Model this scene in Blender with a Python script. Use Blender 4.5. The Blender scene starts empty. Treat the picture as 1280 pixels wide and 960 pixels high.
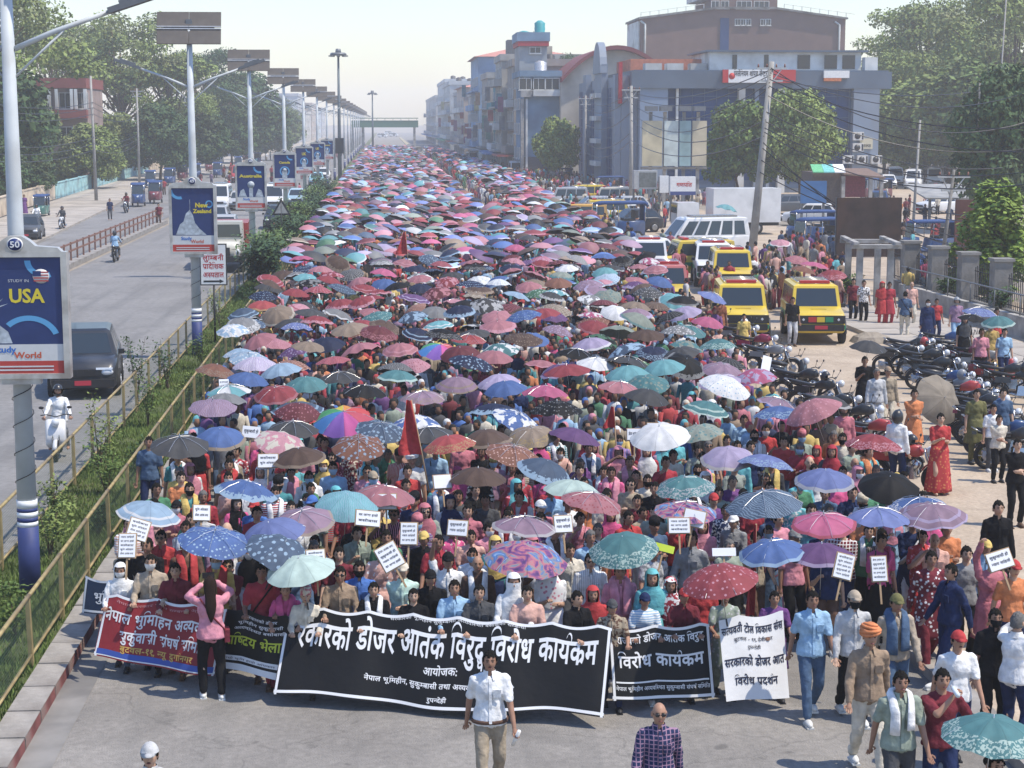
import bpy, bmesh, math, random
import numpy as np
from mathutils import Vector, Matrix, noise, Euler
scene = bpy.context.scene
PI = math.pi
R = random.Random(11)
# ------------------------------------------------------------------ camera
CAM_H = 7.6
F_PX = 2200.0
PITCH = math.atan(327 / 2200)
YAW = math.atan(160 / math.hypot(2200, 327))
cam_data = bpy.data.cameras.new('camera')
cam_data.sensor_width = 36
cam_data.lens = F_PX / 1280 * 36
cam_data.clip_start = 0.3
cam_data.clip_end = 6000
cam = bpy.data.objects.new('camera', cam_data)
scene.collection.objects.link(cam)
cam.location = (0, 0, CAM_H)
cam.rotation_euler = (PI / 2 - PITCH, 0, -YAW)
scene.camera = cam
# ------------------------------------------------------------------ world, sun, exposure
SUN_EL = math.radians(62)
SUN_AZ = math.radians(112)          # measured from +Y towards +X
world = bpy.data.worlds.new('World')
scene.world = world
world.use_nodes = True
wn = world.node_tree
bg = wn.nodes['Background']
sky = wn.nodes.new('ShaderNodeTexSky')
sky.sky_type = 'NISHITA'
sky.sun_disc = False
sky.sun_elevation = SUN_EL
sky.sun_rotation = SUN_AZ
sky.air_density = 1.5
sky.dust_density = 0.4
sky.ozone_density = 3.0
tint = wn.nodes.new('ShaderNodeMix')
tint.data_type = 'RGBA'
tint.blend_type = 'MULTIPLY'
tint.inputs[0].default_value = 1.0
tint.inputs[7].default_value = (.76, .815, 1.0, 1)
wn.links.new(sky.outputs[0], tint.inputs[6])
wn.links.new(tint.outputs[2], bg.inputs[0])
bg.inputs[1].default_value = 0.15
sun_data = bpy.data.lights.new('sun', 'SUN')
sun_data.energy = 3.7
sun_data.angle = math.radians(0.6)
sun_data.color = (1.0, 0.915, 0.78)
sun = bpy.data.objects.new('sun', sun_data)
scene.collection.objects.link(sun)
sd = Vector((math.sin(SUN_AZ) * math.cos(SUN_EL), math.cos(SUN_AZ) * math.cos(SUN_EL), math.sin(SUN_EL)))
sun.rotation_euler = sd.to_track_quat('Z', 'Y').to_euler()
scene.view_settings.view_transform = 'Standard'
scene.view_settings.look = 'None'
scene.view_settings.exposure = 0.55
scene.view_settings.gamma = 1
scene.cycles.volume_bounces = 3
scene.cycles.max_bounces = 8
# ------------------------------------------------------------------ helpers
COL = scene.collection
def ground_at(u, v, z=0.0):
 """world point at height z that a direction measured in the photograph (1280x960) meets"""
 sy, cy, sp, cp = math.sin(YAW), math.cos(YAW), math.sin(PITCH), math.cos(PITCH)
 a, b = (u - 640) / F_PX, (480 - v) / F_PX
 d = (sy * cp + a * cy + b * sy * sp, cy * cp - a * sy + b * cy * sp, -sp + b * cp)
 t = (z - CAM_H) / d[2]
 return d[0] * t, d[1] * t
def screen_of(x, y, z):
 sy, cy, sp, cp = math.sin(YAW), math.cos(YAW), math.sin(PITCH), math.cos(PITCH)
 p = (x, y, z - CAM_H)
 w = p[0] * sy * cp + p[1] * cy * cp - p[2] * sp
 return (640 + F_PX * (p[0] * cy - p[1] * sy) / w, 480 - F_PX * (p[0] * sy * sp + p[1] * cy * sp + p[2] * cp) / w)
_mc = {}
def nn(nt, t, **kw):
 n = nt.nodes.new(t)
 for k, v in kw.items():
  setattr(n, k, v)
 return n
def mix(nt, fac, a, b, mode='MIX'):
 m = nt.nodes.new('ShaderNodeMix')
 m.data_type = 'RGBA'
 m.blend_type = mode
 for s, val in ((m.inputs[0], fac), (m.inputs[6], a), (m.inputs[7], b)):
  if hasattr(val, 'is_linked') or hasattr(val, 'links'):
   nt.links.new(val, s)
  elif isinstance(val, (int, float)):
   s.default_value = val
  else:
   s.default_value = (*val[:3], 1)
 return m.outputs[2]
def ramp(nt, fac, stops):
 r = nt.nodes.new('ShaderNodeValToRGB')
 nt.links.new(fac, r.inputs[0])
 e = r.color_ramp.elements
 while len(e) < len(stops):
  e.new(0.5)
 for k, (p, c) in enumerate(stops):
  e[k].position = p
  e[k].color = (*c, 1) if len(c) == 3 else c
 return r.outputs[0]
def tex(nt, kind='Noise', scale=5.0, detail=4.0, coord='Object', **kw):
 tc = nt.nodes.new('ShaderNodeTexCoord')
 t = nt.nodes.new('ShaderNodeTex' + kind)
 nt.links.new(tc.outputs[coord], t.inputs['Vector'])
 t.inputs['Scale'].default_value = scale
 if 'Detail' in t.inputs:
  t.inputs['Detail'].default_value = detail
 for k, v in kw.items():
  t.inputs[k].default_value = v
 return t
def mat(name, col, rough=0.8, metal=0.0, var=0.25, scale=6.0, bump=0.0, bscale=30.0, spec=0.4, coat=0.0, dirt=None, coord='Object'):
 key = (name, tuple(col), rough, metal, var, scale, bump, bscale, dirt)
 if key in _mc:
  return _mc[key]
 m = bpy.data.materials.new(name)
 m.use_nodes = True
 nt = m.node_tree
 b = nt.nodes['Principled BSDF']
 b.inputs['Roughness'].default_value = rough
 b.inputs['Metallic'].default_value = metal
 b.inputs['Specular IOR Level'].default_value = spec
 b.inputs['Coat Weight'].default_value = coat
 if var > 0:
  t = tex(nt, 'Noise', scale, 5, coord)
  lo = tuple(max(0, c * (1 - var)) for c in col)
  hi = tuple(min(1, c * (1 + var)) for c in col)
  out = ramp(nt, t.outputs['Fac'], [(0.3, lo), (0.7, hi)])
  if dirt:
   t2 = tex(nt, 'Noise', scale * 0.35, 6, coord)
   f = ramp(nt, t2.outputs['Fac'], [(0.5, (0, 0, 0)), (0.68, (1, 1, 1))])
   out = mix(nt, f, out, dirt)
  nt.links.new(out, b.inputs['Base Color'])
 else:
  b.inputs['Base Color'].default_value = (*col, 1)
 if bump > 0:
  t = tex(nt, 'Noise', bscale, 4, coord)
  bn = nt.nodes.new('ShaderNodeBump')
  bn.inputs['Strength'].default_value = bump
  bn.inputs['Distance'].default_value = 0.02
  nt.links.new(t.outputs['Fac'], bn.inputs['Height'])
  nt.links.new(bn.outputs[0], b.inputs['Normal'])
 _mc[key] = m
 return m
def attr_mat(name, rough=0.85, var=0.25, scale=8.0, under=None, transl=0.0):
 m = bpy.data.materials.new(name)
 m.use_nodes = True
 nt = m.node_tree
 b = nt.nodes['Principled BSDF']
 b.inputs['Roughness'].default_value = rough
 a = nt.nodes.new('ShaderNodeAttribute')
 a.attribute_name = 'Col'
 t = tex(nt, 'Noise', scale, 4)
 f = ramp(nt, t.outputs['Fac'], [(0.3, (1 - var,) * 3), (0.7, (1, 1, 1))])
 out = mix(nt, 1.0, a.outputs['Color'], f, 'MULTIPLY')
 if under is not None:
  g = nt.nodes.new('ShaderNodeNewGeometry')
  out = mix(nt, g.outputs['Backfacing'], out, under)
 nt.links.new(out, b.inputs['Base Color'])
 return m
class MB:
 """collects polygons for ONE mesh"""
 def __init__(s):
  s.v, s.f, s.m, s.c, s.uv = [], [], [], [], None
  s.cur = 0
  s.sm = []
 def add(s, vs, fs, mi=None, smooth=True):
  o = len(s.v)
  s.v.extend([tuple(v) for v in vs])
  mi = s.cur if mi is None else mi
  for f in fs:
   s.f.append(tuple(i + o for i in f))
   s.m.append(mi)
   s.sm.append(smooth)
  return s
 def box(s, c, d, rz=0.0, mi=None, taper=1.0, rot=None):
  x, y, z = d[0] / 2, d[1] / 2, d[2] / 2
  vs = []
  M = rot if rot is not None else (Matrix.Rotation(rz, 3, 'Z') if rz else None)
  for k, zz in ((1.0, -z), (taper, z)):
   for a, b in ((-x, -y), (x, -y), (x, y), (-x, y)):
    p = Vector((a * k, b * k, zz))
    if M is not None:
     p = M @ p
    vs.append((p.x + c[0], p.y + c[1], p.z + c[2]))
  return s.add(vs, [(3, 2, 1, 0), (4, 5, 6, 7), (0, 1, 5, 4), (1, 2, 6, 5), (2, 3, 7, 6), (3, 0, 4, 7)], mi, False)
 def b2(s, x0, x1, y0, y1, z0, z1, mi=None):
  return s.box(((x0 + x1) / 2, (y0 + y1) / 2, (z0 + z1) / 2), (abs(x1 - x0), abs(y1 - y0), abs(z1 - z0)), mi=mi)
 def tube(s, pts, rad, n=8, mi=None, cap=True, flat=1.0):
  pts = [Vector(p) for p in pts]
  if not isinstance(rad, (list, tuple)):
   rad = [rad] * len(pts)
  vs = []
  prev = None
  for i, p in enumerate(pts):
   d = (pts[min(i + 1, len(pts) - 1)] - pts[max(i - 1, 0)])
   if d.length < 1e-9:
    d = Vector((0, 0, 1))
   d.normalize()
   if prev is None:
    a = d.cross(Vector((0, 0, 1)) if abs(d.z) < 0.9 else Vector((0, 1, 0))).normalized()
   else:
    a = (prev - d * prev.dot(d)).normalized()
   prev = a
   b = d.cross(a)
   for k in range(n):
    t = 2 * PI * k / n
    vs.append(p + (a * math.cos(t) + b * math.sin(t) * flat) * rad[i])
  fs = []
  for i in range(len(pts) - 1):
   for k in range(n):
    k2 = (k + 1) % n
    fs.append((i * n + k, i * n + k2, (i + 1) * n + k2, (i + 1) * n + k))
  if cap:
   fs.append(tuple(range(n - 1, -1, -1)))
   fs.append(tuple((len(pts) - 1) * n + k for k in range(n)))
  return s.add(vs, fs, mi, n > 5)
 def ell(s, c, r, n=12, m=8, mi=None, rot=None):
  vs, fs = [], []
  for j in range(m + 1):
   ph = PI * j / m
   for i in range(n):
    t = 2 * PI * i / n
    p = Vector((r[0] * math.sin(ph) * math.cos(t), r[1] * math.sin(ph) * math.sin(t), r[2] * math.cos(ph)))
    if rot is not None:
     p = rot @ p
    vs.append((p.x + c[0], p.y + c[1], p.z + c[2]))
  for j in range(m):
   for i in range(n):
    i2 = (i + 1) % n
    fs.append((j * n + i, (j + 1) * n + i, (j + 1) * n + i2, j * n + i2))
  return s.add(vs, fs, mi)
 def cap(s, a, b, r1, r2, n=12, mi=None):
  """closed tapered capsule"""
  a, b = Vector(a), Vector(b)
  d = (b - a).normalized()
  pts, rad = [], []
  for q in (-1, -.85, -.5, 0):
   pts.append(a + d * r1 * q)
   rad.append(r1 * max(0.05, math.sqrt(max(0, 1 - q * q))))
  for q in (0, .5, .85, 1):
   pts.append(b + d * r2 * q)
   rad.append(r2 * max(0.05, math.sqrt(max(0, 1 - q * q))))
  return s.tube(pts, rad, n, mi)
 def loft(s, rings, closed=True, mi=None, cap=True, smooth=True):
  n = len(rings[0])
  vs = [p for r in rings for p in r]
  fs = []
  for i in range(len(rings) - 1):
   for k in range(n if closed else n - 1):
    k2 = (k + 1) % n
    fs.append((i * n + k, i * n + k2, (i + 1) * n + k2, (i + 1) * n + k))
  if cap and closed:
   fs.append(tuple(range(n - 1, -1, -1)))
   fs.append(tuple((len(rings) - 1) * n + k for k in range(n)))
  return s.add(vs, fs, mi, smooth)
 def mesh(s, name, mats=()):
  me = bpy.data.meshes.new(name)
  me.from_pydata(s.v, [], s.f)
  for m in mats:
   me.materials.append(m)
  if len(s.f):
   me.polygons.foreach_set('use_smooth', s.sm)
   if any(s.m):
    me.polygons.foreach_set('material_index', s.m)
  me.update()
  return me
 def build(s, name, m, parent=None, **kw):
  ms = m if isinstance(m, (list, tuple)) else [m]
  return ob(name, s.mesh(name, ms), parent, **kw)
def ob(name, me, parent=None, loc=None, rot=None, mats=None, scale=None):
 o = bpy.data.objects.new(name, me)
 COL.objects.link(o)
 if parent is not None:
  o.parent = parent
 if loc is not None:
  o.location = loc
 if rot is not None:
  o.rotation_euler = rot
 if scale is not None:
  o.scale = scale if isinstance(scale, (tuple, list)) else (scale,) * 3
 if mats:
  for i, m in enumerate(mats):
   if m is not None and i < len(o.material_slots):
    o.material_slots[i].link = 'OBJECT'
    o.material_slots[i].material = m
 return o
def tag(o, label=None, cat=None, group=None, kind=None):
 if label:
  o['label'] = label
 if cat:
  o['category'] = cat
 if group:
  o['group'] = group
 if kind:
  o['kind'] = kind
 return o
def thing(name, label, cat, loc=(0, 0, 0), rz=0.0, group=None, scale=None, rot=None):
 o = bpy.data.objects.new(name, None)
 o.empty_display_size = 0.2
 COL.objects.link(o)
 o.location = loc
 o.rotation_euler = rot if rot is not None else (0, 0, rz)
 if scale:
  o.scale = (scale,) * 3 if not isinstance(scale, (tuple, list)) else scale
 return tag(o, label, cat, group)
def kids(o):
 return o.get('_k', None)
_children = {}
def copy_tree(root, label, loc, rz, group=None, recolor=None, rot=None, scale=None, name=None):
 """copy of a thing with copies of its parts and sub-parts; recolor maps old material -> new"""
 def rec(o, par):
  c = o.copy()
  COL.objects.link(c)
  if par is not None:
   c.parent = par
  if recolor and c.type == 'MESH':
   for i, sl in enumerate(c.material_slots):
    if sl.material in recolor:
     nm = recolor[sl.material]
     sl.link = 'OBJECT'
     sl.material = nm
  for ch in childmap(o):
   rec(ch, c)
  return c
 r = rec(root, None)
 if name:
  r.name = name
 r.location = loc
 r.rotation_euler = rot if rot is not None else (0, 0, rz)
 if scale:
  r.scale = (scale,) * 3 if not isinstance(scale, (tuple, list)) else scale
 r['label'] = label
 if group:
  r['group'] = group
 return r
def childmap(o):
 k = o.name
 if k not in _children:
  _children[k] = [c for c in bpy.data.objects if c.parent is o]
 return _children[k]
def eval_mesh(mb, name, voxel=0.02, smooth=3, ratio=0.4):
 me = mb.mesh(name)
 o = bpy.data.objects.new('tmp', me)
 COL.objects.link(o)
 m = o.modifiers.new('r', 'REMESH')
 m.mode = 'VOXEL'
 m.voxel_size = voxel
 m2 = o.modifiers.new('s', 'SMOOTH')
 m2.iterations = smooth
 m2.factor = 0.5
 m3 = o.modifiers.new('d', 'DECIMATE')
 m3.ratio = ratio
 dg = bpy.context.evaluated_depsgraph_get()
 dg.update()
 r = bpy.data.meshes.new_from_object(o.evaluated_get(dg), depsgraph=dg)
 r.name = name
 r.polygons.foreach_set('use_smooth', [True] * len(r.polygons))
 bpy.data.objects.remove(o)
 bpy.data.meshes.remove(me)
 return r
def join_mesh(base, mb, name):
 """append MB geometry to an existing mesh's data -> new mesh (material indices kept)"""
 n = MB()
 n.v = [tuple(v.co) for v in base.vertices]
 n.f = [tuple(p.vertices) for p in base.polygons]
 n.m = [p.material_index for p in base.polygons]
 n.sm = [True] * len(n.f)
 o = len(n.v)
 n.v += mb.v
 n.f += [tuple(i + o for i in f) for f in mb.f]
 n.m += mb.m
 n.sm += mb.sm
 return n
def stuff_mesh(name, tmpl_v, tmpl_f, part, xf, cols, material):
 """tile a template (numpy) many times into one mesh; xf: list of (x,y,z,rz,sx,sz,tiltx,tilty); cols: per instance list of part colours"""
 n, k = len(xf), len(tmpl_v)
 V = np.zeros((n, k, 3), np.float32)
 C = np.ones((n, k, 4), np.float32)
 T = np.array(tmpl_v, np.float32)
 P = np.array(part)
 for i, (x, y, z, rz, sx, sz, tx, ty) in enumerate(xf):
  M = np.array(Matrix.Rotation(rz, 3, 'Z') @ Matrix.Rotation(tx, 3, 'X') @ Matrix.Rotation(ty, 3, 'Y'), np.float32)
  V[i] = (T * np.array((sx, sx, sz), np.float32)) @ M.T + np.array((x, y, z), np.float32)
  cc = np.array(cols[i], np.float32)
  C[i, :, :3] = cc[P]
 F = np.array(tmpl_f, np.int32)
 FF = (F[None] + (np.arange(n) * k)[:, None, None]).reshape(-1, F.shape[1])
 me = bpy.data.meshes.new(name)
 me.vertices.add(n * k)
 me.vertices.foreach_set('co', V.ravel())
 w = F.shape[1]
 me.loops.add(FF.size)
 me.loops.foreach_set('vertex_index', FF.ravel())
 me.polygons.add(len(FF))
 me.polygons.foreach_set('loop_start', np.arange(0, FF.size, w, dtype=np.int32))
 me.polygons.foreach_set('use_smooth', np.ones(len(FF), bool))
 me.update(calc_edges=True)
 a = me.color_attributes.new('Col', 'FLOAT_COLOR', 'POINT')
 a.data.foreach_set('color', C.ravel())
 me.materials.append(material)
 return me
# ------------------------------------------------------------------ lettering (Latin and Devanagari)
_gc = {}
VIR, RA = '\u094d', '\u0930'
def glyph(s, bold):
 thin = any(c in s for c in '\u092d\u0936')
 bold = 0.0 if thin else bold
 k = (s, bold)
 if k not in _gc:
  c = bpy.data.curves.new('t', 'FONT')
  c.body = s
  c.resolution_u = 2
  c.offset = bold
  o = bpy.data.objects.new('t', c)
  me = bpy.data.meshes.new_from_object(o)
  v = [(p.co.x, p.co.y) for p in me.vertices]
  f = [tuple(p.vertices) for p in me.polygons]
  bpy.data.objects.remove(o)
  bpy.data.meshes.remove(me)
  bpy.data.curves.remove(c)
  _gc[k] = (v, f, max([p[0] for p in v], default=.25), min([p[0] for p in v], default=0))
 return _gc[k]
def clip_right(v, f, x):
 bm = bmesh.new()
 vv = [bm.verts.new((a, b, 0)) for a, b in v]
 for q in f:
  try:
   bm.faces.new([vv[i] for i in q])
  except ValueError:
   pass
 bmesh.ops.bisect_plane(bm, geom=bm.verts[:] + bm.edges[:] + bm.faces[:], plane_co=(x, 0, 0), plane_no=(1, 0, 0), clear_outer=True)
 bm.verts.index_update()
 r = ([(p.co.x, p.co.y) for p in bm.verts], [tuple(p.index for p in q.verts) for q in bm.faces])
 bm.free()
 return r
def clusters(w):
 out, i = [], 0
 isC = lambda ch: '\u0915' <= ch <= '\u0939'
 while i < len(w):
  ch = w[i]
  if isC(ch):
   cons = [ch]
   i += 1
   while i + 1 < len(w) and w[i] == VIR and isC(w[i + 1]):
    cons.append(w[i + 1])
    i += 2
   vir = i < len(w) and w[i] == VIR
   if vir:
    i += 1
   ms = ''
   while i < len(w) and ('\u093e' <= w[i] <= '\u094c' or w[i] in '\u0901\u0902\u0903'):
    ms += w[i]
    i += 1
   out.append((cons, ms, vir))
  else:
   out.append(([ch], '', False))
   i += 1
 return out
def layout(s, bold=.0):
 """-> vertices (x, y), faces, width; unit size"""
 V, F, x = [], [], 0.0
 npc = [0]
 def put(v, f, dx, dy=0, k=1.0):
  o = len(V)
  npc[0] += 1
  V.extend([(a * k + dx, b * k + dy, npc[0] % 5) for a, b in v])
  F.extend([tuple(i + o for i in q) for q in f])
 for wi, w in enumerate(s.split(' ')):
  if wi:
   x += .3
  if not any('\u0900' <= c <= '\u097f' for c in w):
   v, f, mx, mn = glyph(w, bold)
   put(v, f, x)
   x += mx + .02
   continue
  for cons, ms, vir in clusters(w):
   reph = len(cons) > 1 and cons[0] == RA
   if reph:
    cons = cons[1:]
   rak = len(cons) > 1 and cons[-1] == RA
   if rak:
    cons = cons[:-1]
   ddh = cons == ['\u0926', '\u0927']
   if ddh:
    cons = ['\u0926']
   if '\u093f' in ms:
    v, f, mx, mn = glyph('\u093f', bold)
    # leading short i: its bar stands first
    vb, fb, mxb, _ = glyph('\u093e', bold)
    put(vb, fb, x - (0 if _ > -.05 else 0))
    arc = [(x + .16 + .26 * math.cos(a) + .07, .66 + .20 * math.sin(a)) for a in [PI * q / 7 for q in range(8)]]
    o = len(V)
    t = .05 + bold
    V.extend([(a, b, 5) for a, b in arc])
    V.extend([(px, py + t, 5) for px, py in arc])
    F.extend([(o + q, o + q + 1, o + q + 9, o + q + 8) for q in range(7)])
    x += mxb - .01
    ms = ms.replace('\u093f', '')
   for c in cons[:-1]:
    v, f, mx, mn = glyph(c, bold)
    v, f = clip_right([p[:2] for p in v], f, mx - .2)
    put(v, f, x)
    x += mx - .2
   v, f, mx, mn = glyph(cons[-1] + ms, bold)
   put(v, f, x)
   if bold and any(c in cons[-1] for c in '\u092d\u0936'):
    put(v, f, x + .03)
    put(v, f, x - .02)
   bmx = glyph(cons[-1], bold)[2]
   if rak:
    o = len(V)
    a = x + bmx - .17
    V.extend([(a, .22, 6), (a + .03, .16, 6), (a - .22, -.02, 6), (a - .25, .04, 6)])
    F.append((o, o + 1, o + 2, o + 3))
   if ddh:
    v2, f2, _, _ = glyph('\u0927', bold)
    put(v2, f2, x + .18, -.27, .62)
   if vir:
    o = len(V)
    a = x + bmx - .2
    V.extend([(a, -.02, 6), (a + .04, .02, 6), (a + .16, -.12, 6), (a + .12, -.16, 6)])
    F.append((o, o + 3, o + 2, o + 1))
   x += max(mx, bmx) - .01
   if reph:
    arc = [(x - .14 + .13 * math.cos(a), .68 + .17 * math.sin(a)) for a in [PI * (.95 - 1.1 * q / 6) for q in range(7)]]
    o = len(V)
    V.extend([(a, b, 7) for a, b in arc])
    V.extend([(px + .04, py + .05, 7) for px, py in arc])
    F.extend([(o + q, o + q + 1, o + q + 8, o + q + 7) for q in range(6)])
 return V, F, x
def lettering(name, s, h, m, parent, at, width=None, center=True, bold=.0, fn=None, rz=0.0, depth=0, ycomp=1.0):
 """flat lettering facing -Y; h letter size, width = fit to this width; fn maps (x, z) on the sheet to a 3D point"""
 V, F, w = layout(s, bold)
 k = h
 kx = h if width is None else width / w
 x0 = -w * kx / 2 if center else 0
 mb = MB()
 pts = []
 for a, b, q in V:
  px, pz = a * kx + x0, b * k * ycomp
  pts.append((px, pz, q * .0007))
 if fn is None:
  mb.add([(p[0], -p[2], p[1]) for p in pts], F, smooth=False)
  return mb.build(name, m, parent, loc=at, rot=(0, 0, rz))
 bm = bmesh.new()
 vv = [bm.verts.new((p[0] + at[0], p[1] + at[2], p[2])) for p in pts]
 for q in F:
  try:
   bm.faces.new([vv[i] for i in q])
  except ValueError:
   pass
 bmesh.ops.triangulate(bm, faces=bm.faces[:])
 L = max(.07, h * .35)
 for _ in range(2):
  long = [e for e in bm.edges if e.calc_length() > L]
  if long:
   bmesh.ops.subdivide_edges(bm, edges=long, cuts=1)
   bmesh.ops.triangulate(bm, faces=[f for f in bm.faces if len(f.verts) > 3])
 bm.verts.index_update()
 vs = [(lambda a: (a[0], a[1] - p.co.z, a[2]))(fn(p.co.x, p.co.y)) for p in bm.verts]
 fs = [tuple(p.index for p in q.verts) for q in bm.faces]
 bm.free()
 mb.add(vs, fs, smooth=False)
 return mb.build(name, m, parent)
# ------------------------------------------------------------------ people: bodies, clothes
HC = (0, -.012, 1.575)      # head centre of every figure, feet at z=0, facing -Y
def ik(a, c, l1, l2, pole):
 a, c, pole = Vector(a), Vector(c), Vector(pole)
 d = c - a
 L = min(d.length, (l1 + l2) * .995)
 d.normalize()
 c = a + d * L
 x = (l1 * l1 - l2 * l2 + L * L) / (2 * L)
 h = math.sqrt(max(0, l1 * l1 - x * x))
 p = (pole - d * pole.dot(d)).normalized()
 return a + d * x + p * h, c
POSES = {
 # left is the figure's side that shows at +X when it faces the camera
 'stand': dict(L=(.25, -.06, .80), R=(-.25, -.06, .80), fl=(.1, 0), fr=(-.1, -.03)),
 'walk': dict(L=(.26, -.22, .86), R=(-.25, .14, .84), fl=(.09, .24), fr=(-.09, -.26)),
 'walk2': dict(L=(.25, .16, .84), R=(-.27, -.2, .88), fl=(.09, -.27), fr=(-.09, .25)),
 'umb': dict(L=(.25, -.06, .82), R=(-.14, -.27, 1.25), fl=(.1, -.1), fr=(-.1, .08)),
 'umb2': dict(L=(.12, -.24, 1.12), R=(-.2, -.2, 1.42), fl=(.1, .08), fr=(-.1, -.1)),
 'sign': dict(L=(.13, -.27, 1.5), R=(-.13, -.27, 1.5), fl=(.1, 0), fr=(-.1, -.1)),
 'signup': dict(L=(.23, -.05, .84), R=(-.2, -.14, 1.86), fl=(.1, -.1), fr=(-.1, .05)),
 'banner': dict(L=(.2, -.34, 1.08), R=(-.2, -.34, 1.08), fl=(.09, -.2), fr=(-.09, .15)),
 'phone': dict(L=(.09, -.3, 1.52), R=(-.09, -.3, 1.54), fl=(.12, -.06), fr=(-.12, .05), out=.5),
 'fold': dict(L=(-.03, -.25, 1.13), R=(.05, -.24, 1.07), fl=(.11, 0), fr=(-.11, -.04)),
 'drink': dict(L=(.3, -.16, .95), R=(.05, -.24, 1.47), fl=(.1, -.08), fr=(-.1, .1), out=.8),
 'hold': dict(L=(.06, -.27, 1.16), R=(-.07, -.27, 1.2), fl=(.1, .04), fr=(-.1, -.1)),
 'sit': dict(L=(.3, -.5, 1.0), R=(-.3, -.5, 1.0), fl=(.2, -.2), fr=(-.2, -.2), sit=1),
}
def joints(p):
 P = POSES[p]
 J = {}
 out = P.get('out', .25)
 for s, k, f in ((1, 'L', 'fl'), (-1, 'R', 'fr')):
  sh = Vector((s * .168, 0, 1.36))
  el, wr = ik(sh, P[k], .285, .255, (s * out, .55, -.55))
  hip = Vector((s * .088, 0, .9))
  an = Vector((P[f][0], P[f][1], .085 + (.05 if P[f][1] > .2 else 0)))
  if P.get('sit'):
   an = Vector((s * .2, -.22, .33))
   hip.z = .86
  kn, an = ik(hip, an, .43, .42, (s * .12, -1, 0.1))
  J[s] = dict(sh=sh, el=el, wr=wr, hip=hip, kn=kn, an=an)
 return J
def torso(mb, g, top=True):
 mb.ell((0, .005, .93), (.155 + g, .112 + g, .13 + g), 16, 10)
 mb.ell((0, 0, 1.08), (.14 + g, .102 + g, .16 + g), 16, 10)
 mb.ell((0, 0, 1.25), (.158 + g, .108 + g, .17 + g), 16, 10)
 mb.cap((.11, .005, 1.345), (-.11, .005, 1.345), .062 + g * .7, .062 + g * .7)
 for s in (1, -1):
  mb.cap((0, .012, 1.41), (s * .15, .005, 1.365), .045 + g * .6, .04 + g * .6)
def face_head(mb):
 """a head with brow, eye sockets, nose, lips, chin and ears; slots 0 skin, 1 dark, 2 lips"""
 n, m = 26, 20
 vs, fs = [], []
 for j in range(m + 1):
  ph = PI * j / m
  for i in range(n):
   t = 2 * PI * i / n
   d = Vector((math.sin(ph) * math.sin(t), -math.sin(ph) * math.cos(t), math.cos(ph)))
   rx, ry, rz = .073, .09, .115
   x, y, z = d.x * rx, d.y * ry, d.z * rz
   if z < 0:
    k = (-z / rz)
    x *= 1 - .22 * k ** 1.5
    if y > 0:
     y *= 1 - .35 * k
   if y < 0:
    g = lambda cx, cz, sx, sz: math.exp(-(((abs(x) - cx) / sx) ** 2 + ((z - cz) / sz) ** 2))
    y -= .024 * g(0, -.018, .012, .02) + .012 * g(0, .005, .009, .022)
    y += .009 * g(.03, .014, .014, .011)
    y -= .005 * g(.026, .034, .02, .008) + .006 * g(0, -.052, .022, .01) + .008 * g(0, -.092, .022, .014)
    y -= .004 * g(.042, -.02, .016, .02)
   vs.append((x + HC[0], y + HC[1], z + HC[2]))
 for j in range(m):
  for i in range(n):
   i2 = (i + 1) % n
   fs.append((j * n + i, j * n + i2, (j + 1) * n + i2, (j + 1) * n + i))
 mb.add(vs, fs, 0)
 for s in (-1, 1):
  mb.ell((s * .075, .004, HC[2] - .005), (.011, .02, .032), 8, 6, 0)
  mb.ell((s * .03, HC[1] - .078, HC[2] + .013), (.0135, .007, .006), 8, 5, 1)
  mb.box((s * .03, HC[1] - .086, HC[2] + .034), (.036, .008, .007), mi=1)
 mb.ell((0, HC[1] - .089, HC[2] - .052), (.022, .007, .008), 8, 5, 2)
def hand(mb, el, wr, curl, s):
 d = (wr - el).normalized()
 side = d.cross(Vector((0, 0, 1)))
 if side.length < .2:
  side = Vector((1, 0, 0))
 side.normalize()
 nrm = side.cross(d).normalized() * (1 if curl else -1)
 base = wr + d * .075
 for k, (off, ln) in enumerate(((-.028, .062), (-.010, .072), (.009, .068), (.027, .052))):
  p0 = base + side * off - d * .015
  if curl:
   pts = [p0, p0 + d * ln * .45 - nrm * .004, p0 + d * ln * .55 - nrm * .028, p0 + d * ln * .25 - nrm * .042]
  else:
   pts = [p0, p0 + d * ln * .45 - nrm * .004, p0 + d * ln * .8 - nrm * .016, p0 + d * ln - nrm * .028]
  mb.tube(pts, [.0095, .009, .0085, .006], 5, 0)
 p0 = wr + d * .03 - side * .03 * s
 mb.tube([p0, p0 - side * s * .022 + d * .02 - nrm * .01, p0 - side * s * .022 + d * .045 - nrm * .022], [.012, .0105, .007], 5, 0)
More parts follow.
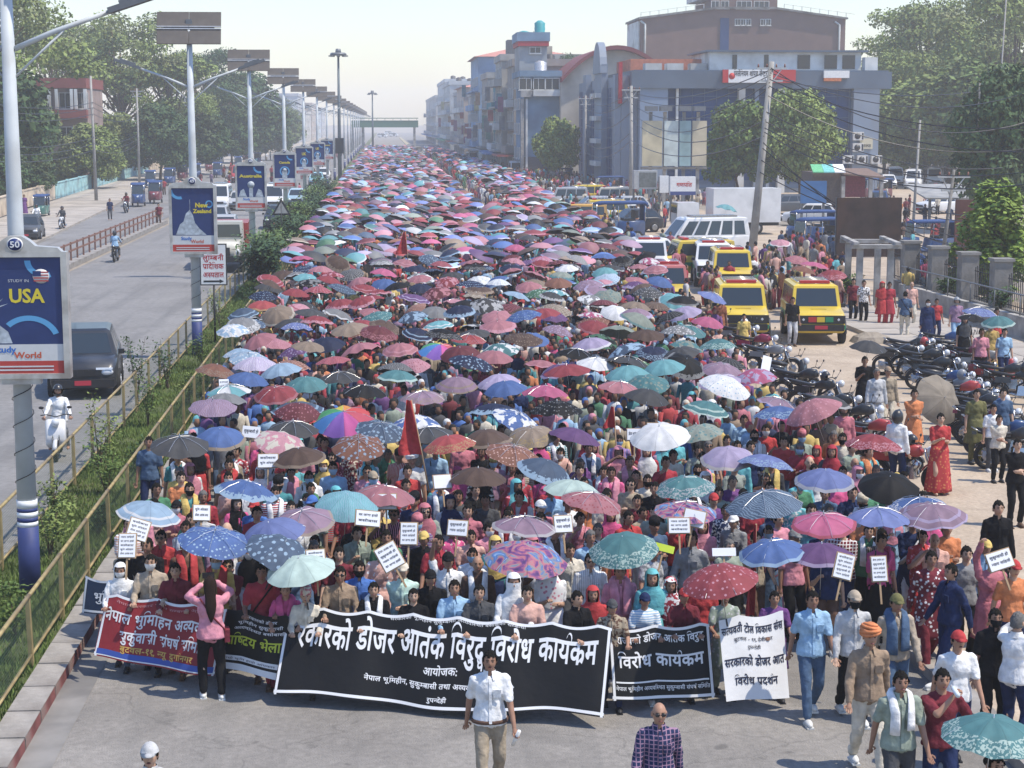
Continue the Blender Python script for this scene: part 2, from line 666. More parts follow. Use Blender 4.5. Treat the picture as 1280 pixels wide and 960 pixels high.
def make_body(p):
 J = joints(p)
 mb = MB()
 torso(mb, 0)
 mb.cap((0, .005, 1.36), (0, -.002, 1.52), .058, .05)
 for s in (1, -1):
  j = J[s]
  mb.cap(j['sh'], j['el'], .05, .039)
  mb.cap(j['el'], j['wr'], .04, .027)
  d = (j['wr'] - j['el']).normalized()
  q = d.to_track_quat('Z', 'Y').to_matrix()
  mb.ell(j['wr'] + d * .045, (.036, .02, .05), 10, 8, rot=q)
  mb.cap(j['hip'], j['kn'], .085, .056)
  mb.cap(j['kn'], j['an'], .056, .037)
  mb.cap(j['kn'] + (j['an'] - j['kn']) * .25 + Vector((0, .018, 0)), j['kn'] + (j['an'] - j['kn']) * .45 + Vector((0, .01, 0)), .05, .042)
  mb.ell(j['an'] + Vector((0, -.06, -.045)), (.042, .125, .038), 12, 8)
 me = eval_mesh(mb, 'body_' + p, .017, 2, .42)
 ex = MB()
 face_head(ex)
 for s in (1, -1):
  hand(ex, J[s]['el'], J[s]['wr'], p not in ('stand', 'walk', 'walk2'), s)
 n = join_mesh(me, ex, 'b')
 bpy.data.meshes.remove(me)
 return n.mesh('body_' + p, [None, None, None]), J
def folds(me, amp, seed, lim=None):
 for v in me.vertices:
  c = v.co
  n = noise.noise(Vector((c.x * 8 + seed, c.y * 8, c.z * 9 + c.x * 6))) + 1.1 * noise.noise(Vector((c.x * 24 + c.z * 9, c.y * 20 + seed, c.z * 20)))
  v.co = c + v.normal * n * amp
def make_top(p, J, sleeve, hem=.86, g=.02):
 mb = MB()
 torso(mb, g)
 mb.tube([(0, .004, hem), (0, .004, hem + .02), (0, .003, 1.0), (0, 0, 1.1)], [.196, .2, .182, .15], 20, flat=.76)
 for s in (1, -1):
  j = J[s]
  if sleeve == 'short':
   e = j['sh'] + (j['el'] - j['sh']) * .72
   mb.cap(j['sh'], e, .062, .06)
  elif sleeve == 'long':
   w = j['el'] + (j['wr'] - j['el']) * .93
   mb.cap(j['sh'], j['el'], .061, .05)
   mb.cap(j['el'], w, .055, .042)
 me = eval_mesh(mb, 'top', .016, 2, .45)
 folds(me, .010, sum(map(ord, p)))
 me.materials.append(None)
 return me
def make_legs(p, J, g=.018):
 mb = MB()
 mb.ell((0, .006, .92), (.158 + g, .115 + g, .135), 16, 10)
 for s in (1, -1):
  j = J[s]
  a = j['kn'] + (j['an'] - j['kn']) * .93
  mb.cap(j['hip'] + Vector((0, 0, -.02)), j['kn'], .1, .072)
  mb.cap(j['kn'], a, .072, .058)
 me = eval_mesh(mb, 'legs', .02, 2, .4)
 folds(me, .010, 3)
 me.materials.append(None)
 return me
def make_skirt(p, J, bottom, flare, top=1.02, step=0.0):
 n, m = 40, 12
 rings = []
 for j in range(m + 1):
  t = j / m
  z = top + (bottom - top) * t
  rx = .15 + .02 + (flare - .15) * t ** .8
  ry = .112 + .02 + (flare * .85 - .1) * t ** .8
  ring = []
  for i in range(n):
   a = 2 * PI * i / n
   k = 1 + .075 * t * math.sin(a * 9 + 1.3 * math.sin(a * 2)) + .03 * t * math.sin(a * 17 + z * 5)
   ring.append((rx * k * math.cos(a), ry * k * math.sin(a) - step * t, z))
  rings.append(ring)
 mb = MB()
 mb.loft(rings)
 return mb.mesh('skirt', [None])
POSE_MESH = {}
for _p in POSES:
 _b, _J = make_body(_p)
 POSE_MESH[_p] = dict(body=_b, J=_J, short=make_top(_p, _J, 'short'), long=make_top(_p, _J, 'long'), legs=make_legs(_p, _J))
 if _p not in ('sit',):
  POSE_MESH[_p]['skirt'] = make_skirt(_p, _J, .07, .25)
  POSE_MESH[_p]['kurta'] = make_skirt(_p, _J, .48, .22)
def shell(n, m, gx, keep, c=HC, r=(.073, .09, .115), nz=0.0, seed=0, back=0.0):
 vs, fs, idx = [], [], []
 for j in range(m + 1):
  ph = PI * j / m
  for i in range(n):
   t = 2 * PI * i / n
   d = Vector((math.sin(ph) * math.sin(t), -math.sin(ph) * math.cos(t), math.cos(ph)))
   k = nz * noise.noise(d * 6 + Vector((seed, 0, 0)))
   p = Vector((d.x * (r[0] + gx + k), d.y * (r[1] + gx + k), d.z * (r[2] + gx + k)))
   if d.y > 0:
    p.y += back * d.y
   vs.append(p + Vector(c))
   idx.append(d)
 for j in range(m):
  for i in range(n):
   i2 = (i + 1) % n
   f = (j * n + i, j * n + i2, (j + 1) * n + i2, (j + 1) * n + i)
   dc = sum((idx[q] for q in f), Vector()) / 4
   if keep(dc):
    fs.append(f)
 return vs, fs
def add_shell(mb, inner, **kw):
 vs, fs = shell(**kw)
 mb.add(vs, fs)
def hair_mesh(kind):
 mb = MB()
 hl = lambda d: (d.z > .52 + .1 * math.sin(d.x * 9) if d.y < -.35 else (d.z > .05 if abs(d.x) > .7 and d.y < .25 else d.z > -.4)) if d.y < .1 else d.z > -.5
 add_shell(mb, 0, n=28, m=20, gx=.010, keep=hl, nz=.02, seed=3)
 add_shell(mb, 0, n=28, m=20, gx=.004, keep=hl, nz=.0)
 if kind == 'bun':
  mb.ell((0, .115, HC[2] + .0), (.05, .045, .048), 10, 8)
 if kind == 'long':
  rings = []
  for z, w, y, t in ((1.69, .03, .01, .05), (1.65, .075, .02, .075), (1.58, .09, .035, .075), (1.5, .08, .06, .055), (1.42, .07, .1, .04), (1.33, .075, .13, .035), (1.24, .06, .135, .03), (1.16, .035, .135, .02), (1.1, .01, .13, .01)):
   rings.append([(w * math.cos(a) * (1 + .06 * math.sin(a * 5)), y + t * math.sin(a), z) for a in [2 * PI * i / 14 for i in range(14)]])
  mb.loft(rings)
 return mb.mesh('hair', [None])
def cap_mesh():
 mb = MB()
 add_shell(mb, 0, n=28, m=20, gx=.021, keep=lambda d: d.z > .28, back=.0)
 rings = []
 for y, w in ((-.085, .075), (-.12, .07), (-.15, .055), (-.168, .03)):
  z = HC[2] + .048 + (y + .085) * .22
  rings.append([(w, HC[1] + y, z), (0, HC[1] + y - .006, z + .012), (-w, HC[1] + y, z), (0, HC[1] + y - .006, z + .004)])
 mb.loft(rings)
 return mb.mesh('cap', [None])
def topi_mesh():
 mb = MB()
 rings = []
 for z, k in ((.035, 1.0), (.09, 1.02), (.13, .93), (.155, .55), (.165, .1)):
  rings.append([(.088 * k * math.cos(a), .103 * k * math.sin(a) + HC[1] + .004, HC[2] + z + .012 * math.sin(a + .4)) for a in [2 * PI * i / 20 for i in range(20)]])
 mb.loft(rings)
 return mb.mesh('topi', [None])
def turban_mesh():
 mb = MB()
 for k in range(5):
  z = HC[2] + .05 + k * .022
  rr = (.1, .103, .098, .085, .062)[k]
  pts = [(rr * math.cos(a), rr * 1.12 * math.sin(a) + HC[1] + .005, z + .016 * math.cos(a * (1 if k % 2 else -1) + k)) for a in [2 * PI * i / 20 for i in range(21)]]
  mb.tube(pts, .021, 7)
 mb.ell((0, HC[1], HC[2] + .12), (.075, .09, .05), 14, 8)
 return mb.mesh('turban', [None])
def helmet_mesh():
 mb = MB()
 add_shell(mb, 0, n=24, m=18, gx=.045, keep=lambda d: not (d.y < -.35 and d.z < .35 and d.z > -.42) and d.z > -.75)
 add_shell(mb, 0, n=24, m=18, gx=.03, keep=lambda d: not (d.y < -.35 and d.z < .35 and d.z > -.42) and d.z > -.75)
 return mb.mesh('helmet', [None])
def scarf_mesh(cover=False):
 """cloth over head, neck and shoulders, open at the face"""
 mb = MB()
 vs, fs = [], []
 n = 32
 rows = [(1.715, .02, .03), (1.70, .06, .075), (1.66, .092, .115), (1.6, .104, .122), (1.54, .10, .118), (1.48, .098, .112), (1.43, .125, .115), (1.38, .185, .125), (1.32, .212, .132), (1.24, .215, .138), (1.14, .205, .142), (1.05, .2, .15)]
 for j, (z, rx, ry) in enumerate(rows):
  for i in range(n):
   a = 2 * PI * i / n
   k = 1 + (.03 * math.sin(a * 7 + j * .7) if j > 4 else .015 * math.sin(a * 5 + j))
   zz = z + (.05 * abs(math.sin(a)) if j > 8 else 0)
   vs.append((rx * k * math.sin(a), -ry * k * math.cos(a) + .004, zz))
 for j in range(len(rows) - 1):
  zc = (rows[j][0] + rows[j + 1][0]) / 2
  for i in range(n):
   a = 2 * PI * (i + .5) / n
   front = math.cos(a)
   if 1.5 < zc < 1.67 and front > .62 and not cover:
    continue
   if cover and 1.57 < zc < 1.64 and front > .6:
    continue
   if zc < 1.3 and front < .2 and j > 9:
    continue
   i2 = (i + 1) % n
   fs.append((j * n + i, (j + 1) * n + i, (j + 1) * n + i2, j * n + i2))
 mb.add(vs, fs)
 mb.add([(0, 0, 1.722)] + vs[:n], [(0, i + 1, (i + 1) % n + 1) for i in range(n)])
 return mb.mesh('headscarf', [None])
def mask_mesh():
 mb = MB()
 add_shell(mb, 0, n=28, m=20, gx=.016, keep=lambda d: d.y < -.45 and -.85 < d.z < -.02, r=(.07, .1, .112))
 return mb.mesh('face_mask', [None])
def glasses_mesh():
 mb = MB()
 for s in (-1, 1):
  mb.ell((s * .031, HC[1] - .092, HC[2] + .012), (.026, .007, .019), 10, 6)
  mb.box((s * .066, HC[1] - .045, HC[2] + .015), (.006, .09, .006))
 mb.box((0, HC[1] - .096, HC[2] + .016), (.02, .005, .006))
 return mb.mesh('sunglasses', [None])
def towel_mesh(z0=1.05, w=.05, wide=False):
 """cloth hung round the neck, both ends down the chest"""
 mb = MB()
 for s in (-1, 1):
  pts = [(0, .085, 1.47), (s * .07, .075, 1.47), (s * .105, .02, 1.455), (s * .1, -.075, 1.40), (s * .085, -.145, 1.28), (s * .085, -.152, z0 + .12), (s * .085, -.15, z0 + (.05 if s > 0 else 0))]
  mb.tube(pts, [w * .8, w * .8, w * .8, w * .9, w, w * 1.05, w * 1.1], 10, flat=.42)
 return mb.mesh('scarf', [None])
def pallu_mesh():
 """sari end: across the chest and over one shoulder, down the back"""
 mb = MB()
 pts = [(-.17, -.06, .98), (-.1, -.145, 1.08), (0, -.16, 1.2), (.09, -.14, 1.33), (.13, -.05, 1.45), (.13, .06, 1.43), (.12, .14, 1.3), (.12, .16, 1.1), (.12, .17, .85)]
 mb.tube(pts, [.1, .1, .1, .09, .07, .07, .09, .1, .12], 12, flat=.3)
 return mb.mesh('sari_end', [None])
def shoes_mesh(J):
 mb = MB()
 for s in (1, -1):
  a = J[s]['an']
  mb.ell((a.x, a.y - .06, a.z - .045), (.05, .135, .046), 12, 8)
  mb.box((a.x, a.y - .06, a.z - .078), (.088, .25, .022))
 return mb.mesh('shoes', [None])
def collar_mesh():
 mb = MB()
 n = 20
 for r0, r1, z0, z1, dy in ((.072, .062, 1.425, 1.468, .0), (.085, .064, 1.405, 1.472, .004)):
  vs, fs = [], []
  for i in range(n + 1):
   a = PI * (-.5 + .1 + 1.8 * i / n)
   lo = .028 if i in (0, 1, n - 1, n) else 0
   vs += [((r0 + lo * .5) * math.cos(a), (r0 + lo) * math.sin(a) + dy, z0 - lo), (r1 * math.cos(a), r1 * math.sin(a) + dy, z1)]
  mb.add(vs, [(2 * i, 2 * i + 2, 2 * i + 3, 2 * i + 1) for i in range(n)])
 pts = [(1.40, .088), (1.34, .118), (1.26, .13), (1.15, .126), (1.05, .124), (.9, .152)]
 mb.loft([[(-.016, -y - .008, z), (.016, -y - .008, z), (.016, -y + .01, z), (-.016, -y + .01, z)] for z, y in pts], smooth=False)
 mb.box((.075, -.134, 1.24), (.085, .018, .095), rot=Matrix.Rotation(.1, 3, 'X'))
 return mb.mesh('collar', [None])
def belt_mesh():
 mb = MB()
 mb.tube([(0, .004, .885), (0, .004, .925)], .208, 24, flat=.77)
 return mb.mesh('belt', [None])
def badge():  # strap of a shoulder bag
 mb = MB()
 mb.tube([(.16, -.06, 1.42), (.06, -.14, 1.3), (-.08, -.145, 1.12), (-.18, -.08, .95), (-.18, .06, .97), (0, .14, 1.2), (.14, .07, 1.42)], .012, 6)
 mb.box((-.21, -.02, .88), (.07, .2, .17))
 return mb.mesh('shoulder_bag', [None])
def mustache():
 mb = MB()
 mb.ell((0, HC[1] - .098, HC[2] - .04), (.022, .006, .005), 8, 5)
 return mb.mesh('moustache', [None])
ACC = dict(hair=hair_mesh('short'), bun=hair_mesh('bun'), longhair=hair_mesh('long'), cap=cap_mesh(), topi=topi_mesh(), turban=turban_mesh(), helmet=helmet_mesh(),
           headscarf=scarf_mesh(), veil=scarf_mesh(True), mask=mask_mesh(), sunglasses=glasses_mesh(), towel=towel_mesh(), shawl=towel_mesh(.95, .07), pallu=pallu_mesh(), bag=badge(), moustache=mustache(), collar=collar_mesh(), belt=belt_mesh())
for _p in POSES:
 POSE_MESH[_p]['shoes'] = shoes_mesh(POSE_MESH[_p]['J'])
PAL = {  # cloth colours, name -> base colour
 'white': (.74, .74, .73), 'cream': (.62, .55, .42), 'beige': (.42, .33, .23), 'tan': (.33, .22, .13), 'brown': (.13, .065, .04), 'rust': (.30, .09, .035),
 'maroon': (.19, .016, .03), 'crimson': (.42, .015, .035), 'red': (.52, .02, .022), 'pink': (.68, .22, .30), 'hot pink': (.66, .05, .22), 'rose': (.52, .13, .17),
 'orange': (.68, .19, .03), 'yellow': (.65, .44, .05), 'mustard': (.45, .28, .04), 'olive': (.16, .15, .04), 'green': (.05, .22, .10), 'mint': (.45, .66, .56),
 'teal': (.03, .25, .27), 'turquoise': (.07, .45, .50), 'sky blue': (.26, .47, .68), 'blue': (.04, .15, .48), 'navy': (.015, .03, .10), 'denim': (.06, .12, .22),
 'grey': (.24, .245, .25), 'dark grey': (.07, .072, .078), 'black': (.012, .012, .014), 'purple': (.17, .05, .23), 'lavender': (.45, .34, .60), 'mauve': (.34, .18, .29),
 'khaki': (.36, .28, .18), 'light grey': (.48, .48, .48), 'peach': (.70, .36, .27), 'sage': (.27, .33, .25), 'periwinkle': (.13, .20, .56)}
for _k, _v in PAL.items():
 _l = .3 * _v[0] + .55 * _v[1] + .15 * _v[2]
 PAL[_k] = tuple((c * .76 + _l * .24) * .92 for c in _v)
def cloth(c, pattern=None, c2='white'):
 key = ('cloth', c, pattern, c2)
 if key in _mc:
  return _mc[key]
 base = PAL[c]
 if pattern is None:
  m = mat('cloth_' + c.replace(' ', '_'), base, .9, var=.22, scale=10, bump=1.0, bscale=13, spec=.1)
  _mc[key] = m
  return m
 m = bpy.data.materials.new('cloth_%s_%s' % (c.replace(' ', '_'), pattern))
 m.use_nodes = True
 nt = m.node_tree
 b = nt.nodes['Principled BSDF']
 b.inputs['Roughness'].default_value = .9
 b.inputs['Specular IOR Level'].default_value = .15
 second = PAL[c2]
 if pattern == 'stripes':
  t = tex(nt, 'Wave', 9, 0)
  t.bands_direction = 'Z'
  f = ramp(nt, t.outputs['Fac'], [(.5, (0, 0, 0)), (.6, (1, 1, 1))])
 elif pattern == 'vstripes':
  t = tex(nt, 'Wave', 11, 0)
  f = ramp(nt, t.outputs['Fac'], [(.6, (0, 0, 0)), (.7, (1, 1, 1))])
 elif pattern == 'checks':
  t = tex(nt, 'Wave', 7, 0)
  t2 = tex(nt, 'Wave', 7, 0)
  t2.bands_direction = 'Z'
  mx = nt.nodes.new('ShaderNodeMath')
  mx.operation = 'MAXIMUM'
  nt.links.new(t.outputs['Fac'], mx.inputs[0])
  nt.links.new(t2.outputs['Fac'], mx.inputs[1])
  f = ramp(nt, mx.outputs[0], [(.82, (0, 0, 0)), (.93, (1, 1, 1))])
 elif pattern == 'flowers':
  t = tex(nt, 'Voronoi', 16, 0)
  f = ramp(nt, t.outputs['Distance'], [(.25, (1, 1, 1)), (.36, (0, 0, 0))])
 else:  # print
  t = tex(nt, 'Noise', 22, 2)
  f = ramp(nt, t.outputs['Fac'], [(.5, (0, 0, 0)), (.56, (1, 1, 1))])
 nt.links.new(mix(nt, f, base, second), b.inputs['Base Color'])
 _mc[key] = m
 return m
SKINS = [mat('skin_%d' % i, c, .55, var=.08, scale=20, spec=.35) for i, c in enumerate([(.36, .20, .13), (.29, .155, .10), (.43, .26, .175), (.50, .32, .22), (.22, .115, .075)])]
DARK = mat('eye_dark', (.02, .015, .012), .4, var=0)
LIP = mat('lip', (.26, .09, .08), .5, var=0)
HAIRM = mat('hair_black', (.008, .007, .006), .8, spec=.12, var=.3, scale=60, bump=.5, bscale=90)
HAIRG = mat('hair_grey', (.13, .125, .12), .8, spec=.12, var=.3, scale=60, bump=.5, bscale=90)
HAIRB = mat('hair_brown', (.018, .009, .006), .8, spec=.15, var=.3, scale=60, bump=.5, bscale=90)
SHOE = [mat('shoe_%d' % i, c, .6, var=.1) for i, c in enumerate([(.02, .02, .022), (.09, .05, .03), (.6, .6, .58)])]
SUNG = mat('sunglass', (.01, .01, .012), .2, var=0, spec=.6)
PERSONS = []
def person(x, y, rz, pose, top, sleeve='short', bottom='navy', kind='trousers', hair='hair', skin=None, acc=(), label=None, group='people in the protest march', h=1.0, z=0.0, shoe=None, hairm=None, cat='person', tpat=None, tpat2='white', bottompat=None):
 P = POSE_MESH[pose]
 o = thing('person', label, cat, (x, y, z), rz, group, scale=h)
 sk = SKINS[skin if skin is not None else R.choice((0, 0, 1, 2, 3, 4))]
 ob('body', P['body'], o, mats=[sk, DARK, LIP])
 tm = cloth(top, tpat, tpat2)
 ob({'trousers': 'shirt', 'skirt': 'blouse', 'kurta': 'kurta'}[kind], P[sleeve], o, mats=[tm])
 if kind == 'trousers':
  ob('trousers', P['legs'], o, mats=[cloth(bottom)])
 elif kind == 'kurta':
  ob('trousers', P['legs'], o, mats=[cloth(bottom)])
  ob('kurta_skirt', P['kurta'], o, mats=[tm])
 else:
  ob('skirt', P['skirt'], o, mats=[cloth(bottom, bottompat, tpat2)])
 if pose != 'sit' and kind != 'skirt' and y < 60:
  ob('shoes', P['shoes'], o, mats=[SHOE[shoe if shoe is not None else R.choice((0, 0, 1, 2))]])
 if kind == 'trousers' and y < 29 and not tpat == 'stripes' and (sleeve == 'long' or (len(PERSONS) % 2 == 0)):
  ob('collar', ACC['collar'], o, mats=[tm])
 if hair:
  ob('hair', ACC[hair], o, mats=[hairm or HAIRM])
 for a in acc:
  nm, m = (a[0], a[1])
  ob({'mask': 'face_mask', 'towel': 'scarf', 'shawl': 'shawl', 'pallu': 'sari_end', 'bag': 'shoulder_bag', 'veil': 'face_veil', 'topi': 'cap'}.get(nm, nm), ACC[nm], o, mats=[m if not isinstance(m, str) else cloth(m, *(a[2:]))])
 PERSONS.append(o)
 return o
# ------------------------------------------------------------------ umbrellas
def canopy_mesh(R0=.62, H=.25, seg=32, rings=7, name='canopy', seed=0, sag=.03):
 rr_ = random.Random(seed)
 droop = [rr_.uniform(-.03, .022) for _ in range(8)]
 vs, fs, uvs = [], [], []
 vs.append((0, 0, H))
 uvs.append((0, 0))
 for j in range(1, rings + 1):
  t = j / rings
  for i in range(seg):
   a = 2 * PI * i / seg
   q = abs(((i / seg * 8) % 1) - .5) * 2      # 1 on a rib, 0 between
   rr = R0 * t * (1 - .055 * (1 - q) * t)
   kb = i / seg * 8
   dr = droop[int(kb) % 8] * (1 - kb % 1) + droop[(int(kb) + 1) % 8] * (kb % 1)
   z = H * (1 - t ** 2.05) - sag * (1 - q) * t * (1 - .2 * t) + .014 * q * t + dr * t * t + .012 * noise.noise(Vector((math.cos(a) * t * 3 + seed, math.sin(a) * t * 3, 0)))
   vs.append((rr * math.cos(a), rr * math.sin(a), z))
   uvs.append((i / seg, t))
 for i in range(seg):
  fs.append((0, 1 + i, 1 + (i + 1) % seg))
 for j in range(rings - 1):
  for i in range(seg):
   i2 = (i + 1) % seg
   a, b = 1 + j * seg, 1 + (j + 1) * seg
   fs.append((a + i, b + i, b + i2, a + i2))
 me = bpy.data.meshes.new(name)
 me.from_pydata(vs, [], fs)
 me.polygons.foreach_set('use_smooth', [True] * len(fs))
 uv = me.uv_layers.new(name='UVMap')
 for p in me.polygons:
  us = [uvs[me.loops[l].vertex_index][0] for l in p.loop_indices]
  wrap = max(us) - min(us) > .5
  for l in p.loop_indices:
   u, v = uvs[me.loops[l].vertex_index]
   if wrap and u < .5:
    u += 1
   if v == 0:
    u = sorted(us)[1] + (.5 / seg if not wrap else 0)
   uv.data[l].uv = (u, v)
 me.materials.append(None)
 me.update()
 return me
def rib_mesh(R0=.62, H=.25):
 mb = MB()
 for k in range(8):
  a = 2 * PI * k / 8
  pts = []
  for t in (0.02, .35, .7, 1.0):
   z = H * (1 - t ** 2.05) + .012 * t - .008
   pts.append((R0 * t * math.cos(a), R0 * t * math.sin(a), z))
  mb.tube(pts, .0035, 4, cap=False)
  mb.tube([(0, 0, H - .3), (R0 * .45 * math.cos(a), R0 * .45 * math.sin(a), H * (1 - .45 ** 2.05) - .01)], .003, 4, cap=False)
 return mb.mesh('ribs', [None])
CAN = canopy_mesh()
CANS = [canopy_mesh(.62, h_, seed=s_, sag=g_) for s_, h_, g_ in ((1, .25, .03), (2, .21, .045), (3, .28, .025), (4, .24, .055), (5, .19, .035), (6, .26, .04))]
RIBS = rib_mesh()
_s = MB()
_s.tube([(0, 0, .24), (0, 0, -.62)], .006, 6)
SHAFT = _s.mesh('shaft', [None])
_s = MB()
_s.tube([(0, 0, -.6), (0, 0, -.66), (0, 0, -.73)], [.013, .016, .013], 8)
GRIP = _s.mesh('grip', [None])
_s = MB()
_s.tube([(0, 0, .235), (0, 0, .26), (0, 0, .30)], [.02, .012, .004], 8)
FERR = _s.mesh('ferrule', [None])
STEEL = mat('umbrella_steel', (.5, .5, .5), .35, .8, var=0)
BLACKP = mat('black_plastic', (.02, .02, .022), .45, var=0)
RAIN = [tuple(x * .7 + .03 for x in q) for q in [(.55, .05, .05), (.68, .25, .03), (.6, .5, .05), (.06, .35, .12), (.04, .2, .5), (.2, .08, .4), (.55, .08, .3), (.5, .06, .1)]]
def umb_mat(c, pat='plain', c2='white', under=None):
 key = ('umb', c, pat, c2, under)
 if key in _mc:
  return _mc[key]
 m = bpy.data.materials.new('umbrella_%s_%s' % (c.replace(' ', '_'), pat))
 m.use_nodes = True
 nt = m.node_tree
 b = nt.nodes['Principled BSDF']
 b.inputs['Roughness'].default_value = .7
 b.inputs['Specular IOR Level'].default_value = .2
 dull = lambda q: tuple((x * .8 + (.3 * q[0] + .5 * q[1] + .2 * q[2]) * .2) * .74 for x in q)
 base, sec = dull(PAL[c]), dull(PAL[c2])
 uvn = nt.nodes.new('ShaderNodeTexCoord')
 sep = nt.nodes.new('ShaderNodeSeparateXYZ')
 nt.links.new(uvn.outputs['UV'], sep.inputs[0])
 U, V = sep.outputs[0], sep.outputs[1]
 def math_(op, a, bb=None, c_=None):
  n = nt.nodes.new('ShaderNodeMath')
  n.operation = op
  for s, val in zip(n.inputs, (a, bb, c_)):
   if val is None:
    continue
   if isinstance(val, (int, float)):
    s.default_value = val
   else:
    nt.links.new(val, s)
  return n.outputs[0]
 t = tex(nt, 'Noise', 5, 4)
 out = ramp(nt, t.outputs['Fac'], [(.3, tuple(x * .86 for x in base)), (.7, tuple(min(1, x * 1.12) for x in base))])
 seam = math_('ABSOLUTE', math_('SUBTRACT', math_('FRACT', math_('MULTIPLY', U, 8.0)), .5))
 seamf = math_('GREATER_THAN', seam, .475)
 if pat == 'border':
  f = math_('MULTIPLY', math_('GREATER_THAN', V, .9), .75)
  out = mix(nt, f, out, sec)
 elif pat == 'bands':
  f = math_('MULTIPLY', math_('MULTIPLY', math_('GREATER_THAN', V, .72), math_('LESS_THAN', V, .8)), .8)
  out = mix(nt, f, out, sec)
  out = mix(nt, math_('GREATER_THAN', V, .95), out, sec)
 elif pat == 'flame':
  w = tex(nt, 'Noise', 16, 3)
  th = math_('ADD', math_('MULTIPLY', w.outputs['Fac'], .5), .58)
  out = mix(nt, math_('GREATER_THAN', V, th), out, sec)
 elif pat == 'dots':
  v = tex(nt, 'Voronoi', 13, 0)
  v.inputs['Randomness'].default_value = .25
  out = mix(nt, math_('LESS_THAN', v.outputs['Distance'], .27), out, sec)
 elif pat == 'flowers':
  v = tex(nt, 'Voronoi', 9, 0)
  w = tex(nt, 'Noise', 30, 3)
  d = math_('ADD', v.outputs['Distance'], math_('MULTIPLY', w.outputs['Fac'], .28))
  out = mix(nt, math_('MULTIPLY', math_('LESS_THAN', d, .47), .85), out, sec)
 elif pat == 'floral_edge':
  w = tex(nt, 'Noise', 26, 3)
  f = math_('MULTIPLY', math_('GREATER_THAN', w.outputs['Fac'], .52), math_('GREATER_THAN', V, .66))
  out = mix(nt, math_('MULTIPLY', f, .8), out, sec)
 elif pat == 'waves':
  w = tex(nt, 'Wave', 8, 3)
  w.inputs['Distortion'].default_value = 9
  out = mix(nt, math_('MULTIPLY', math_('GREATER_THAN', w.outputs['Fac'], .62), .55), out, sec)
 elif pat == 'blotch':
  w = tex(nt, 'Noise', 4.5, 3)
  out = mix(nt, math_('GREATER_THAN', w.outputs['Fac'], .52), out, sec)
 elif pat == 'galaxy':
  w = tex(nt, 'Noise', 3.2, 4)
  w.inputs['Distortion'].default_value = 1.5
  out = ramp(nt, w.outputs['Fac'], [(.28, PAL['navy']), (.4, PAL['purple']), (.47, PAL['rose']), (.52, PAL['grey']), (.6, PAL['blue']), (.68, PAL['sky blue'])])
 elif pat == 'rainbow':
  fl = math_('DIVIDE', math_('FLOOR', math_('MULTIPLY', math_('FRACT', U), 8.0)), 8.0)
  r = nt.nodes.new('ShaderNodeValToRGB')
  r.color_ramp.interpolation = 'CONSTANT'
  e = r.color_ramp.elements
  while len(e) < 8:
   e.new(.5)
  for k in range(8):
   e[k].position = max(0, k / 8 - .01)
   e[k].color = (*RAIN[k], 1)
  nt.links.new(math_('ADD', fl, .01), r.inputs[0])
  out = r.outputs[0]
 elif pat == 'panels':
  fl = math_('GREATER_THAN', math_('MODULO', math_('FLOOR', math_('MULTIPLY', U, 8.0)), 2.0), .5)
  out = mix(nt, fl, out, sec)
 elif pat == 'tartan':
  wv = math_('GREATER_THAN', math_('FRACT', math_('MULTIPLY', V, 7.0)), .72)
  wu = math_('GREATER_THAN', math_('FRACT', math_('MULTIPLY', U, 24.0)), .74)
  out = mix(nt, math_('MULTIPLY', math_('ADD', wv, wu), .4), out, sec)
 out = mix(nt, math_('MULTIPLY', seamf, .35), out, tuple(x * .4 for x in base))
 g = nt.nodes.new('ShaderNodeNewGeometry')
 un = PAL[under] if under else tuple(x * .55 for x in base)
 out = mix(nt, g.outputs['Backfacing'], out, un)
 nt.links.new(out, b.inputs['Base Color'])
 # thin cloth lets some light through
 tr = nt.nodes.new('ShaderNodeBsdfTranslucent')
 nt.links.new(out, tr.inputs['Color'])
 ms = nt.nodes.new('ShaderNodeMixShader')
 ms.inputs[0].default_value = .12 if under != 'black' else .0
 nt.links.new(b.outputs[0], ms.inputs[1])
 nt.links.new(tr.outputs[0], ms.inputs[2])
 nt.links.new(ms.outputs[0], nt.nodes['Material Output'].inputs['Surface'])
 w = tex(nt, 'Noise', 7, 3)
 bn = nt.nodes.new('ShaderNodeBump')
 bn.inputs['Strength'].default_value = .25
 bn.inputs['Distance'].default_value = .03
 nt.links.new(w.outputs['Fac'], bn.inputs['Height'])
 nt.links.new(bn.outputs[0], b.inputs['Normal'])
 _mc[key] = m
 return m
UMBS = []
PATWORD = {'plain': '', 'border': ' with a %s rim', 'bands': ' with %s rings', 'flame': ' with a ragged %s border', 'dots': ' with %s dots', 'flowers': ' with %s flowers',
           'floral_edge': ' with a %s leafy edge', 'waves': ' with %s wavy print', 'blotch': ' with %s blotches', 'galaxy': ' swirled print', 'rainbow': ' panels in rainbow order',
           'panels': ' and %s panels', 'tartan': ' with %s checks'}
def umb_words(c, pat, c2):
 if pat == 'rainbow':
  return 'umbrella of rainbow coloured panels'
 if pat == 'galaxy':
  return 'umbrella with swirled %s and pink print' % 'purple'
 w = PATWORD[pat]
 return c + ' umbrella' + (w % c2 if '%s' in w else w)
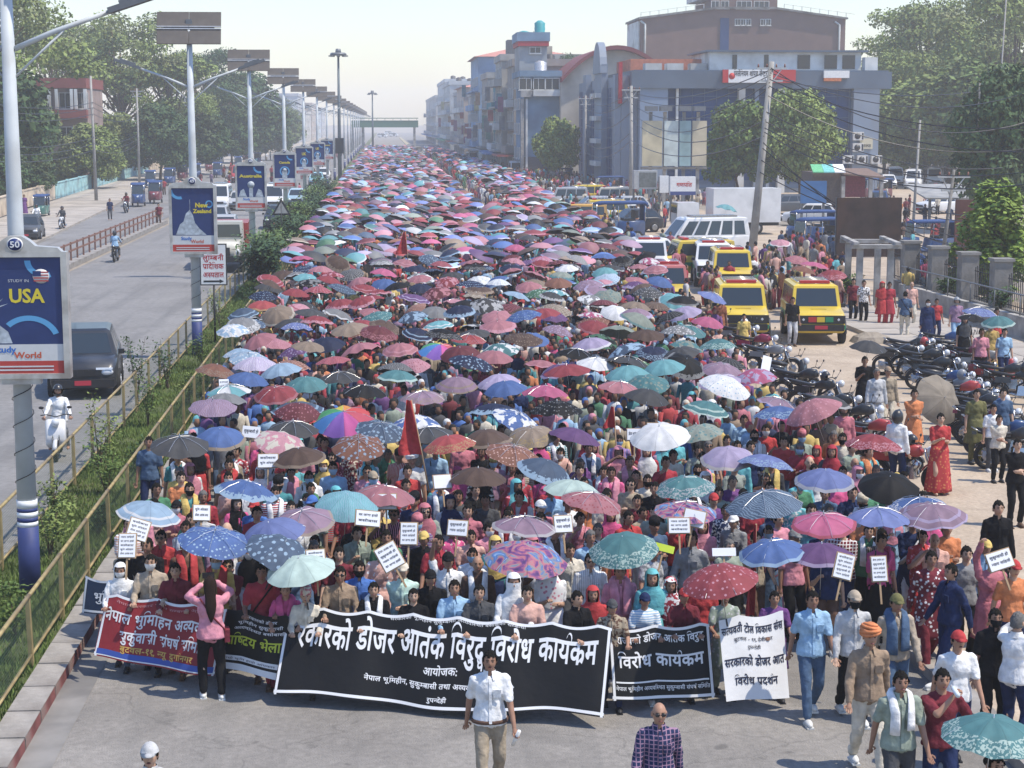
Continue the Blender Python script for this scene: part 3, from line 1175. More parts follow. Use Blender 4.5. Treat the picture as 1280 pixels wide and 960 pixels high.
def umbrella(x, y, z, c, pat='plain', c2='white', w=1.24, tilt=(0, 0), rz=0, under=None, label=None, detail=True, group='umbrellas held up in the march'):
 """z is the height of the rim"""
 o = thing('umbrella', label, 'umbrella', (x, y, z), 0, group, scale=w / 1.24, rot=(tilt[0], tilt[1], rz))
 m = umb_mat(c, pat, c2, under)
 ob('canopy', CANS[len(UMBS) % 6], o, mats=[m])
 ob('shaft', SHAFT, o, mats=[STEEL])
 ob('ferrule', FERR, o, mats=[STEEL])
 if detail:
  ob('grip', GRIP, o, mats=[BLACKP])
  ob('ribs', RIBS, o, mats=[STEEL])
 UMBS.append([o, c, pat, c2, label])
 return o
# ------------------------------------------------------------------ ground, roads, kerbs
def rough_ground(name, stops, scale, bump, bscale, rough=.95, stains=None, cracks=False, tracks=None):
 m = bpy.data.materials.new(name)
 m.use_nodes = True
 nt = m.node_tree
 b = nt.nodes['Principled BSDF']
 b.inputs['Roughness'].default_value = rough
 b.inputs['Specular IOR Level'].default_value = .25
 t = tex(nt, 'Noise', scale, 8, Roughness=.62)
 out = ramp(nt, t.outputs['Fac'], stops)
 t2 = tex(nt, 'Noise', scale * 26, 3)
 f2 = ramp(nt, t2.outputs['Fac'], [(.3, (.8, .8, .8)), (.7, (1.12, 1.12, 1.12))])
 out = mix(nt, .8, out, f2, 'MULTIPLY')
 if stains:
  t3 = tex(nt, 'Noise', .55, 6, Distortion=.8)
  f3 = ramp(nt, t3.outputs['Fac'], [(.54, (0, 0, 0)), (.7, (.7, .7, .7))])
  out = mix(nt, f3, out, stains)
 if cracks:
  v = tex(nt, 'Voronoi', .22, 0)
  v.feature = 'DISTANCE_TO_EDGE'
  w = tex(nt, 'Noise', 1.3, 5)
  vm = nt.nodes.new('ShaderNodeVectorMath')
  vm.operation = 'MULTIPLY_ADD'
  vm.inputs[1].default_value = (1.7, 1.7, 0)
  tc = nt.nodes.new('ShaderNodeTexCoord')
  nt.links.new(w.outputs['Color'], vm.inputs[0])
  nt.links.new(tc.outputs['Object'], vm.inputs[2])
  nt.links.new(vm.outputs[0], v.inputs['Vector'])
  f4 = ramp(nt, v.outputs['Distance'], [(.0, (.3, .3, .3)), (.005, (0, 0, 0))])
  out = mix(nt, f4, out, (.05, .048, .045))
 if tracks:
  mp = nt.nodes.new('ShaderNodeMapping')
  mp.inputs['Scale'].default_value = (1.1, .045, 1)
  tc = nt.nodes.new('ShaderNodeTexCoord')
  nt.links.new(tc.outputs['Object'], mp.inputs[0])
  t5 = nt.nodes.new('ShaderNodeTexNoise')
  t5.inputs['Scale'].default_value = 1.3
  t5.inputs['Detail'].default_value = 3
  nt.links.new(mp.outputs[0], t5.inputs['Vector'])
  out = mix(nt, ramp(nt, t5.outputs['Fac'], [(.5, (0, 0, 0)), (.72, (.6, .6, .6))]), out, tracks)
  t6 = tex(nt, 'Noise', 2.6, 2)
  out = mix(nt, ramp(nt, t6.outputs['Fac'], [(.68, (0, 0, 0)), (.74, (.5, .5, .5))]), out, (.06, .058, .055))
 nt.links.new(out, b.inputs['Base Color'])
 t4 = tex(nt, 'Noise', bscale, 6)
 bn = nt.nodes.new('ShaderNodeBump')
 bn.inputs['Strength'].default_value = bump
 bn.inputs['Distance'].default_value = .05
 nt.links.new(t4.outputs['Fac'], bn.inputs['Height'])
 nt.links.new(bn.outputs[0], b.inputs['Normal'])
 return m
M_ASPH = rough_ground('road_asphalt', [(.3, (.20, .186, .168)), (.7, (.285, .266, .24))], .4, .5, 40, stains=(.15, .142, .13), cracks=True, tracks=(.15, .145, .135))
M_ASPH_L = rough_ground('road_worn', [(.3, (.185, .178, .17)), (.7, (.24, .232, .222))], .2, .2, 30, stains=(.15, .145, .14), tracks=(.13, .128, .125))
M_SAND = rough_ground('sandy_ground', [(.3, (.33, .26, .19)), (.68, (.47, .385, .29))], .5, 1.0, 4.0, stains=(.27, .215, .16))
M_DIRT = rough_ground('dirt', [(.3, (.22, .19, .15)), (.7, (.33, .285, .23))], .2, .7, 5.0, stains=(.16, .15, .11))
M_GRASSG = rough_ground('grass_soil', [(.35, (.06, .08, .03)), (.65, (.11, .13, .05))], 1.5, 1.0, 20, stains=(.22, .18, .11))
M_CONC = mat('concrete', (.34, .325, .30), .9, var=.22, scale=3, bump=.5, bscale=25, dirt=(.17, .16, .14))
M_CONC_D = mat('old_concrete', (.20, .19, .175), .92, var=.3, scale=2, bump=.6, bscale=14, dirt=(.09, .085, .075))
M_KERBRED = mat('kerb_red_paint', (.17, .055, .05), .85, var=.35, scale=3, bump=.5, bscale=25, dirt=(.24, .18, .155))
M_KERBW = mat('kerb_worn', (.28, .26, .235), .9, var=.2, scale=4, bump=.4, bscale=25, dirt=(.2, .18, .16))
def sheet(name, xs, z, m, y0=None, y1=None, sub=True):
 """a strip of ground; xs = list of (y, x_left, x_right)"""
 mb = MB()
 rings = [[(a, y, z), (b, y, z)] for y, a, b in xs]
 vs = [p for r in rings for p in r]
 mb.add(vs, [(2 * i, 2 * i + 1, 2 * i + 3, 2 * i + 2) for i in range(len(rings) - 1)], smooth=False)
 return tag(mb.build(name, m), kind='structure')
g0 = MB()
g0.add([(-3000, -60, -.03), (3000, -60, -.03), (3000, 4500, -.03), (-3000, 4500, -.03)], [(0, 1, 2, 3)], smooth=False)
tag(g0.build('ground', M_DIRT), kind='structure')
sheet('sandy_lot', [(5, 7.75, 26), (58, 7.75, 26), (120, 7.75, 30), (240, 7.75, 22)], 0.0, M_SAND)
sheet('road', [(-5, -4.45, 7.4), (1300, -4.45, 7.4)], 0.004, M_ASPH)
sheet('road', [(-5, -16.2, -6.85), (1300, -16.2, -6.85)], 0.004, M_ASPH_L)
sheet('service_road', [(60, -20.5, -17.5), (100, -21.2, -17.5), (125, -22.6, -17.5), (197, -26.5, -17.5), (300, -27, -17.5), (1300, -27, -17.5)], 0.004, M_ASPH_L)
sheet('service_road', [(240, 7.75, 20), (1300, 7.75, 20)], 0.0, M_ASPH_L)
sheet('parking_lot', [(95, 34, 100), (240, 28, 140)], 0.02, M_SAND)
# sidewalk on the far left, raised, made of slabs
mb = MB()
for (ya, xa, wa), (yb, xb, wb) in zip([(60, -20.5, -25), (100, -21.2, -27.6), (125, -22.6, -29.4), (197, -26.5, -33.2), (300, -27, -36.6)], [(100, -21.2, -27.6), (125, -22.6, -29.4), (197, -26.5, -33.2), (300, -27, -36.6), (700, -27, -38)]):
 n = 12
 for k in range(n):
  f0, f1 = k / n, (k + .97) / n
  y0, y1 = ya + (yb - ya) * f0, ya + (yb - ya) * f1
  x0, x1 = xa + (xb - xa) * f0, xa + (xb - xa) * f1
  w0, w1 = wa + (wb - wa) * f0, wa + (wb - wa) * f1
  mb.loft([[(x0, y0, -.1), (x0, y0, .14), (w0, y0, .14), (w0, y0, -.1)], [(x1, y1, -.1), (x1, y1, .14), (w1, y1, .14), (w1, y1, -.1)]], smooth=False)
tag(mb.build('sidewalk', mat('sidewalk_dust', (.36, .32, .27), .92, var=.2, scale=.6, bump=.4, bscale=10, dirt=(.26, .23, .19))), kind='structure')
# median: soil bed between two kerbs built of single kerbstones
tag(sheet('median_bed', [(-5, -6.62, -4.88), (60, -6.62, -4.88), (400, -6.62, -4.88)], .12, M_GRASSG), kind='structure')
tag(sheet('median_bed', [(400, -6.62, -4.88), (1300, -6.62, -4.88)], .12, M_GRASSG), kind='structure')
kerb_in = thing('median_kerb', 'concrete kerb with a dark red painted face along the left edge of the march road', 'kerb', (0, 0, 0))
del kerb_in['category'], kerb_in['label']
kerb_in['kind'] = 'structure'
ks = MB()
ks.box((0, 0, .075), (.43, .985, .19), mi=0, taper=.97)
ks.add([(.218, -.485, -.018), (.218, .485, -.018), (.213, .485, .165), (.213, -.485, .165)], [(0, 1, 2, 3)], 1, False)
KERB = ks.mesh('kerbstone', [M_KERBW, M_KERBRED])
for i in range(75):
 ob('kerbstone', KERB, kerb_in, (-4.665 + R.uniform(-.006, .006), 12.5 + i + .0, R.uniform(-.006, .006)), (0, 0, R.uniform(-.006, .006)))
mb = MB()
mb.b2(-4.88, -4.45, 87, 1000, -.02, .165)
mb.build('kerb_run', M_KERBW, kerb_in)
gut = MB()
gut.add([(-4.45, 8, .010), (-4.02, 8, .010), (-4.02, 400, .010), (-4.45, 400, .010)], [(0, 1, 2, 3)], smooth=False)
tag(gut.build('gutter', mat('gutter_grey', (.2, .19, .175), .9, var=.2, scale=2, dirt=(.13, .125, .12))), kind='structure')
mb = MB()
for i in range(60):
 mb.b2(-6.84, -6.62, 14 + i * 1.5, 15.48 + i * 1.5, -.02, .16)
mb.b2(-6.84, -6.62, 104, 900, -.02, .16)
tag(mb.build('outer_median_kerb', M_KERBW), kind='structure')
kr = thing('right_kerb', None, None, (0, 0, 0))
kr['kind'] = 'structure'
ks = MB()
ks.box((0, 0, .07), (.34, 1.185, .18), taper=.95)
KERB2 = ks.mesh('kerbstone', [M_KERBW])
for i in range(40):
 ob('kerbstone', KERB2, kr, (7.57 + R.uniform(-.01, .01), 12 + i * 1.2, R.uniform(-.01, .004)), (0, 0, R.uniform(-.01, .01)))
# divider strip far right of the carriageway, dusty with weeds
mb = MB()
mb.b2(7.4, 8.6, 130, 900, -.02, .16)
tag(mb.build('road_divider', mat('divider_dust', (.34, .30, .2), .95, var=.35, scale=.5)), kind='structure')
# grass on the median
def blades(name, n, area, h, m, seed, w=.012):
 r = random.Random(seed)
 v, f = [], []
 for i in range(n):
  x, y = area(r)
  hh = h * r.uniform(.4, 1.2)
  a = r.uniform(0, PI)
  dx, dy = math.cos(a) * w, math.sin(a) * w
  lx, ly = r.uniform(-.6, .6) * hh, r.uniform(-.6, .6) * hh
  o = len(v)
  v += [(x - dx, y - dy, .11), (x + dx, y + dy, .11), (x + lx, y + ly, .11 + hh)]
  f.append((o, o + 1, o + 2))
 me = bpy.data.meshes.new(name)
 me.from_pydata(v, [], f)
 me.materials.append(m)
 return me
M_GRASS = mat('grass_blades', (.12, .17, .045), .8, var=.45, scale=2.5, spec=.2)
def garea(r):
 while 1:
  y = 17 + 70 * r.random() ** 1.5
  x = r.uniform(-6.6, -4.9)
  if noise.noise(Vector((x * .9, y * .5, 0))) > -.28 or r.random() < .3:
   return x, y
tag(ob('grass', blades('grass', 52000, garea, .13, M_GRASS, 3, .014)), 'short green grass growing between the two yellow median railings', 'grass', kind='stuff')
def leafy(name, x, y, w, h, n, label, group, m, leaf=.05, stems=5, seed=1, z0=.12, cat='shrub'):
 r = random.Random(seed)
 o = thing(name, label, cat, (x, y, z0), 0, group)
 st = MB()
 lf = MB()
 for s in range(stems):
  a = r.uniform(0, 2 * PI)
  tip = Vector((math.cos(a) * w * r.uniform(.3, .9), math.sin(a) * w * r.uniform(.3, .9), h * r.uniform(.6, 1.05)))
  pts = [Vector((r.uniform(-.05, .05), r.uniform(-.05, .05), 0))]
  for k in range(1, 5):
   t = k / 4
   pts.append(Vector((tip.x * t ** 1.3, tip.y * t ** 1.3, tip.z * t)) + Vector((r.uniform(-.03, .03), r.uniform(-.03, .03), 0)))
  st.tube(pts, [.014, .012, .009, .006, .003], 5)
  for q in range(n // stems):
   t = r.uniform(.2, 1) ** .7
   i = min(3, int(t * 4))
   p = pts[i].lerp(pts[i + 1], t * 4 - i) + Vector((r.gauss(0, w * .22), r.gauss(0, w * .22), r.gauss(0, .05)))
   d = Vector((r.gauss(0, 1), r.gauss(0, 1), r.gauss(0, .5))).normalized() * leaf * r.uniform(.6, 1.3)
   e = d.cross(Vector((r.gauss(0, .4), r.gauss(0, .4), 1))).normalized() * leaf * .45
   lf.add([p - d, p + e, p + d, p - e], [(0, 1, 2, 3)], smooth=False)
 st.build('stem', M_BARK, o)
 lf.build('foliage', m, o)
 return o
M_BARK = mat('bark', (.12, .085, .06), .95, var=.35, scale=6, bump=.8, bscale=20)
M_LEAF = mat('leaves_mid', (.10, .155, .035), .75, dirt=(.13, .15, .06), var=.5, scale=.9, spec=.3)
M_LEAF_D = mat('leaves_dark', (.05, .095, .03), .75, dirt=(.085, .11, .05), var=.5, scale=.7, spec=.3)
M_LEAF_L = mat('leaves_light', (.175, .225, .06), .75, dirt=(.19, .20, .10), var=.45, scale=.6, spec=.3)
M_LEAF_Y = mat('leaves_fresh', (.16, .23, .035), .7, var=.35, scale=.8, spec=.3)
places = [(-5.5, 25.5, .35, .8), (-5.9, 30.5, .5, 1.1), (-5.3, 32, .3, .6), (-5.7, 35.5, .45, 1.1), (-6.3, 38.5, .5, 1.6), (-5.4, 38, .3, .7), (-5.9, 43.5, .5, 1.3), (-5.3, 47, .35, .9), (-6.2, 50, .5, 1.5),
          (-5.6, 54, .5, 1.2), (-6.3, 33, .35, .9), (-6.5, 46, .4, 1.9), (-5.5, 60, .5, 1.3), (-6.1, 65, .6, 1.6), (-5.3, 68, .4, 1.3)]
pw = ['first small bush on the near end of the median grass', 'bush with pinkish stems beside the first lamp post', 'low bush against the near yellow rail', 'leafy bush leaning over the median grass',
      'tall thin shrub by the scooter side rail', 'small low bush by the crowd side rail', 'wide loose shrub in the middle of the median', 'small bush near the man in the blue tee', 'tall shrub reaching over the road side rail',
      'bushy plant near the hospital sign post', 'short shrub just behind the first lamp post', 'long arching shrub stretching over the road side rail', 'bush beyond the hospital sign', 'dense shrub under the second billboard', 'small shrub by the far part of the rail']
for i, (x, y, w, h) in enumerate(places):
 leafy('shrub', x, y, w, h, 420, pw[i], 'shrubs on the median', (M_LEAF, M_LEAF_L, M_LEAF_D)[i % 3], seed=20 + i, leaf=.05)
hl = ['dark hedge clump nearest the warning sign triangle', 'dark hedge clump second along the median', 'wide dusty green hedge clump on the median', 'brownish green hedge clump beside the umbrellas', 'hedge clump under the third billboard', 'hedge clump beyond the third billboard',
      'far hedge clump on the median', 'hedge clump near the tall mast', 'small far hedge clump past the mast', 'last visible hedge clump on the median']
for i in range(10):
 y = 78 + i * 9.5
 o = leafy('hedge', -5.6 + R.uniform(-.25, .25), y, 1.15, 2.0 + R.uniform(-.3, .6), 2600, hl[i], 'hedge clumps along the median', (M_LEAF_D, M_LEAF, M_LEAF_D)[i % 3], leaf=.11, stems=14, seed=60 + i, cat='hedge')
 o.scale = (1, 3.6, 1)
# ------------------------------------------------------------------ railings
M_BRASS = mat('yellow_rail_paint', (.31, .24, .11), .6, .1, var=.3, scale=4, dirt=(.22, .15, .08))
M_BROWN = mat('brown_rail_paint', (.20, .10, .07), .7, var=.25, scale=3)
def net_mat():
 m = bpy.data.materials.new('green_wire_net')
 m.use_nodes = True
 nt = m.node_tree
 b = nt.nodes['Principled BSDF']
 b.inputs['Base Color'].default_value = (.07, .11, .075, 1)
 b.inputs['Roughness'].default_value = .7
 tr = nt.nodes.new('ShaderNodeBsdfTransparent')
 ms = nt.nodes.new('ShaderNodeMixShader')
 tc = nt.nodes.new('ShaderNodeTexCoord')
 sp = nt.nodes.new('ShaderNodeSeparateXYZ')
 nt.links.new(tc.outputs['Object'], sp.inputs[0])
 def fr(src, k):
  a = nt.nodes.new('ShaderNodeMath')
  a.operation = 'MULTIPLY'
  a.inputs[1].default_value = k
  nt.links.new(src, a.inputs[0])
  c = nt.nodes.new('ShaderNodeMath')
  c.operation = 'FRACT'
  nt.links.new(a.outputs[0], c.inputs[0])
  d = nt.nodes.new('ShaderNodeMath')
  d.operation = 'LESS_THAN'
  d.inputs[1].default_value = .13
  nt.links.new(c.outputs[0], d.inputs[0])
  return d.outputs[0]
 mx = nt.nodes.new('ShaderNodeMath')
 mx.operation = 'MAXIMUM'
 nt.links.new(fr(sp.outputs[1], 22), mx.inputs[0])
 nt.links.new(fr(sp.outputs[2], 22), mx.inputs[1])
 nt.links.new(mx.outputs[0], ms.inputs[0])
 nt.links.new(tr.outputs[0], ms.inputs[1])
 nt.links.new(b.outputs[0], ms.inputs[2])
 nt.links.new(ms.outputs[0], nt.nodes['Material Output'].inputs['Surface'])
 return m
M_NET = net_mat()
def railing(x, y0, y1, step, h, label, m, zb=.14, r=.03, net=True):
 o = thing('railing', label, 'railing', (x, y0, zb), 0, 'yellow railings on both sides of the median')
 p = MB()
 p.box((0, 0, h / 2), (.06, .06, h))
 p.box((0, .07, h / 2 - .03), (.05, .03, h - .06))
 post = p.mesh('post', [m])
 n = int((y1 - y0) / step)
 q = MB()
 q.tube([(0, 0, h + .01), (0, step - .01, h + .01)], r, 8)
 top = q.mesh('top_rail', [m])
 q = MB()
 q.tube([(0, 0, .16), (0, step - .01, .16)], r * .8, 8)
 low = q.mesh('bottom_rail', [m])
 q = MB()
 q.add([(0, .04, .17), (0, step - .04, .17), (0, step - .04, h), (0, .04, h)], [(0, 1, 2, 3)], smooth=False)
 nm = q.mesh('wire_net', [M_NET])
 for i in range(n + 1):
  ob('post', post, o, (R.uniform(-.01, .01), i * step, 0), (R.uniform(-.02, .02), R.uniform(-.02, .02), 0))
  if i < n:
   ob('top_rail', top, o, (0, i * step, 0))
   ob('bottom_rail', low, o, (0, i * step, 0))
   if net:
    ob('wire_net', nm, o, (.005, i * step, 0))
 return o
railing(-4.95, 14.6, 200, 2.35, 1.0, 'yellow painted railing with wire net between the median grass and the marchers', M_BRASS)
railing(-6.5, 20, 200, 2.35, 1.05, 'yellow painted railing on the traffic side of the median, next to the scooter', M_BRASS)
gr = thing('guardrail', 'brown guardrail on a stone kerb dividing the left road from its service lane', 'guardrail', (-16.85, 60, 0))
p = MB()
p.box((0, 0, .75), (.09, .09, 1.0))
post = p.mesh('post', [M_BROWN])
q = MB()
q.b2(-.03, .03, 0, 1.98, -.05, .05)
rl = q.mesh('rail', [M_BROWN])
kk = MB()
kk.b2(-.3, .35, .02, 1.98, -.02, .26)
kme = kk.mesh('kerbstone', [M_KERBW])
for i in range(38):
 rzv = 0
 ob('post', post, gr, (0, i * 2.0, 0), (0, 0, 0))
 ob('rail', rl, gr, (0, i * 2.0 + .01, 1.16))
 ob('rail', rl, gr, (0, i * 2.0 + .01, .78))
 ob('kerbstone', kme, gr, (0, i * 2.0, 0))
# left boundary wall, cream then pale turquoise
wl = thing('boundary_wall', 'long low cream wall turning pale turquoise under the trees on the far left', 'wall', (0, 0, 0))
wallpts = [(60, -25), (100, -27.6), (125, -29.4), (158, -31.8), (197, -33.3), (245, -35), (291, -36.5), (340, -37)]
segs = []
for (ya, xa), (yb, xb) in zip(wallpts[:-1], wallpts[1:]):
 n = max(1, int((yb - ya) / 8))
 for k in range(n):
  segs.append((ya + (yb - ya) * k / n, xa + (xb - xa) * k / n, ya + (yb - ya) * (k + 1) / n, xa + (xb - xa) * (k + 1) / n))
M_CREAMW = mat('cream_wall', (.55, .45, .33), .9, var=.15, scale=1.5, dirt=(.34, .27, .2))
M_TURQW = mat('turquoise_wall', (.30, .50, .50), .9, var=.15, scale=1.5, dirt=(.2, .3, .3))
for k, (ya, xa, yb, xb) in enumerate(segs):
 d = Vector((xb - xa, yb - ya, 0))
 L = d.length
 m = M_CREAMW if ya < 172 or (ya > 270) else M_TURQW
 mb = MB()
 mb.box((0, 0, .75), (.22, L - .36, 1.5))
 mb.box((0, 0, 1.54), (.34, L - .36, .08))
 c = ((xa + xb) / 2, (ya + yb) / 2, .12)
 rz = math.atan2(-(xb - xa), yb - ya)
 mb.build('wall_panel', m, wl, loc=c, rot=(0, 0, rz))
 mb = MB()
 mb.box((0, 0, .83), (.34, .34, 1.66))
 mb.build('pillar', m, wl, loc=(xa, ya, .12), rot=(0, 0, rz))
# ------------------------------------------------------------------ trees
def leaf_cloud(r, lobes, n, leaf, flat=1.0):
 """leaf-sized faces spread through lobes (centre, radii)"""
 vs, fs = [], []
 tot = sum(l[1].x * l[1].y for l in lobes)
 for c, rad in lobes:
  k = int(n * rad.x * rad.y / tot)
  for _ in range(k):
   d = Vector((r.gauss(0, 1), r.gauss(0, 1), r.gauss(0, 1))).normalized()
   q = r.random() ** .38
   p = c + Vector((d.x * rad.x, d.y * rad.y, d.z * rad.z)) * q
   p += Vector((r.gauss(0, .15), r.gauss(0, .15), r.gauss(0, .12))) * rad.x * .35
   nrm = (d * .7 + Vector((r.gauss(0, .6), r.gauss(0, .6), r.gauss(.4, .5)))).normalized()
   a = nrm.cross(Vector((r.gauss(0, 1), r.gauss(0, 1), r.gauss(0, 1)))).normalized()
   b = nrm.cross(a)
   s = leaf * r.uniform(.55, 1.35)
   o = len(vs)
   vs += [tuple(p - a * s), tuple(p + b * s * .55), tuple(p + a * s), tuple(p - b * s * .55)]
   fs.append((o, o + 1, o + 2, o + 3))
 return vs, fs
def tree_mesh(kind, h, cr, seed):
 r = random.Random(seed)
 lobes, limbs = [], []
 if kind == 'airy':          # tall, forked, layers of thin foliage with sky between
  fork = h * .42
  for i in range(30):
   a = i * 2.4 + r.uniform(-.4, .4)
   lv = r.uniform(.55, 1)
   rr = cr * math.sqrt(r.uniform(.05, 1)) * (1.05 - .55 * max(0, lv - .6) / .4)
   c = Vector((math.cos(a) * rr, math.sin(a) * rr, h * (lv * .96)))
   s = cr * r.uniform(.16, .28)
   lobes.append((c, Vector((s * 1.15, s * 1.15, s * .62))))
  n, leaf = 14500, .2
 elif kind == 'dense':
  fork = h * .3
  for i in range(26):
   a = i * 2.4
   lv = (i + .5) / 26
   rr = cr * (1 - abs(lv - .4) ** 1.6 * 1.4) * r.uniform(.45, .8)
   c = Vector((math.cos(a) * rr, math.sin(a) * rr, h * (.25 + .66 * lv)))
   s = cr * r.uniform(.28, .42)
   lobes.append((c, Vector((s, s, s * .8))))
  n, leaf = 15000, .22
 elif kind == 'street':
  fork = h * .3
  for i in range(20):
   a = i * 2.4
   lv = (i + .5) / 20
   rr = cr * r.uniform(.35, .75) * (1.1 - abs(lv - .4))
   c = Vector((math.cos(a) * rr, math.sin(a) * rr, h * (.32 + .58 * lv)))
   s = cr * r.uniform(.26, .4)
   lobes.append((c, Vector((s, s, s * .8))))
  n, leaf = 11000, .2
 else:                        # weeping column
  fork = h * .5
  for i in range(34):
   a = i * 2.4
   lv = r.uniform(.15, 1)
   rr = cr * r.uniform(.2, .85) * (1.1 - .7 * lv)
   lobes.append((Vector((math.cos(a) * rr, math.sin(a) * rr, h * lv * .93)), Vector((cr * .22, cr * .22, h * .16))))
  n, leaf = 9000, .1
 tr = MB()
 lean = Vector((r.uniform(-.06, .06) * h, r.uniform(-.06, .06) * h, 0))
 tr.tube([(0, 0, -.2), (lean.x * .3, lean.y * .3, fork * .5), (lean.x, lean.y, fork), (lean.x * 1.2, lean.y * 1.2, h * .8)], [h * .019, h * .014, h * .011, h * .003], 9)
 for c, rad in lobes[::1 if kind == 'airy' else 2]:
  st = Vector((lean.x, lean.y, fork * r.uniform(.75, 1.3)))
  st.z = min(st.z, c.z - .3)
  mid = st.lerp(c, .55) + Vector((0, 0, -abs(c.z - st.z) * .08 + r.uniform(-.2, .4)))
  tr.tube([st, mid, c], [h * .007, h * .0045, h * .0015], 6)
 vs, fs = leaf_cloud(r, lobes, n, leaf)
 cr_ = bpy.data.meshes.new('crown')
 cr_.from_pydata(vs, [], fs)
 cr_.materials.append(None)
 return tr.mesh('trunk', [None]), cr_
TREES = {}
def tree(kind, x, y, h, label, m, group='trees on the left', seed=0, w=1.0, z=0.0, rz=None):
 k = (kind, seed)
 if k not in TREES:
  hh, cc = {'airy': (18, 8.5), 'dense': (10, 4.6), 'street': (8, 4.2), 'weep': (4.5, 1.5)}[kind]
  TREES[k] = (tree_mesh(kind, hh, cc, seed + 5), hh)
 (tm, cm), hh = TREES[k]
 s = h / hh
 o = thing('tree', label, 'tree', (x, y, z), R.uniform(0, 6) if rz is None else rz, group, scale=(s * w, s * w, s))
 ob('trunk', tm, o, mats=[M_BARK])
 ob('crown', cm, o, mats=[m])
 return o
LT = [  # u position, distance, height, kind, leaf material, width
 (-10, 185, 22, 'airy', M_LEAF_L, 1.1, 'tall loose tree filling the top left corner behind the first lamp post'),
 (80, 270, 23, 'airy', M_LEAF_L, 1.0, 'tall thin crowned tree above the red brick house'),
 (160, 250, 22.5, 'airy', M_LEAF_L, 1.15, 'tall open crowned tree with visible forked limbs right of the red house'),
 (215, 250, 17, 'airy', M_LEAF_L, 1.0, 'open tree left of the second solar lamp post'),
 (262, 300, 20, 'airy', M_LEAF_D, .95, 'dark tree between the second and third solar panels'),
 (300, 330, 17, 'dense', M_LEAF_D, 1.2, 'dark tree right of the second solar lamp post'),
 (-20, 165, 14, 'dense', M_LEAF_D, 1.2, 'dense dark tree at the left edge under the tall one'),
 (22, 215, 13, 'dense', M_LEAF, 1.1, 'mid green tree left of the red house'),
 (150, 236, 9, 'dense', M_LEAF_L, .9, 'light green tree right of the red house'),
 (205, 235, 10, 'dense', M_LEAF_D, 1.15, 'dark rounded tree left of the second lamp post'),
 (250, 262, 10, 'dense', M_LEAF_D, 1.15, 'dark rounded tree behind the second lamp post'),
 (293, 300, 10.5, 'dense', M_LEAF_D, 1.2, 'bluish dark tree left of the third lamp post'),
 (335, 360, 10, 'dense', M_LEAF_D, 1.3, 'hazy tree right of the third lamp post'),
 (355, 450, 11, 'dense', M_LEAF, 1.3, 'hazy tree beside the fourth lamp post'),
 (92, 206, 4.4, 'dense', M_LEAF, 1.25, 'bushy low tree just below the red house'),
 (122, 206, 7.5, 'dense', M_LEAF_L, 1.25, 'low yellowish tree below and right of the red house'),
 (45, 172, 4.6, 'dense', M_LEAF_D, 1.4, 'low dark tree behind the cream wall'),
 (8, 160, 6.5, 'dense', M_LEAF_D, 1.3, 'low dark tree at the left edge above the cream wall'),
 (40, 200, 11, 'dense', M_LEAF_D, .9, 'dark tree half hiding the left side of the red house'),
 (345, 520, 15, 'airy', M_LEAF_D, 1.2, 'distant hazy tall tree on the left side of the road'),
]
for i, (u, Y, h, kind, m, w, lab) in enumerate(LT):
 tree(kind, (u - 480) / 2200 * Y, Y, h, lab, m, 'trees on the left', i % 3, w)
RT = [
 (1130, 235, 17, 'airy', M_LEAF_L, 1.0, 'tall pale tree directly right of the blue office block'),
 (1165, 250, 24, 'airy', M_LEAF_L, 1.1, 'tall tree rising in the group right of the blue office block'),
 (1210, 240, 25, 'airy', M_LEAF_L, 1.05, 'tallest loose crowned tree near the upper right corner'),
 (1260, 220, 25, 'airy', M_LEAF_L, 1.0, 'thin crowned tall tree touching the upper right corner'),
 (1150, 215, 13, 'dense', M_LEAF_L, 1.25, 'light green rounded tree above the parked vans'),
 (1120, 255, 11, 'dense', M_LEAF, 1.3, 'mid green tree behind the blue office corner'),
 (1195, 210, 14, 'dense', M_LEAF_L, 1.3, 'rounded green tree in the right background'),
 (1238, 205, 15, 'dense', M_LEAF, 1.3, 'dark rounded tree in the right background'),
 (1110, 262, 16, 'airy', M_LEAF, 1.0, 'pale tree at the left end of the right hand wood'),
 (1272, 120, 11.5, 'dense', M_LEAF_D, .8, 'dark near tree at the right edge of the picture'),
 (1010, 290, 19, 'airy', M_LEAF_D, .9, 'pale tree crown in front of the brown hall'),
 (945, 295, 17.5, 'airy', M_LEAF_D, .8, 'smaller hazy tree in front of the brown hall'),
 (712, 262, 15.5, 'dense', M_LEAF_D, .9, 'tall dark tree between the blue tower and the glass mall'),
 (700, 268, 18, 'airy', M_LEAF_D, .6, 'thin topped tree right beside the blue tower'),
]
for i, (u, Y, h, kind, m, w, lab) in enumerate(RT):
 tree(kind, (u - 480) / 2200 * Y, Y, h, lab, m, 'trees on the right', i % 3, w)
tree('street', (925 - 480) / 2200 * 168, 168, 9.4, 'leafy tree in front of the left part of the blue office block', M_LEAF, 'street trees in front of the shops', 0, .95)
tree('street', (1003 - 480) / 2200 * 165, 165, 10.6, 'bright leafy tree in front of the blue glass facade', M_LEAF_L, 'street trees in front of the shops', 1, .82)
tree('street', (697 - 480) / 2200 * 212, 212, 8.2, 'pale green street tree below the blue tower', M_LEAF_L, 'street trees in front of the shops', 2, .85)
tree('weep', (1253 - 480) / 2200 * 73, 73, 4.9, 'weeping yellow green tree behind the iron fence on the right', M_LEAF_Y, None, 0, 1.5)
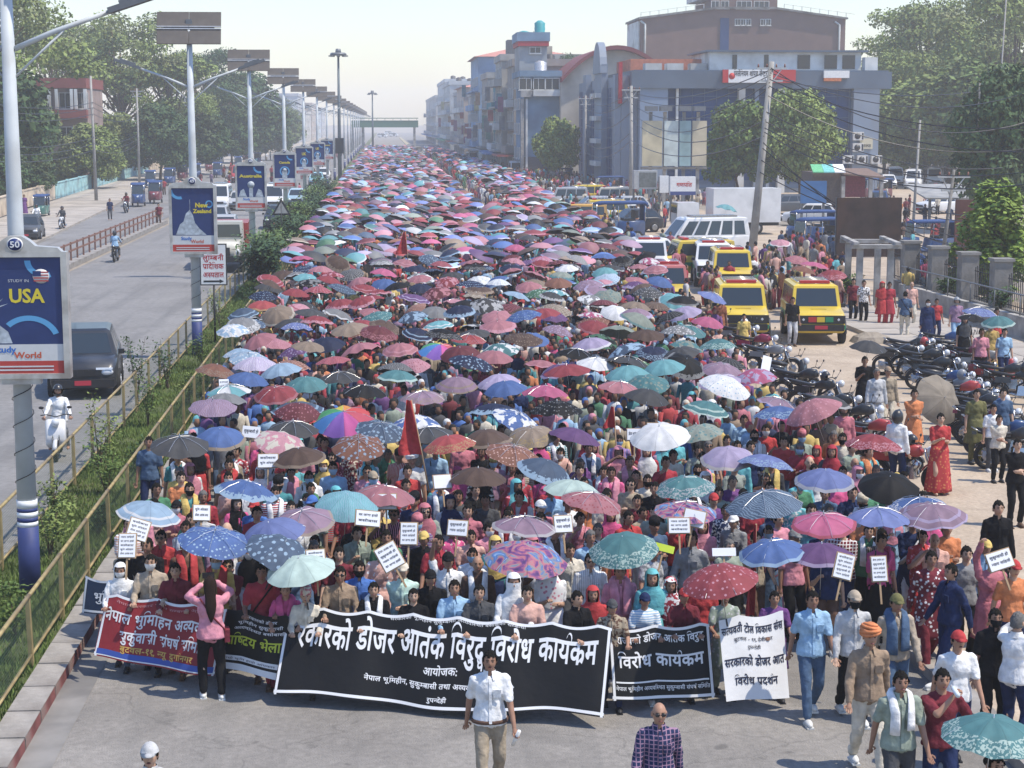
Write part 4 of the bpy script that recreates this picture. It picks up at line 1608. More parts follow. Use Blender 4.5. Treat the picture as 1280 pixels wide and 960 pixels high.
# ------------------------------------------------------------------ buildings
M_GLASS = mat('blue_glass', (.010, .042, .13), .35, var=.25, scale=.3, spec=.2)
M_GLASS_D = mat('dark_glass', (.02, .028, .035), .15, var=.1, spec=.6)
M_MULL = mat('mullion', (.06, .10, .17), .5, .3, var=0)
M_BLUEW = mat('blue_grey_cladding', (.20, .235, .285), .6, var=.1, scale=.4, dirt=(.2, .26, .35))
M_BLUED = mat('slate_parapet', (.095, .125, .165), .6, var=.12, scale=.4)
M_WHITEW = mat('white_plaster', (.6, .6, .57), .9, var=.15, scale=.8, dirt=(.4, .38, .34))
M_ORANGE = mat('orange_tile', (.48, .17, .10), .85, var=.2, scale=2)
M_REDR = mat('red_trim', (.36, .03, .04), .7, var=.15)
M_BRICK = mat('brown_brick', (.17, .105, .085), .9, var=.12, scale=.5)
M_TANKK = mat('black_tank', (.03, .03, .032), .5, var=.1)
M_TEAL = mat('teal_tank', (.02, .28, .30), .5, var=.1)
def wallc(c):
 return mat('painted_wall', c, .9, var=.26, scale=.35, dirt=tuple(x * .6 for x in c))
def window_mesh(w, h, d=.12, cols=2):
 f = MB()
 t = .09
 f.b2(-w / 2, w / 2, -d, 0, -h / 2, -h / 2 + t)
 f.b2(-w / 2, w / 2, -d, 0, h / 2 - t, h / 2)
 f.b2(-w / 2, -w / 2 + t, -d, 0, -h / 2 + t, h / 2 - t)
 f.b2(w / 2 - t, w / 2, -d, 0, -h / 2 + t, h / 2 - t)
 for k in range(1, cols):
  x = -w / 2 + w * k / cols
  f.b2(x - .03, x + .03, -d + .01, -.01, -h / 2 + t, h / 2 - t)
 f.b2(-w / 2 - .1, w / 2 + .1, -d - .12, .0, -h / 2 - .1, -h / 2 - .002)
 p = MB()
 p.b2(-w / 2 + .05, w / 2 - .05, -.045, -.012, -h / 2 + .05, h / 2 - .05)
 return f.mesh('window', [M_WHITEW]), p.mesh('pane', [M_GLASS_D])
WIN = {}
def windows(o, face, at, us, zs, w=1.4, h=1.4, fm=None, gm=None, cols=2):
 """windows on a wall: face 'S' looks to -Y (at = y), 'W' looks to -X (at = x), 'E' looks to +X"""
 k = (w, h, cols)
 if k not in WIN:
  WIN[k] = window_mesh(w, h, cols=cols)
 fme, pme = WIN[k]
 rz = {'S': 0, 'W': -PI / 2, 'E': PI / 2}[face]
 for u in us:
  for z in zs:
   loc = (u, at, z) if face == 'S' else (at, u, z)
   f = ob('window', fme, o, loc, (0, 0, rz), mats=[fm])
   ob('pane', pme, f, mats=[gm])
def block(o, name, x0, x1, y0, y1, z0, z1, m):
 mb = MB()
 mb.b2(x0, x1, y0, y1, z0, z1)
 return mb.build(name, m, o)
def slab_roof(o, x0, x1, y0, y1, z, m, par=.9, over=.25):
 block(o, 'roof', x0 - over, x1 + over, y0 - over, y1 + over, z, z + .25, m)
 mb = MB()
 for a in ((x0 - over, x1 + over, y0 - over, y0 - over + .2), (x0 - over, x1 + over, y1 + over - .2, y1 + over), (x0 - over, x0 - over + .2, y0 - over + .2, y1 + over - .2), (x1 + over - .2, x1 + over, y0 - over + .2, y1 + over - .2)):
  mb.b2(*a, z + .25, z + par)
 mb.build('parapet', m, o)
def tank(o, x, y, z, m, r=.6, h=1.3):
 mb = MB()
 mb.tube([(0, 0, 0), (0, 0, .05), (0, 0, h * .3), (0, 0, h * .32), (0, 0, h * .6), (0, 0, h * .62), (0, 0, h * .85), (0, 0, h)], [r * .98, r, r, r * .94, r, r * .94, r, r * .35], 16)
 return mb.build('water_tank', m, o, loc=(x, y, z))
# the blue office block / mall across the lot
ml = thing('office_block', 'wide blue glass office block with slate parapet behind the parked vehicles', 'building', (0, 0, 0))
FX0, FX1, FY = 26.8, 54.2, 190.0
block(ml, 'wall', FX0 + .6, FX1 - .5, FY + .5, FY + 32, 0, 12.2, M_BLUEW)
block(ml, 'parapet', FX0 - .4, FX1 + .5, FY - .8, FY + 33, 11.2, 13.0, M_BLUED)
block(ml, 'roof_slab', FX0 - .1, FX1 + .2, FY - .5, FY + 32.7, 13.0, 13.15, M_BLUED)
# pilasters on the front
for (u0, u1, m, d) in ((797, 832, M_BLUEW, .55), (921, 929, M_WHITEW, .6), (972, 981, M_WHITEW, .6), (1066, 1099, M_BLUEW, .7), (942, 947, M_BLUEW, .3), (958, 962, M_BLUEW, .3), (843, 846, M_WHITEW, .2)):
 xa, xb = (u0 - 480) / 2200 * FY, (u1 - 480) / 2200 * FY
 block(ml, 'pilaster', xa, xb, FY - d, FY + .5, 0, 11.2, m)
pm = MB()
pm.b2(-.62, .62, -.03, .03, -.52, .52)
PANE = pm.mesh('glass_panel', [M_GLASS])
mm = MB()
x = FX0 + 4.4
cols_x = []
while x < FX1 - 3.2:
 u = 480 + x * 2200 / FY
 if not any(a - 3 < u < b + 3 for a, b in ((797, 832), (921, 929), (972, 981), (1066, 1099))):
  cols_x.append(x)
 x += 1.32
for x in cols_x:
 for k in range(9):
  ob('glass_panel', PANE, ml, (x, FY + .3 + R.uniform(-.008, .008), 1.9 + k * 1.13))
block(ml, 'mullion_wall', FX0 + 3.4, FX1 - 2.5, FY + .36, FY + .49, .5, 11.2, M_MULL)
# road-facing wing, seen at a slant
block(ml, 'wing_wall', 25.6, FX0 + .55, FY + 1.2, FY + 43, 0, 12.6, M_BLUEW)
for k in range(12):
 for j in range(9):
  if k in (3, 4, 8):
   continue
  g = ob('glass_panel', PANE, ml, (25.52, FY + 5 + k * 3.2, 1.9 + j * 1.13), (0, 0, -PI / 2), scale=(2.3, 1, 1))
for k, (ya, yb, h) in enumerate(((FY + 13, FY + 20, 14.2), (FY + 29, FY + 32, 13.4), (FY + 1.3, FY + 3.2, 12.7))):
 block(ml, 'pilaster', 24.9, 25.58, ya, yb, 0, h, M_BLUEW)
 if k == 0:
  for z in (2.6, 5.2, 7.8, 10.4):
   block(ml, 'balcony', 24.3, 24.88, ya + .3, yb - .3, z, z + .55, M_WHITEW)
# arched gable on the wing
ar = MB()
ring0, ring1 = [], []
for k in range(13):
 a = PI * k / 12
 ring0.append((24.7, FY + 16.5 - 3.6 * math.cos(a), 13.2 + 3.6 * math.sin(a)))
 ring1.append((25.5, FY + 16.5 - 3.6 * math.cos(a), 13.2 + 3.6 * math.sin(a)))
ar.loft([ring0, ring1], smooth=False)
ar.build('arched_gable', M_BLUEW, ml)
block(ml, 'tile_roof', 27.5, 39, FY + 8, FY + 20, 13.16, 14.6, M_ORANGE)
block(ml, 'red_fascia', 25.2, 25.56, FY + .2, FY + 1.15, 9.6, 14.0, M_REDR)
pent = block(ml, 'penthouse', 35.5, 52.3, FY + 3, FY + 14, 13.16, 15.2, M_WHITEW)
block(ml, 'penthouse_roof', 35.0, 52.9, FY + 2.4, FY + 14.6, 15.2, 15.4, M_BLUED)
for u in (38, 41.5, 45.2, 48.2, 50.2):
 block(ml, 'doorway', u, u + (1.4 if u > 44 else .5), FY + 2.93, FY + 2.99, 13.4, 14.9, M_GLASS_D)
block(ml, 'rooftop_box', 52.2, 53.6, FY + 1, FY + 2.3, 13.16, 14.6, M_WHITEW)
for u in (28.6, 31, 33.6):
 block(ml, 'rooftop_box', u, u + 1.8, FY + 4, FY + 6, 13.16, 14.0, M_WHITEW)
# air conditioners on the office block
am = MB()
am.box((0, 0, 0), (1.15, .45, .9), mi=0)
am.tube([(-.12, -.235, 0), (-.12, -.25, 0)], .33, 16, mi=1)
am.box((.45, -.235, 0), (.16, .02, .7), mi=1)
AC = am.mesh('air_conditioner', [mat('ac_white', (.62, .6, .55), .6, var=.1), BLACKP])
for i, (u, v, lab) in enumerate(((1072, 170, 'upper air conditioner of the stacked pair left of the small cream sign'), (1072, 184, 'lower air conditioner of the stacked pair left of the small cream sign'),
                               (1060, 199, 'left air conditioner of the bottom row of three'), (1078, 199, 'middle air conditioner of the bottom row of three'), (1096, 199, 'right air conditioner of the bottom row of three'))):
 a = ob('air_conditioner', AC, None, ((u - 480) / 2200 * FY, FY - .97, 7.6 + (153 - v) / 2200 * FY))
 tag(a, lab, 'air conditioner', 'air conditioners on the office block')
# brown hall far behind
hb = thing('brown_hall', 'huge windowless brown hall with low gable behind the office block', 'building', (0, 0, 0))
BY = 300.0
def bx(u):
 return (u - 480) / 2200 * BY
def bz(v):
 return 7.6 + (153 - v) / 2200 * BY
mb = MB()
prof = [(bx(797), 0), (bx(797), bz(26)), (bx(893), bz(13)), (bx(965), bz(13)), (bx(1055), bz(25)), (bx(1055), 0)]
mb.loft([[(x, BY, z) for x, z in prof], [(x, BY + 16, z) for x, z in prof]], smooth=False)
mb.build('wall', M_BRICK, hb)
mb = MB()
prof = [(bx(795), bz(27)), (bx(893), bz(14)), (bx(965), bz(14)), (bx(1057), bz(26)), (bx(1057), bz(24)), (bx(965), bz(11.5)), (bx(893), bz(11.5)), (bx(795), bz(24.5))]
mb.loft([[(x, BY - .6, z) for x, z in prof], [(x, BY + 16.4, z) for x, z in prof]], smooth=False)
mb.build('roof', M_CONC_D, hb)
block(hb, 'stair_tower', bx(885), bx(968), BY - .3, BY + 15, bz(16) + .0, bz(2), M_BRICK)
block(hb, 'tower_cap', bx(872), bx(967), BY + 1, BY + 14, bz(2), bz(-4), M_WHITEW)
block(hb, 'glazed_strip', bx(897), bx(908), BY - .2, BY - .02, bz(82), bz(25), M_GLASS)
windows(hb, 'S', BY - .02, [bx(919), bx(926), bx(932), bx(951), bx(957)], [bz(30)], 1.0, 1.1)
windows(hb, 'S', BY - .32, [bx(890), bx(902)], [bz(9)], 1.4, 1.3)
windows(hb, 'S', BY - .32, [bx(926), bx(948)], [bz(9)], 2.6, 1.3, cols=3)
for u in (803, 1047):
 mb = MB()
 mb.tube([(bx(u), BY - .25, bz(95)), (bx(u), BY - .25, bz(33)), (bx(u) - .8, BY - .25, bz(29))], .18, 6)
 mb.build('drain_pipe', M_WHITEW, hb)
mb = MB()
for k in range(24):
 u = 798 + k * 11.2
 if 880 < u < 970:
  continue
 zt = bz(26 - (13 * (u - 797) / 96 if u < 893 else 0)) if u < 893 else bz(13 + 12 * (u - 965) / 90)
 mb.b2(bx(u) - .05, bx(u) + .05, BY, BY + .1, zt, zt + 1.0)
 if not 868 < u < 960:
  u2 = u + 11.2
  zt2 = bz(26 - 13 * (u2 - 797) / 96) if u2 < 893 else bz(13 + 12 * (u2 - 965) / 90)
  mb.tube([(bx(u), BY + .05, zt + .95), (bx(u2), BY + .05, zt2 + .95)], .04, 4)
mb.build('roof_railing', M_WHITEW, hb)
block(hb, 'side_bay', bx(795), bx(797) - .02, BY + .5, BY + 14, 0, bz(29), M_WHITEW)
# hall with an arched maroon roof between the mall and the brown hall
ah = thing('arched_hall', 'hall with a curved maroon roof rising behind the blue mall', 'building', (0, 0, 0))
AY = 236.0
r0, r1 = [], []
xc, hw, zb, rise = (768 - 480) / 2200 * AY, 7.4, 13.4, 4.3
for k in range(17):
 t = -1 + 2 * k / 16
 r0.append((xc + hw * t, zb + rise * (1 - t * t)))
mb = MB()
ring = r0 + [(x, z - .55) for x, z in reversed(r0)]
mb.loft([[(x, AY - 1, z) for x, z in ring], [(x, AY + 26, z) for x, z in ring]], smooth=False)
mb.build('roof', mat('maroon_roof', (.19, .045, .045), .7, var=.1), ah)
mb = MB()
ring = [(x, z - .6) for x, z in r0] + [(xc + hw, 0), (xc - hw, 0)]
mb.loft([[(x, AY + .2, z) for x, z in ring], [(x, AY + 25, z) for x, z in ring]], smooth=False)
mb.build('wall', wallc((.42, .38, .32)), ah)
# blue tower house by the road
bt = thing('tower_house', 'blue house with a tall grey stair tower, red trim and teal water tanks', 'building', (0, 0, 0))
TY = 238.0
tx = lambda u: (u - 480) / 2200 * TY
tz = lambda v: 7.6 + (153 - v) / 2200 * TY
BLU = wallc((.17, .26, .35))
GRY = wallc((.33, .34, .34))
block(bt, 'wall', tx(653), tx(698), TY, TY + 14, 0, tz(97), BLU)
slab_roof(bt, tx(650), tx(698), TY, TY + 14, tz(97), BLU, .8)
block(bt, 'tower_wall', tx(651), tx(686), TY + 5, TY + 13.9, tz(97) + .26, tz(58), GRY)
block(bt, 'red_band', tx(649), tx(688), TY + 4.6, TY + 14.3, tz(58), tz(52), M_REDR)
slab_roof(bt, tx(650), tx(687), TY + 4.8, TY + 14, tz(52), BLU, 1.2)
tank(bt, tx(679), TY + 8, tz(47), M_TEAL, .75, 2.4)
tank(bt, tx(659), TY + 8, tz(48), M_TEAL, .8, 1.1)
tank(bt, tx(676), TY + 3, tz(95), mat('steel_tank', (.5, .5, .5), .4, .5), .85, 2.0)
block(bt, 'rooftop_post', tx(671), tx(672), TY + 8, TY + 8.1, tz(48), tz(38), M_CONC)
block(bt, 'balcony', tx(664), tx(699), TY - 1.1, TY - .02, tz(121), tz(114), M_WHITEW)
block(bt, 'balcony', tx(649), tx(663), TY - .9, TY - .02, tz(122), tz(114), M_CONC)
windows(bt, 'S', TY - .01, [tx(656), tx(671), tx(688)], [tz(106)], 2.0, 1.6)
windows(bt, 'S', TY + 4.99, [tx(671)], [tz(63)], 1.6, .9)
windows(bt, 'W', tx(650) - .01, [TY + 3, TY + 7, TY + 11], [3.5, 6.8, 10.1, 13], 1.6, 1.5)
for v0, v1 in ((125, 190),):
 block(bt, 'column', tx(655), tx(657.5), TY - .5, TY - .02, 0, tz(124), M_WHITEW)
 block(bt, 'column', tx(649), tx(650) + .3, TY - .5, TY - .02, 0, tz(124), M_CONC)
block(bt, 'shop_front', tx(651), tx(697), TY - .3, TY - .02, .2, 3.0, mat('shop_dark', (.06, .06, .07), .5))
# the long row of houses along the right side, seen at a slant
SIGNC = [(.33, .09, .08), (.1, .15, .28), (.42, .38, .2), (.14, .26, .2), (.5, .5, .48), (.34, .2, .12), (.1, .22, .25), (.24, .1, .16), (.45, .44, .42), (.2, .2, .2)]
rowdefs = [  # y0, y1, front x, width, height, colour, words
 (255, 268, 18.6, 14, 15.6, (.30, .27, .24), 'grey brown four storey house left of the blue tower house'),
 (269, 284, 17.8, 14, 16.8, (.38, .36, .32), 'weathered grey house with a dark rooftop box'),
 (286, 300, 18.4, 14, 13.5, (.06, .25, .28), 'narrow teal fronted house in the right hand row'),
 (302, 320, 17.6, 16, 15, (.33, .30, .27), 'brownish house in the middle of the right hand row'),
 (324, 352, 17.2, 18, 19.4, (.22, .33, .47), 'tall pale blue house with an orange tiled top floor'),
 (355, 385, 18.2, 16, 13, (.42, .40, .36), 'cream grey house beyond the tall pale blue one'),
 (388, 425, 17.4, 18, 15.2, (.45, .38, .33), 'house with a pink sloping roof in the hazy row'),
 (428, 470, 18.4, 18, 14.2, (.34, .34, .35), 'grey hazy house beyond the pink roof'),
 (475, 530, 17.6, 20, 17.5, (.45, .47, .48), 'large pale hazy block far down the right side'),
 (535, 610, 18.4, 22, 19.5, (.5, .52, .53), 'long pale block furthest down the right side but one'),
 (620, 760, 18.0, 24, 16, (.42, .42, .42), 'very hazy furthest block on the right side'),
]
ORNG = mat('pink_roof_sheet', (.5, .22, .18), .8, var=.1)
for i, (y0, y1, xf, w, h, c, lab) in enumerate(rowdefs):
 o = thing('shop_house', lab, 'building', (0, 0, 0), group='houses along the right side of the road')
 m = wallc(c)
 block(o, 'wall', xf, xf + w, y0, y1, 0, h, m)
 if i in (4, 6):
  mb = MB()
  mb.loft([[(xf - .8, y0 - .6, h), (xf + w + .8, y0 - .6, h), (xf + w * .6, y0 + 1, h + 1.4), (xf + w * .3, y0 + 1, h + 1.4)], [(xf - .8, y1 + .6, h), (xf + w + .8, y1 + .6, h), (xf + w * .6, y1 - 1, h + 1.4), (xf + w * .3, y1 - 1, h + 1.4)]], smooth=False)
  mb.build('roof', ORNG, o)
 else:
  slab_roof(o, xf, xf + w, y0, y1, h, m, 1.0)
  tank(o, xf + 2.5, y0 + 3, h + .25, (M_TANKK, M_TEAL, M_TANKK)[i % 3], .8, 1.8)
  tank(o, xf + 5.5, y0 + 4, h + .25, M_TANKK, .8, 1.6)
 if i == 1:
  block(o, 'rooftop_box', xf + 1, xf + 4.5, y0 + 2, y0 + 6, h + .26, h + 3.2, mat('dark_sheet', (.09, .1, .11), .7))
 if i == 0:
  block(o, 'stair_head', xf + 2, xf + 6, y0 + 5, y0 + 9, h + .26, h + 3.0, wallc((.5, .44, .33)))
 fl = int(h / 3.3)
 n = max(2, int((y1 - y0) / (4 if i < 6 else 9)))
 for f in range(1, fl):
  z = f * 3.3
  block(o, 'balcony', xf - 1.15, xf - .02, y0 + .5, y1 - .5, z - .15, z + .9 if (f + i) % 2 else z + .1, m if (f + i) % 3 else M_WHITEW)
 windows(o, 'W', xf - .01, [y0 + (k + .5) * (y1 - y0) / n for k in range(n)], [f * 3.3 + 1.9 for f in range(fl)], 1.6, 1.5)
 if i < 7:
  windows(o, 'S', y0 - .01, [xf + 2 + 3.4 * k for k in range(3)], [f * 3.3 + 1.9 for f in range(1, fl)], 1.4, 1.4)
 for k in range(4 if i < 6 else 2):
  ys = y0 + (y1 - y0) * (k + .4) / (4 if i < 6 else 2)
  zc = R.uniform(3.4, h * .7)
  hh = R.uniform(1.0, 2.6)
  block(o, 'signboard', xf - 2.0, xf - 1.2, ys, ys + .25, zc, zc + hh, mat('sign_paint', R.choice(SIGNC), .6, var=.3, scale=1.2))
 block(o, 'awning', xf - 2.4, xf - .02, y0 + .3, y1 - .3, 2.7, 2.95, mat('awning', R.choice([(.1, .2, .4), (.3, .3, .3), (.35, .08, .07), (.1, .3, .2)]), .7))
# left side far row
for i in range(9):
 y0 = 400 + i * 62
 h = (12, 16, 9, 14, 17, 11, 15, 12, 14)[i]
 c = [(.4, .4, .42), (.5, .48, .44), (.45, .36, .3), (.4, .45, .5)][i % 4]
 o = thing('town_house', ['pale hazy house beside the fifth lamp post', 'tall whitish hazy block on the left skyline', 'low hazy house on the left side', 'hazy house left of the tall mast', 'tallest hazy block left of the mast', 'hazy low block behind the mast', 'faint block right of the mast on the left side', 'very faint block near the footbridge', 'furthest faint block on the left side'][i],
              'building', (0, 0, 0), group='houses along the left side of the road')
 m = wallc(c)
 block(o, 'wall', -46, -31, y0, y0 + 50, 0, h, m)
 slab_roof(o, -46, -31, y0, y0 + 50, h, m, 1.0)
 windows(o, 'S', y0 - .01, [-43, -40, -37, -34], [f * 3.3 + 1.9 for f in range(int(h / 3.3))], 1.6, 1.5)
 windows(o, 'E', -31 + .01, [y0 + 6 + 8 * k for k in range(5)], [f * 3.3 + 1.9 for f in range(int(h / 3.3))], 1.6, 1.5)
# red house among the left trees
rh = thing('red_house', 'red brick and white house with balconies among the left trees', 'building', (0, 0, 0))
HY = 222.0
hx = lambda u: (u - 480) / 2200 * HY
hz = lambda v: 7.6 + (153 - v) / 2200 * HY
RB = mat('red_brick_paint', (.22, .06, .05), .85, var=.12, scale=.8)
block(rh, 'wall', hx(62), hx(120), HY, HY + 12, 0, hz(101), wallc((.30, .22, .19)))
block(rh, 'roof_band', hx(58), hx(121), HY - 1.0, HY + 12.5, hz(112), hz(100), RB)
block(rh, 'balcony', hx(74), hx(121), HY - 1.4, HY - .02, hz(148), hz(138), RB)
block(rh, 'balcony', hx(60), hx(90), HY - 1.2, HY - .02, hz(156), hz(149), wallc((.5, .3, .22)))
for u in (76, 85, 103, 108, 119):
 block(rh, 'column', hx(u) - .18, hx(u) + .18, HY - 1.0, HY - .6, hz(137), hz(113), M_WHITEW if u != 105 else RB)
windows(rh, 'S', HY - .01, [hx(70), hx(94), hx(114)], [hz(127)], 1.5, 2.0)
windows(rh, 'S', HY - .01, [hx(68), hx(80), hx(94)], [hz(166)], 1.5, 1.6)
block(rh, 'brick_panel', hx(104), hx(109), HY - .1, HY - .02, hz(137), hz(112), RB)
# green footbridge far down the road
fb = thing('footbridge', 'green steel footbridge crossing the road far beyond the crowd', 'footbridge', (0, 0, 0))
GB = mat('bridge_green', (.06, .16, .10), .7, var=.15)
block(fb, 'deck', -8.5, 9, 470, 473, 6.3, 6.8, GB)
block(fb, 'side_panel', -8.5, 9, 469.7, 469.9, 6.3, 8.1, GB)
block(fb, 'canopy', -8.5, 9, 469.5, 473.5, 8.6, 8.8, GB)
for x in (-5.6, 8, -8.2):
 block(fb, 'leg', x - .3, x + .3, 471, 471.8, 0, 6.3, M_CONC)
for k in range(9):
 block(fb, 'canopy_post', -8.2 + k * 2.1, -8.1 + k * 2.1, 469.95, 470.1, 6.8, 8.6, GB)
block(fb, 'stair', 7.4, 9.4, 455, 469.4, 0.5, 1.4, M_CONC_D)
# ------------------------------------------------------------------ solar street lamps with light boxes
M_POLE = mat('pole_paint', (.46, .49, .50), .6, .0, var=.12, scale=2, dirt=(.33, .33, .32))
M_POLEBLUE = mat('pole_blue_paint', (.03, .045, .15), .6, var=.2, scale=3)
M_WH = mat('white_paint', (.72, .72, .7), .6, var=.08)
M_PV = mat('solar_back', (.13, .115, .10), .6, .2, var=.15, scale=3)
M_ALU = mat('aluminium', (.45, .45, .44), .45, .5, var=.1)
M_LAMPH = mat('lamp_head', (.16, .17, .18), .5, .3, var=.1)
M_ADBLUE = mat('poster_blue', (.018, .036, .125), .45, var=.1)
M_ADARC = mat('poster_light_blue', (.10, .32, .55), .5, var=0)
M_ADY = mat('poster_yellow', (.62, .50, .04), .5, var=0)
M_ADW = mat('poster_white', (.55, .55, .54), .5, var=.05)
M_ADR = mat('poster_red', (.42, .05, .04), .5, var=.05)
M_ADG = mat('poster_statue_grey', (.38, .42, .45), .6, var=.35, scale=9)
M_FRAME = mat('lightbox_frame', (.50, .49, .46), .4, .4, var=.12, dirt=(.3, .27, .24))
M_CONCP = mat('concrete_pole', (.30, .29, .27), .9, var=.2, scale=2, bump=.3)
M_INK = mat('ink', (.02, .02, .022), .6, var=0)
M_INKR = mat('ink_red', (.45, .03, .03), .6, var=0)
def lamp_post(x, y, k, label, near):
 o = thing('street_lamp', label, 'street lamp', (x, y, .1), 0, 'solar street lamps on the median')
 mb = MB()
 mb.tube([(0, 0, 1.55), (0, 0, 6), (0, 0, 10.4)], [.155, .125, .085], 14)
 mb.build('pole', M_POLE, o)
 mb = MB()
 mb.tube([(0, 0, 0), (0, 0, 1.12)], [.175, .168], 14)
 mb.tube([(0, 0, 1.2), (0, 0, 1.27)], .167, 14)
 mb.tube([(0, 0, 1.36), (0, 0, 1.42)], .165, 14)
 mb.build('blue_base', M_POLEBLUE, o)
 mb = MB()
 for a, b in ((1.12, 1.2), (1.27, 1.36), (1.42, 1.55)):
  mb.tube([(0, 0, a + .001), (0, 0, b - .001)], .166, 14)
 mb.build('white_band', M_WH, o)
 for s in (-1, 1):
  mb = MB()
  mb.tube([(s * .1, 0, 8.62), (s * .7, 0, 8.88), (s * 1.6, 0, 9.2)], [.045, .04, .035], 8)
  mb.build('arm', M_POLE, o)
  mb = MB()
  mb.tube([(s * .1, 0, 8.2), (s * .85, 0, 8.9)], .02, 6)
  mb.build('strut', M_POLE, o)
  mb = MB()
  mb.box((s * 1.95, 0, 9.33), (.85, .24, .09), rot=Matrix.Rotation(-s * .32, 3, 'Y'))
  mb.box((s * 1.95, 0, 9.40), (.5, .2, .06), rot=Matrix.Rotation(-s * .32, 3, 'Y'))
  mb.build('lamp_head', M_LAMPH, o)
 for r_ in range(2):
  for c in range(2):
   mb = MB()
   mb.box((0, 0, 0), (1.0, .05, .5), mi=0)
   mb.box((0, -.02, .25 if r_ == 0 else -.25), (1.0, .06, .03), mi=1)
   mb.build('solar_panel', [M_PV, M_ALU], o, loc=(-.505 + c * 1.01, -.12 + r_ * .2, 10.18 + r_ * .54), rot=(-.36, 0, 0))
 mb = MB()
 mb.box((0, .1, 10.45), (.2, .2, .55))
 mb.box((-.3, .1, 10.3), (.3, .3, .25))
 mb.tube([(-.8, -.02, 10.45), (.8, -.02, 10.45)], .03, 6)
 mb.build('panel_bracket', M_LAMPH, o)
 if near:
  mb = MB()
  pts = []
  for q in range(60):
   a = q * .45
   pts.append((.165 * math.cos(a), .165 * math.sin(a), 1.6 + q * .032))
  mb.tube(pts, .007, 4)
  mb.build('cable', BLACKP, o)
 # light box
 bs = .93 if k == 0 else 1.0
 bxx = thing('light_box', ['billboard light box reading USA with a grey statue, number 50 on top', 'billboard light box reading New Zealand under the solar lamp', 'third billboard light box with a yellow title and a pale raised figure', 'fourth billboard light box, reading Canada',
                              'fifth billboard light box along the median', 'sixth small billboard light box along the median', 'seventh tiny billboard light box along the median'][k], 'billboard', (x + (.05 if k == 0 else 0), y - .24, 3.42 + (.22 if k == 0 else 0)), 0, 'billboards on the lamp posts', scale=(1.03, 1, .9) if k == 0 else None)
 W, Hh = 1.5, 2.2
 fr = MB()
 t = .09
 fr.b2(-W / 2, W / 2, -.11, .11, 0, t)
 fr.b2(-W / 2, W / 2, -.11, .11, Hh - t, Hh)
 fr.b2(-W / 2, -W / 2 + t, -.11, .11, t, Hh - t)
 fr.b2(W / 2 - t, W / 2, -.11, .11, t, Hh - t)
 ring = lambda yy: [(-.68, yy, Hh + .002), (.68, yy, Hh + .002), (.62, yy, Hh + .07), (.3, yy, Hh + .1), (.2, yy, Hh + .2), (.1, yy, Hh + .27), (-.1, yy, Hh + .27), (-.2, yy, Hh + .2), (-.3, yy, Hh + .1), (-.62, yy, Hh + .07)]
 fr.loft([ring(-.1), ring(.1)], smooth=False)
 fr.b2(-.3, .3, -.08, .08, -.1, -.002)
 fr.build('frame', M_FRAME, bxx)
 mb = MB()
 mb.b2(-W / 2 + t, W / 2 - t, -.07, .07, .6, Hh - t)
 mb.build('poster', M_ADBLUE, bxx)
 mb = MB()
 mb.b2(-W / 2 + t, W / 2 - t, -.07, .07, .31, .6)
 mb.build('poster_band', M_ADW, bxx)
 mb = MB()
 mb.b2(-W / 2 + t, W / 2 - t, -.07, .07, t, .31)
 mb.build('poster_foot', M_ADR, bxx)
 # round number plate
 mb = MB()
 mb.tube([(0, -.106, Hh + .13), (0, -.115, Hh + .13)], .12, 20, mi=0)
 mb.tube([(0, -.112, Hh + .13), (0, -.12, Hh + .13)], .105, 20, mi=1)
 mb.build('number_disc', [M_WH, M_ADBLUE], bxx)
 lettering('number', str(50 - k), .15, M_WH, bxx, (0, -.1225, Hh + .08), bold=.02)
 yy = -.073
 ri = random.Random(k)
 def arc(cx, cz, r0, a0, a1, w):
  mb = MB()
  n = 18
  vs = []
  for q in range(n + 1):
   a = a0 + (a1 - a0) * q / n
   vs += [(cx + r0 * math.cos(a), yy - .001, cz + r0 * math.sin(a)), (cx + (r0 - w) * math.cos(a), yy - .001, cz + (r0 - w) * math.sin(a))]
  mb.add(vs, [(2 * q, 2 * q + 1, 2 * q + 3, 2 * q + 2) for q in range(n)], smooth=False)
  mb.build('printed_arc', M_ADARC, bxx)
 sx = 1 if k != 1 else -1
 arc(.42 * sx, 2.05, .30, PI * 1.0, PI * 1.6, .09)
 if k == 0:
  arc(.15, .62, .48, PI * .12, PI * .75, .09)
 # grey figure: draped bust with a crown of rays / dome / hands
 mb = MB()
 if k in (0,):
  mb.add([(-.64, yy - .002, .62), (-.1, yy - .002, .62), (-.16, yy - .002, .82), (-.3, yy - .002, .95), (-.32, yy - .002, 1.05), (-.5, yy - .002, 1.05), (-.55, yy - .002, .95), (-.66, yy - .002, .88)], [tuple(range(8))], smooth=False)
  mb.tube([(-.42, yy - .0015, 1.16), (-.42, yy - .0035, 1.16)], .12, 14)
  for q in range(7):
   a = PI * (.12 + .76 * q / 6)
   c, s_ = math.cos(a), math.sin(a)
   mb.add([(-.42 + .12 * c - .012 * s_, yy - .002, 1.2 + .12 * s_ + .012 * c), (-.42 + .12 * c + .012 * s_, yy - .002, 1.2 + .12 * s_ - .012 * c), (-.42 + .3 * c, yy - .002, 1.2 + .3 * s_)], [(0, 1, 2)], smooth=False)
 elif k == 1:
  pts = [(-.55, .62), (.42, .62), (.2, .82), (.06, 1.0), (.0, 1.25), (-.1, 1.42), (-.22, 1.3), (-.3, 1.05), (-.42, .95)]
  mb.add([(a, yy - .002, b) for a, b in pts], [tuple(range(len(pts)))], smooth=False)
  mb.b2(-.095, -.085, yy - .003, yy - .001, 1.4, 1.75)
 elif k == 2:
  mb.tube([(0, yy - .0015, 1.2), (0, yy - .0035, 1.2)], .17, 14)
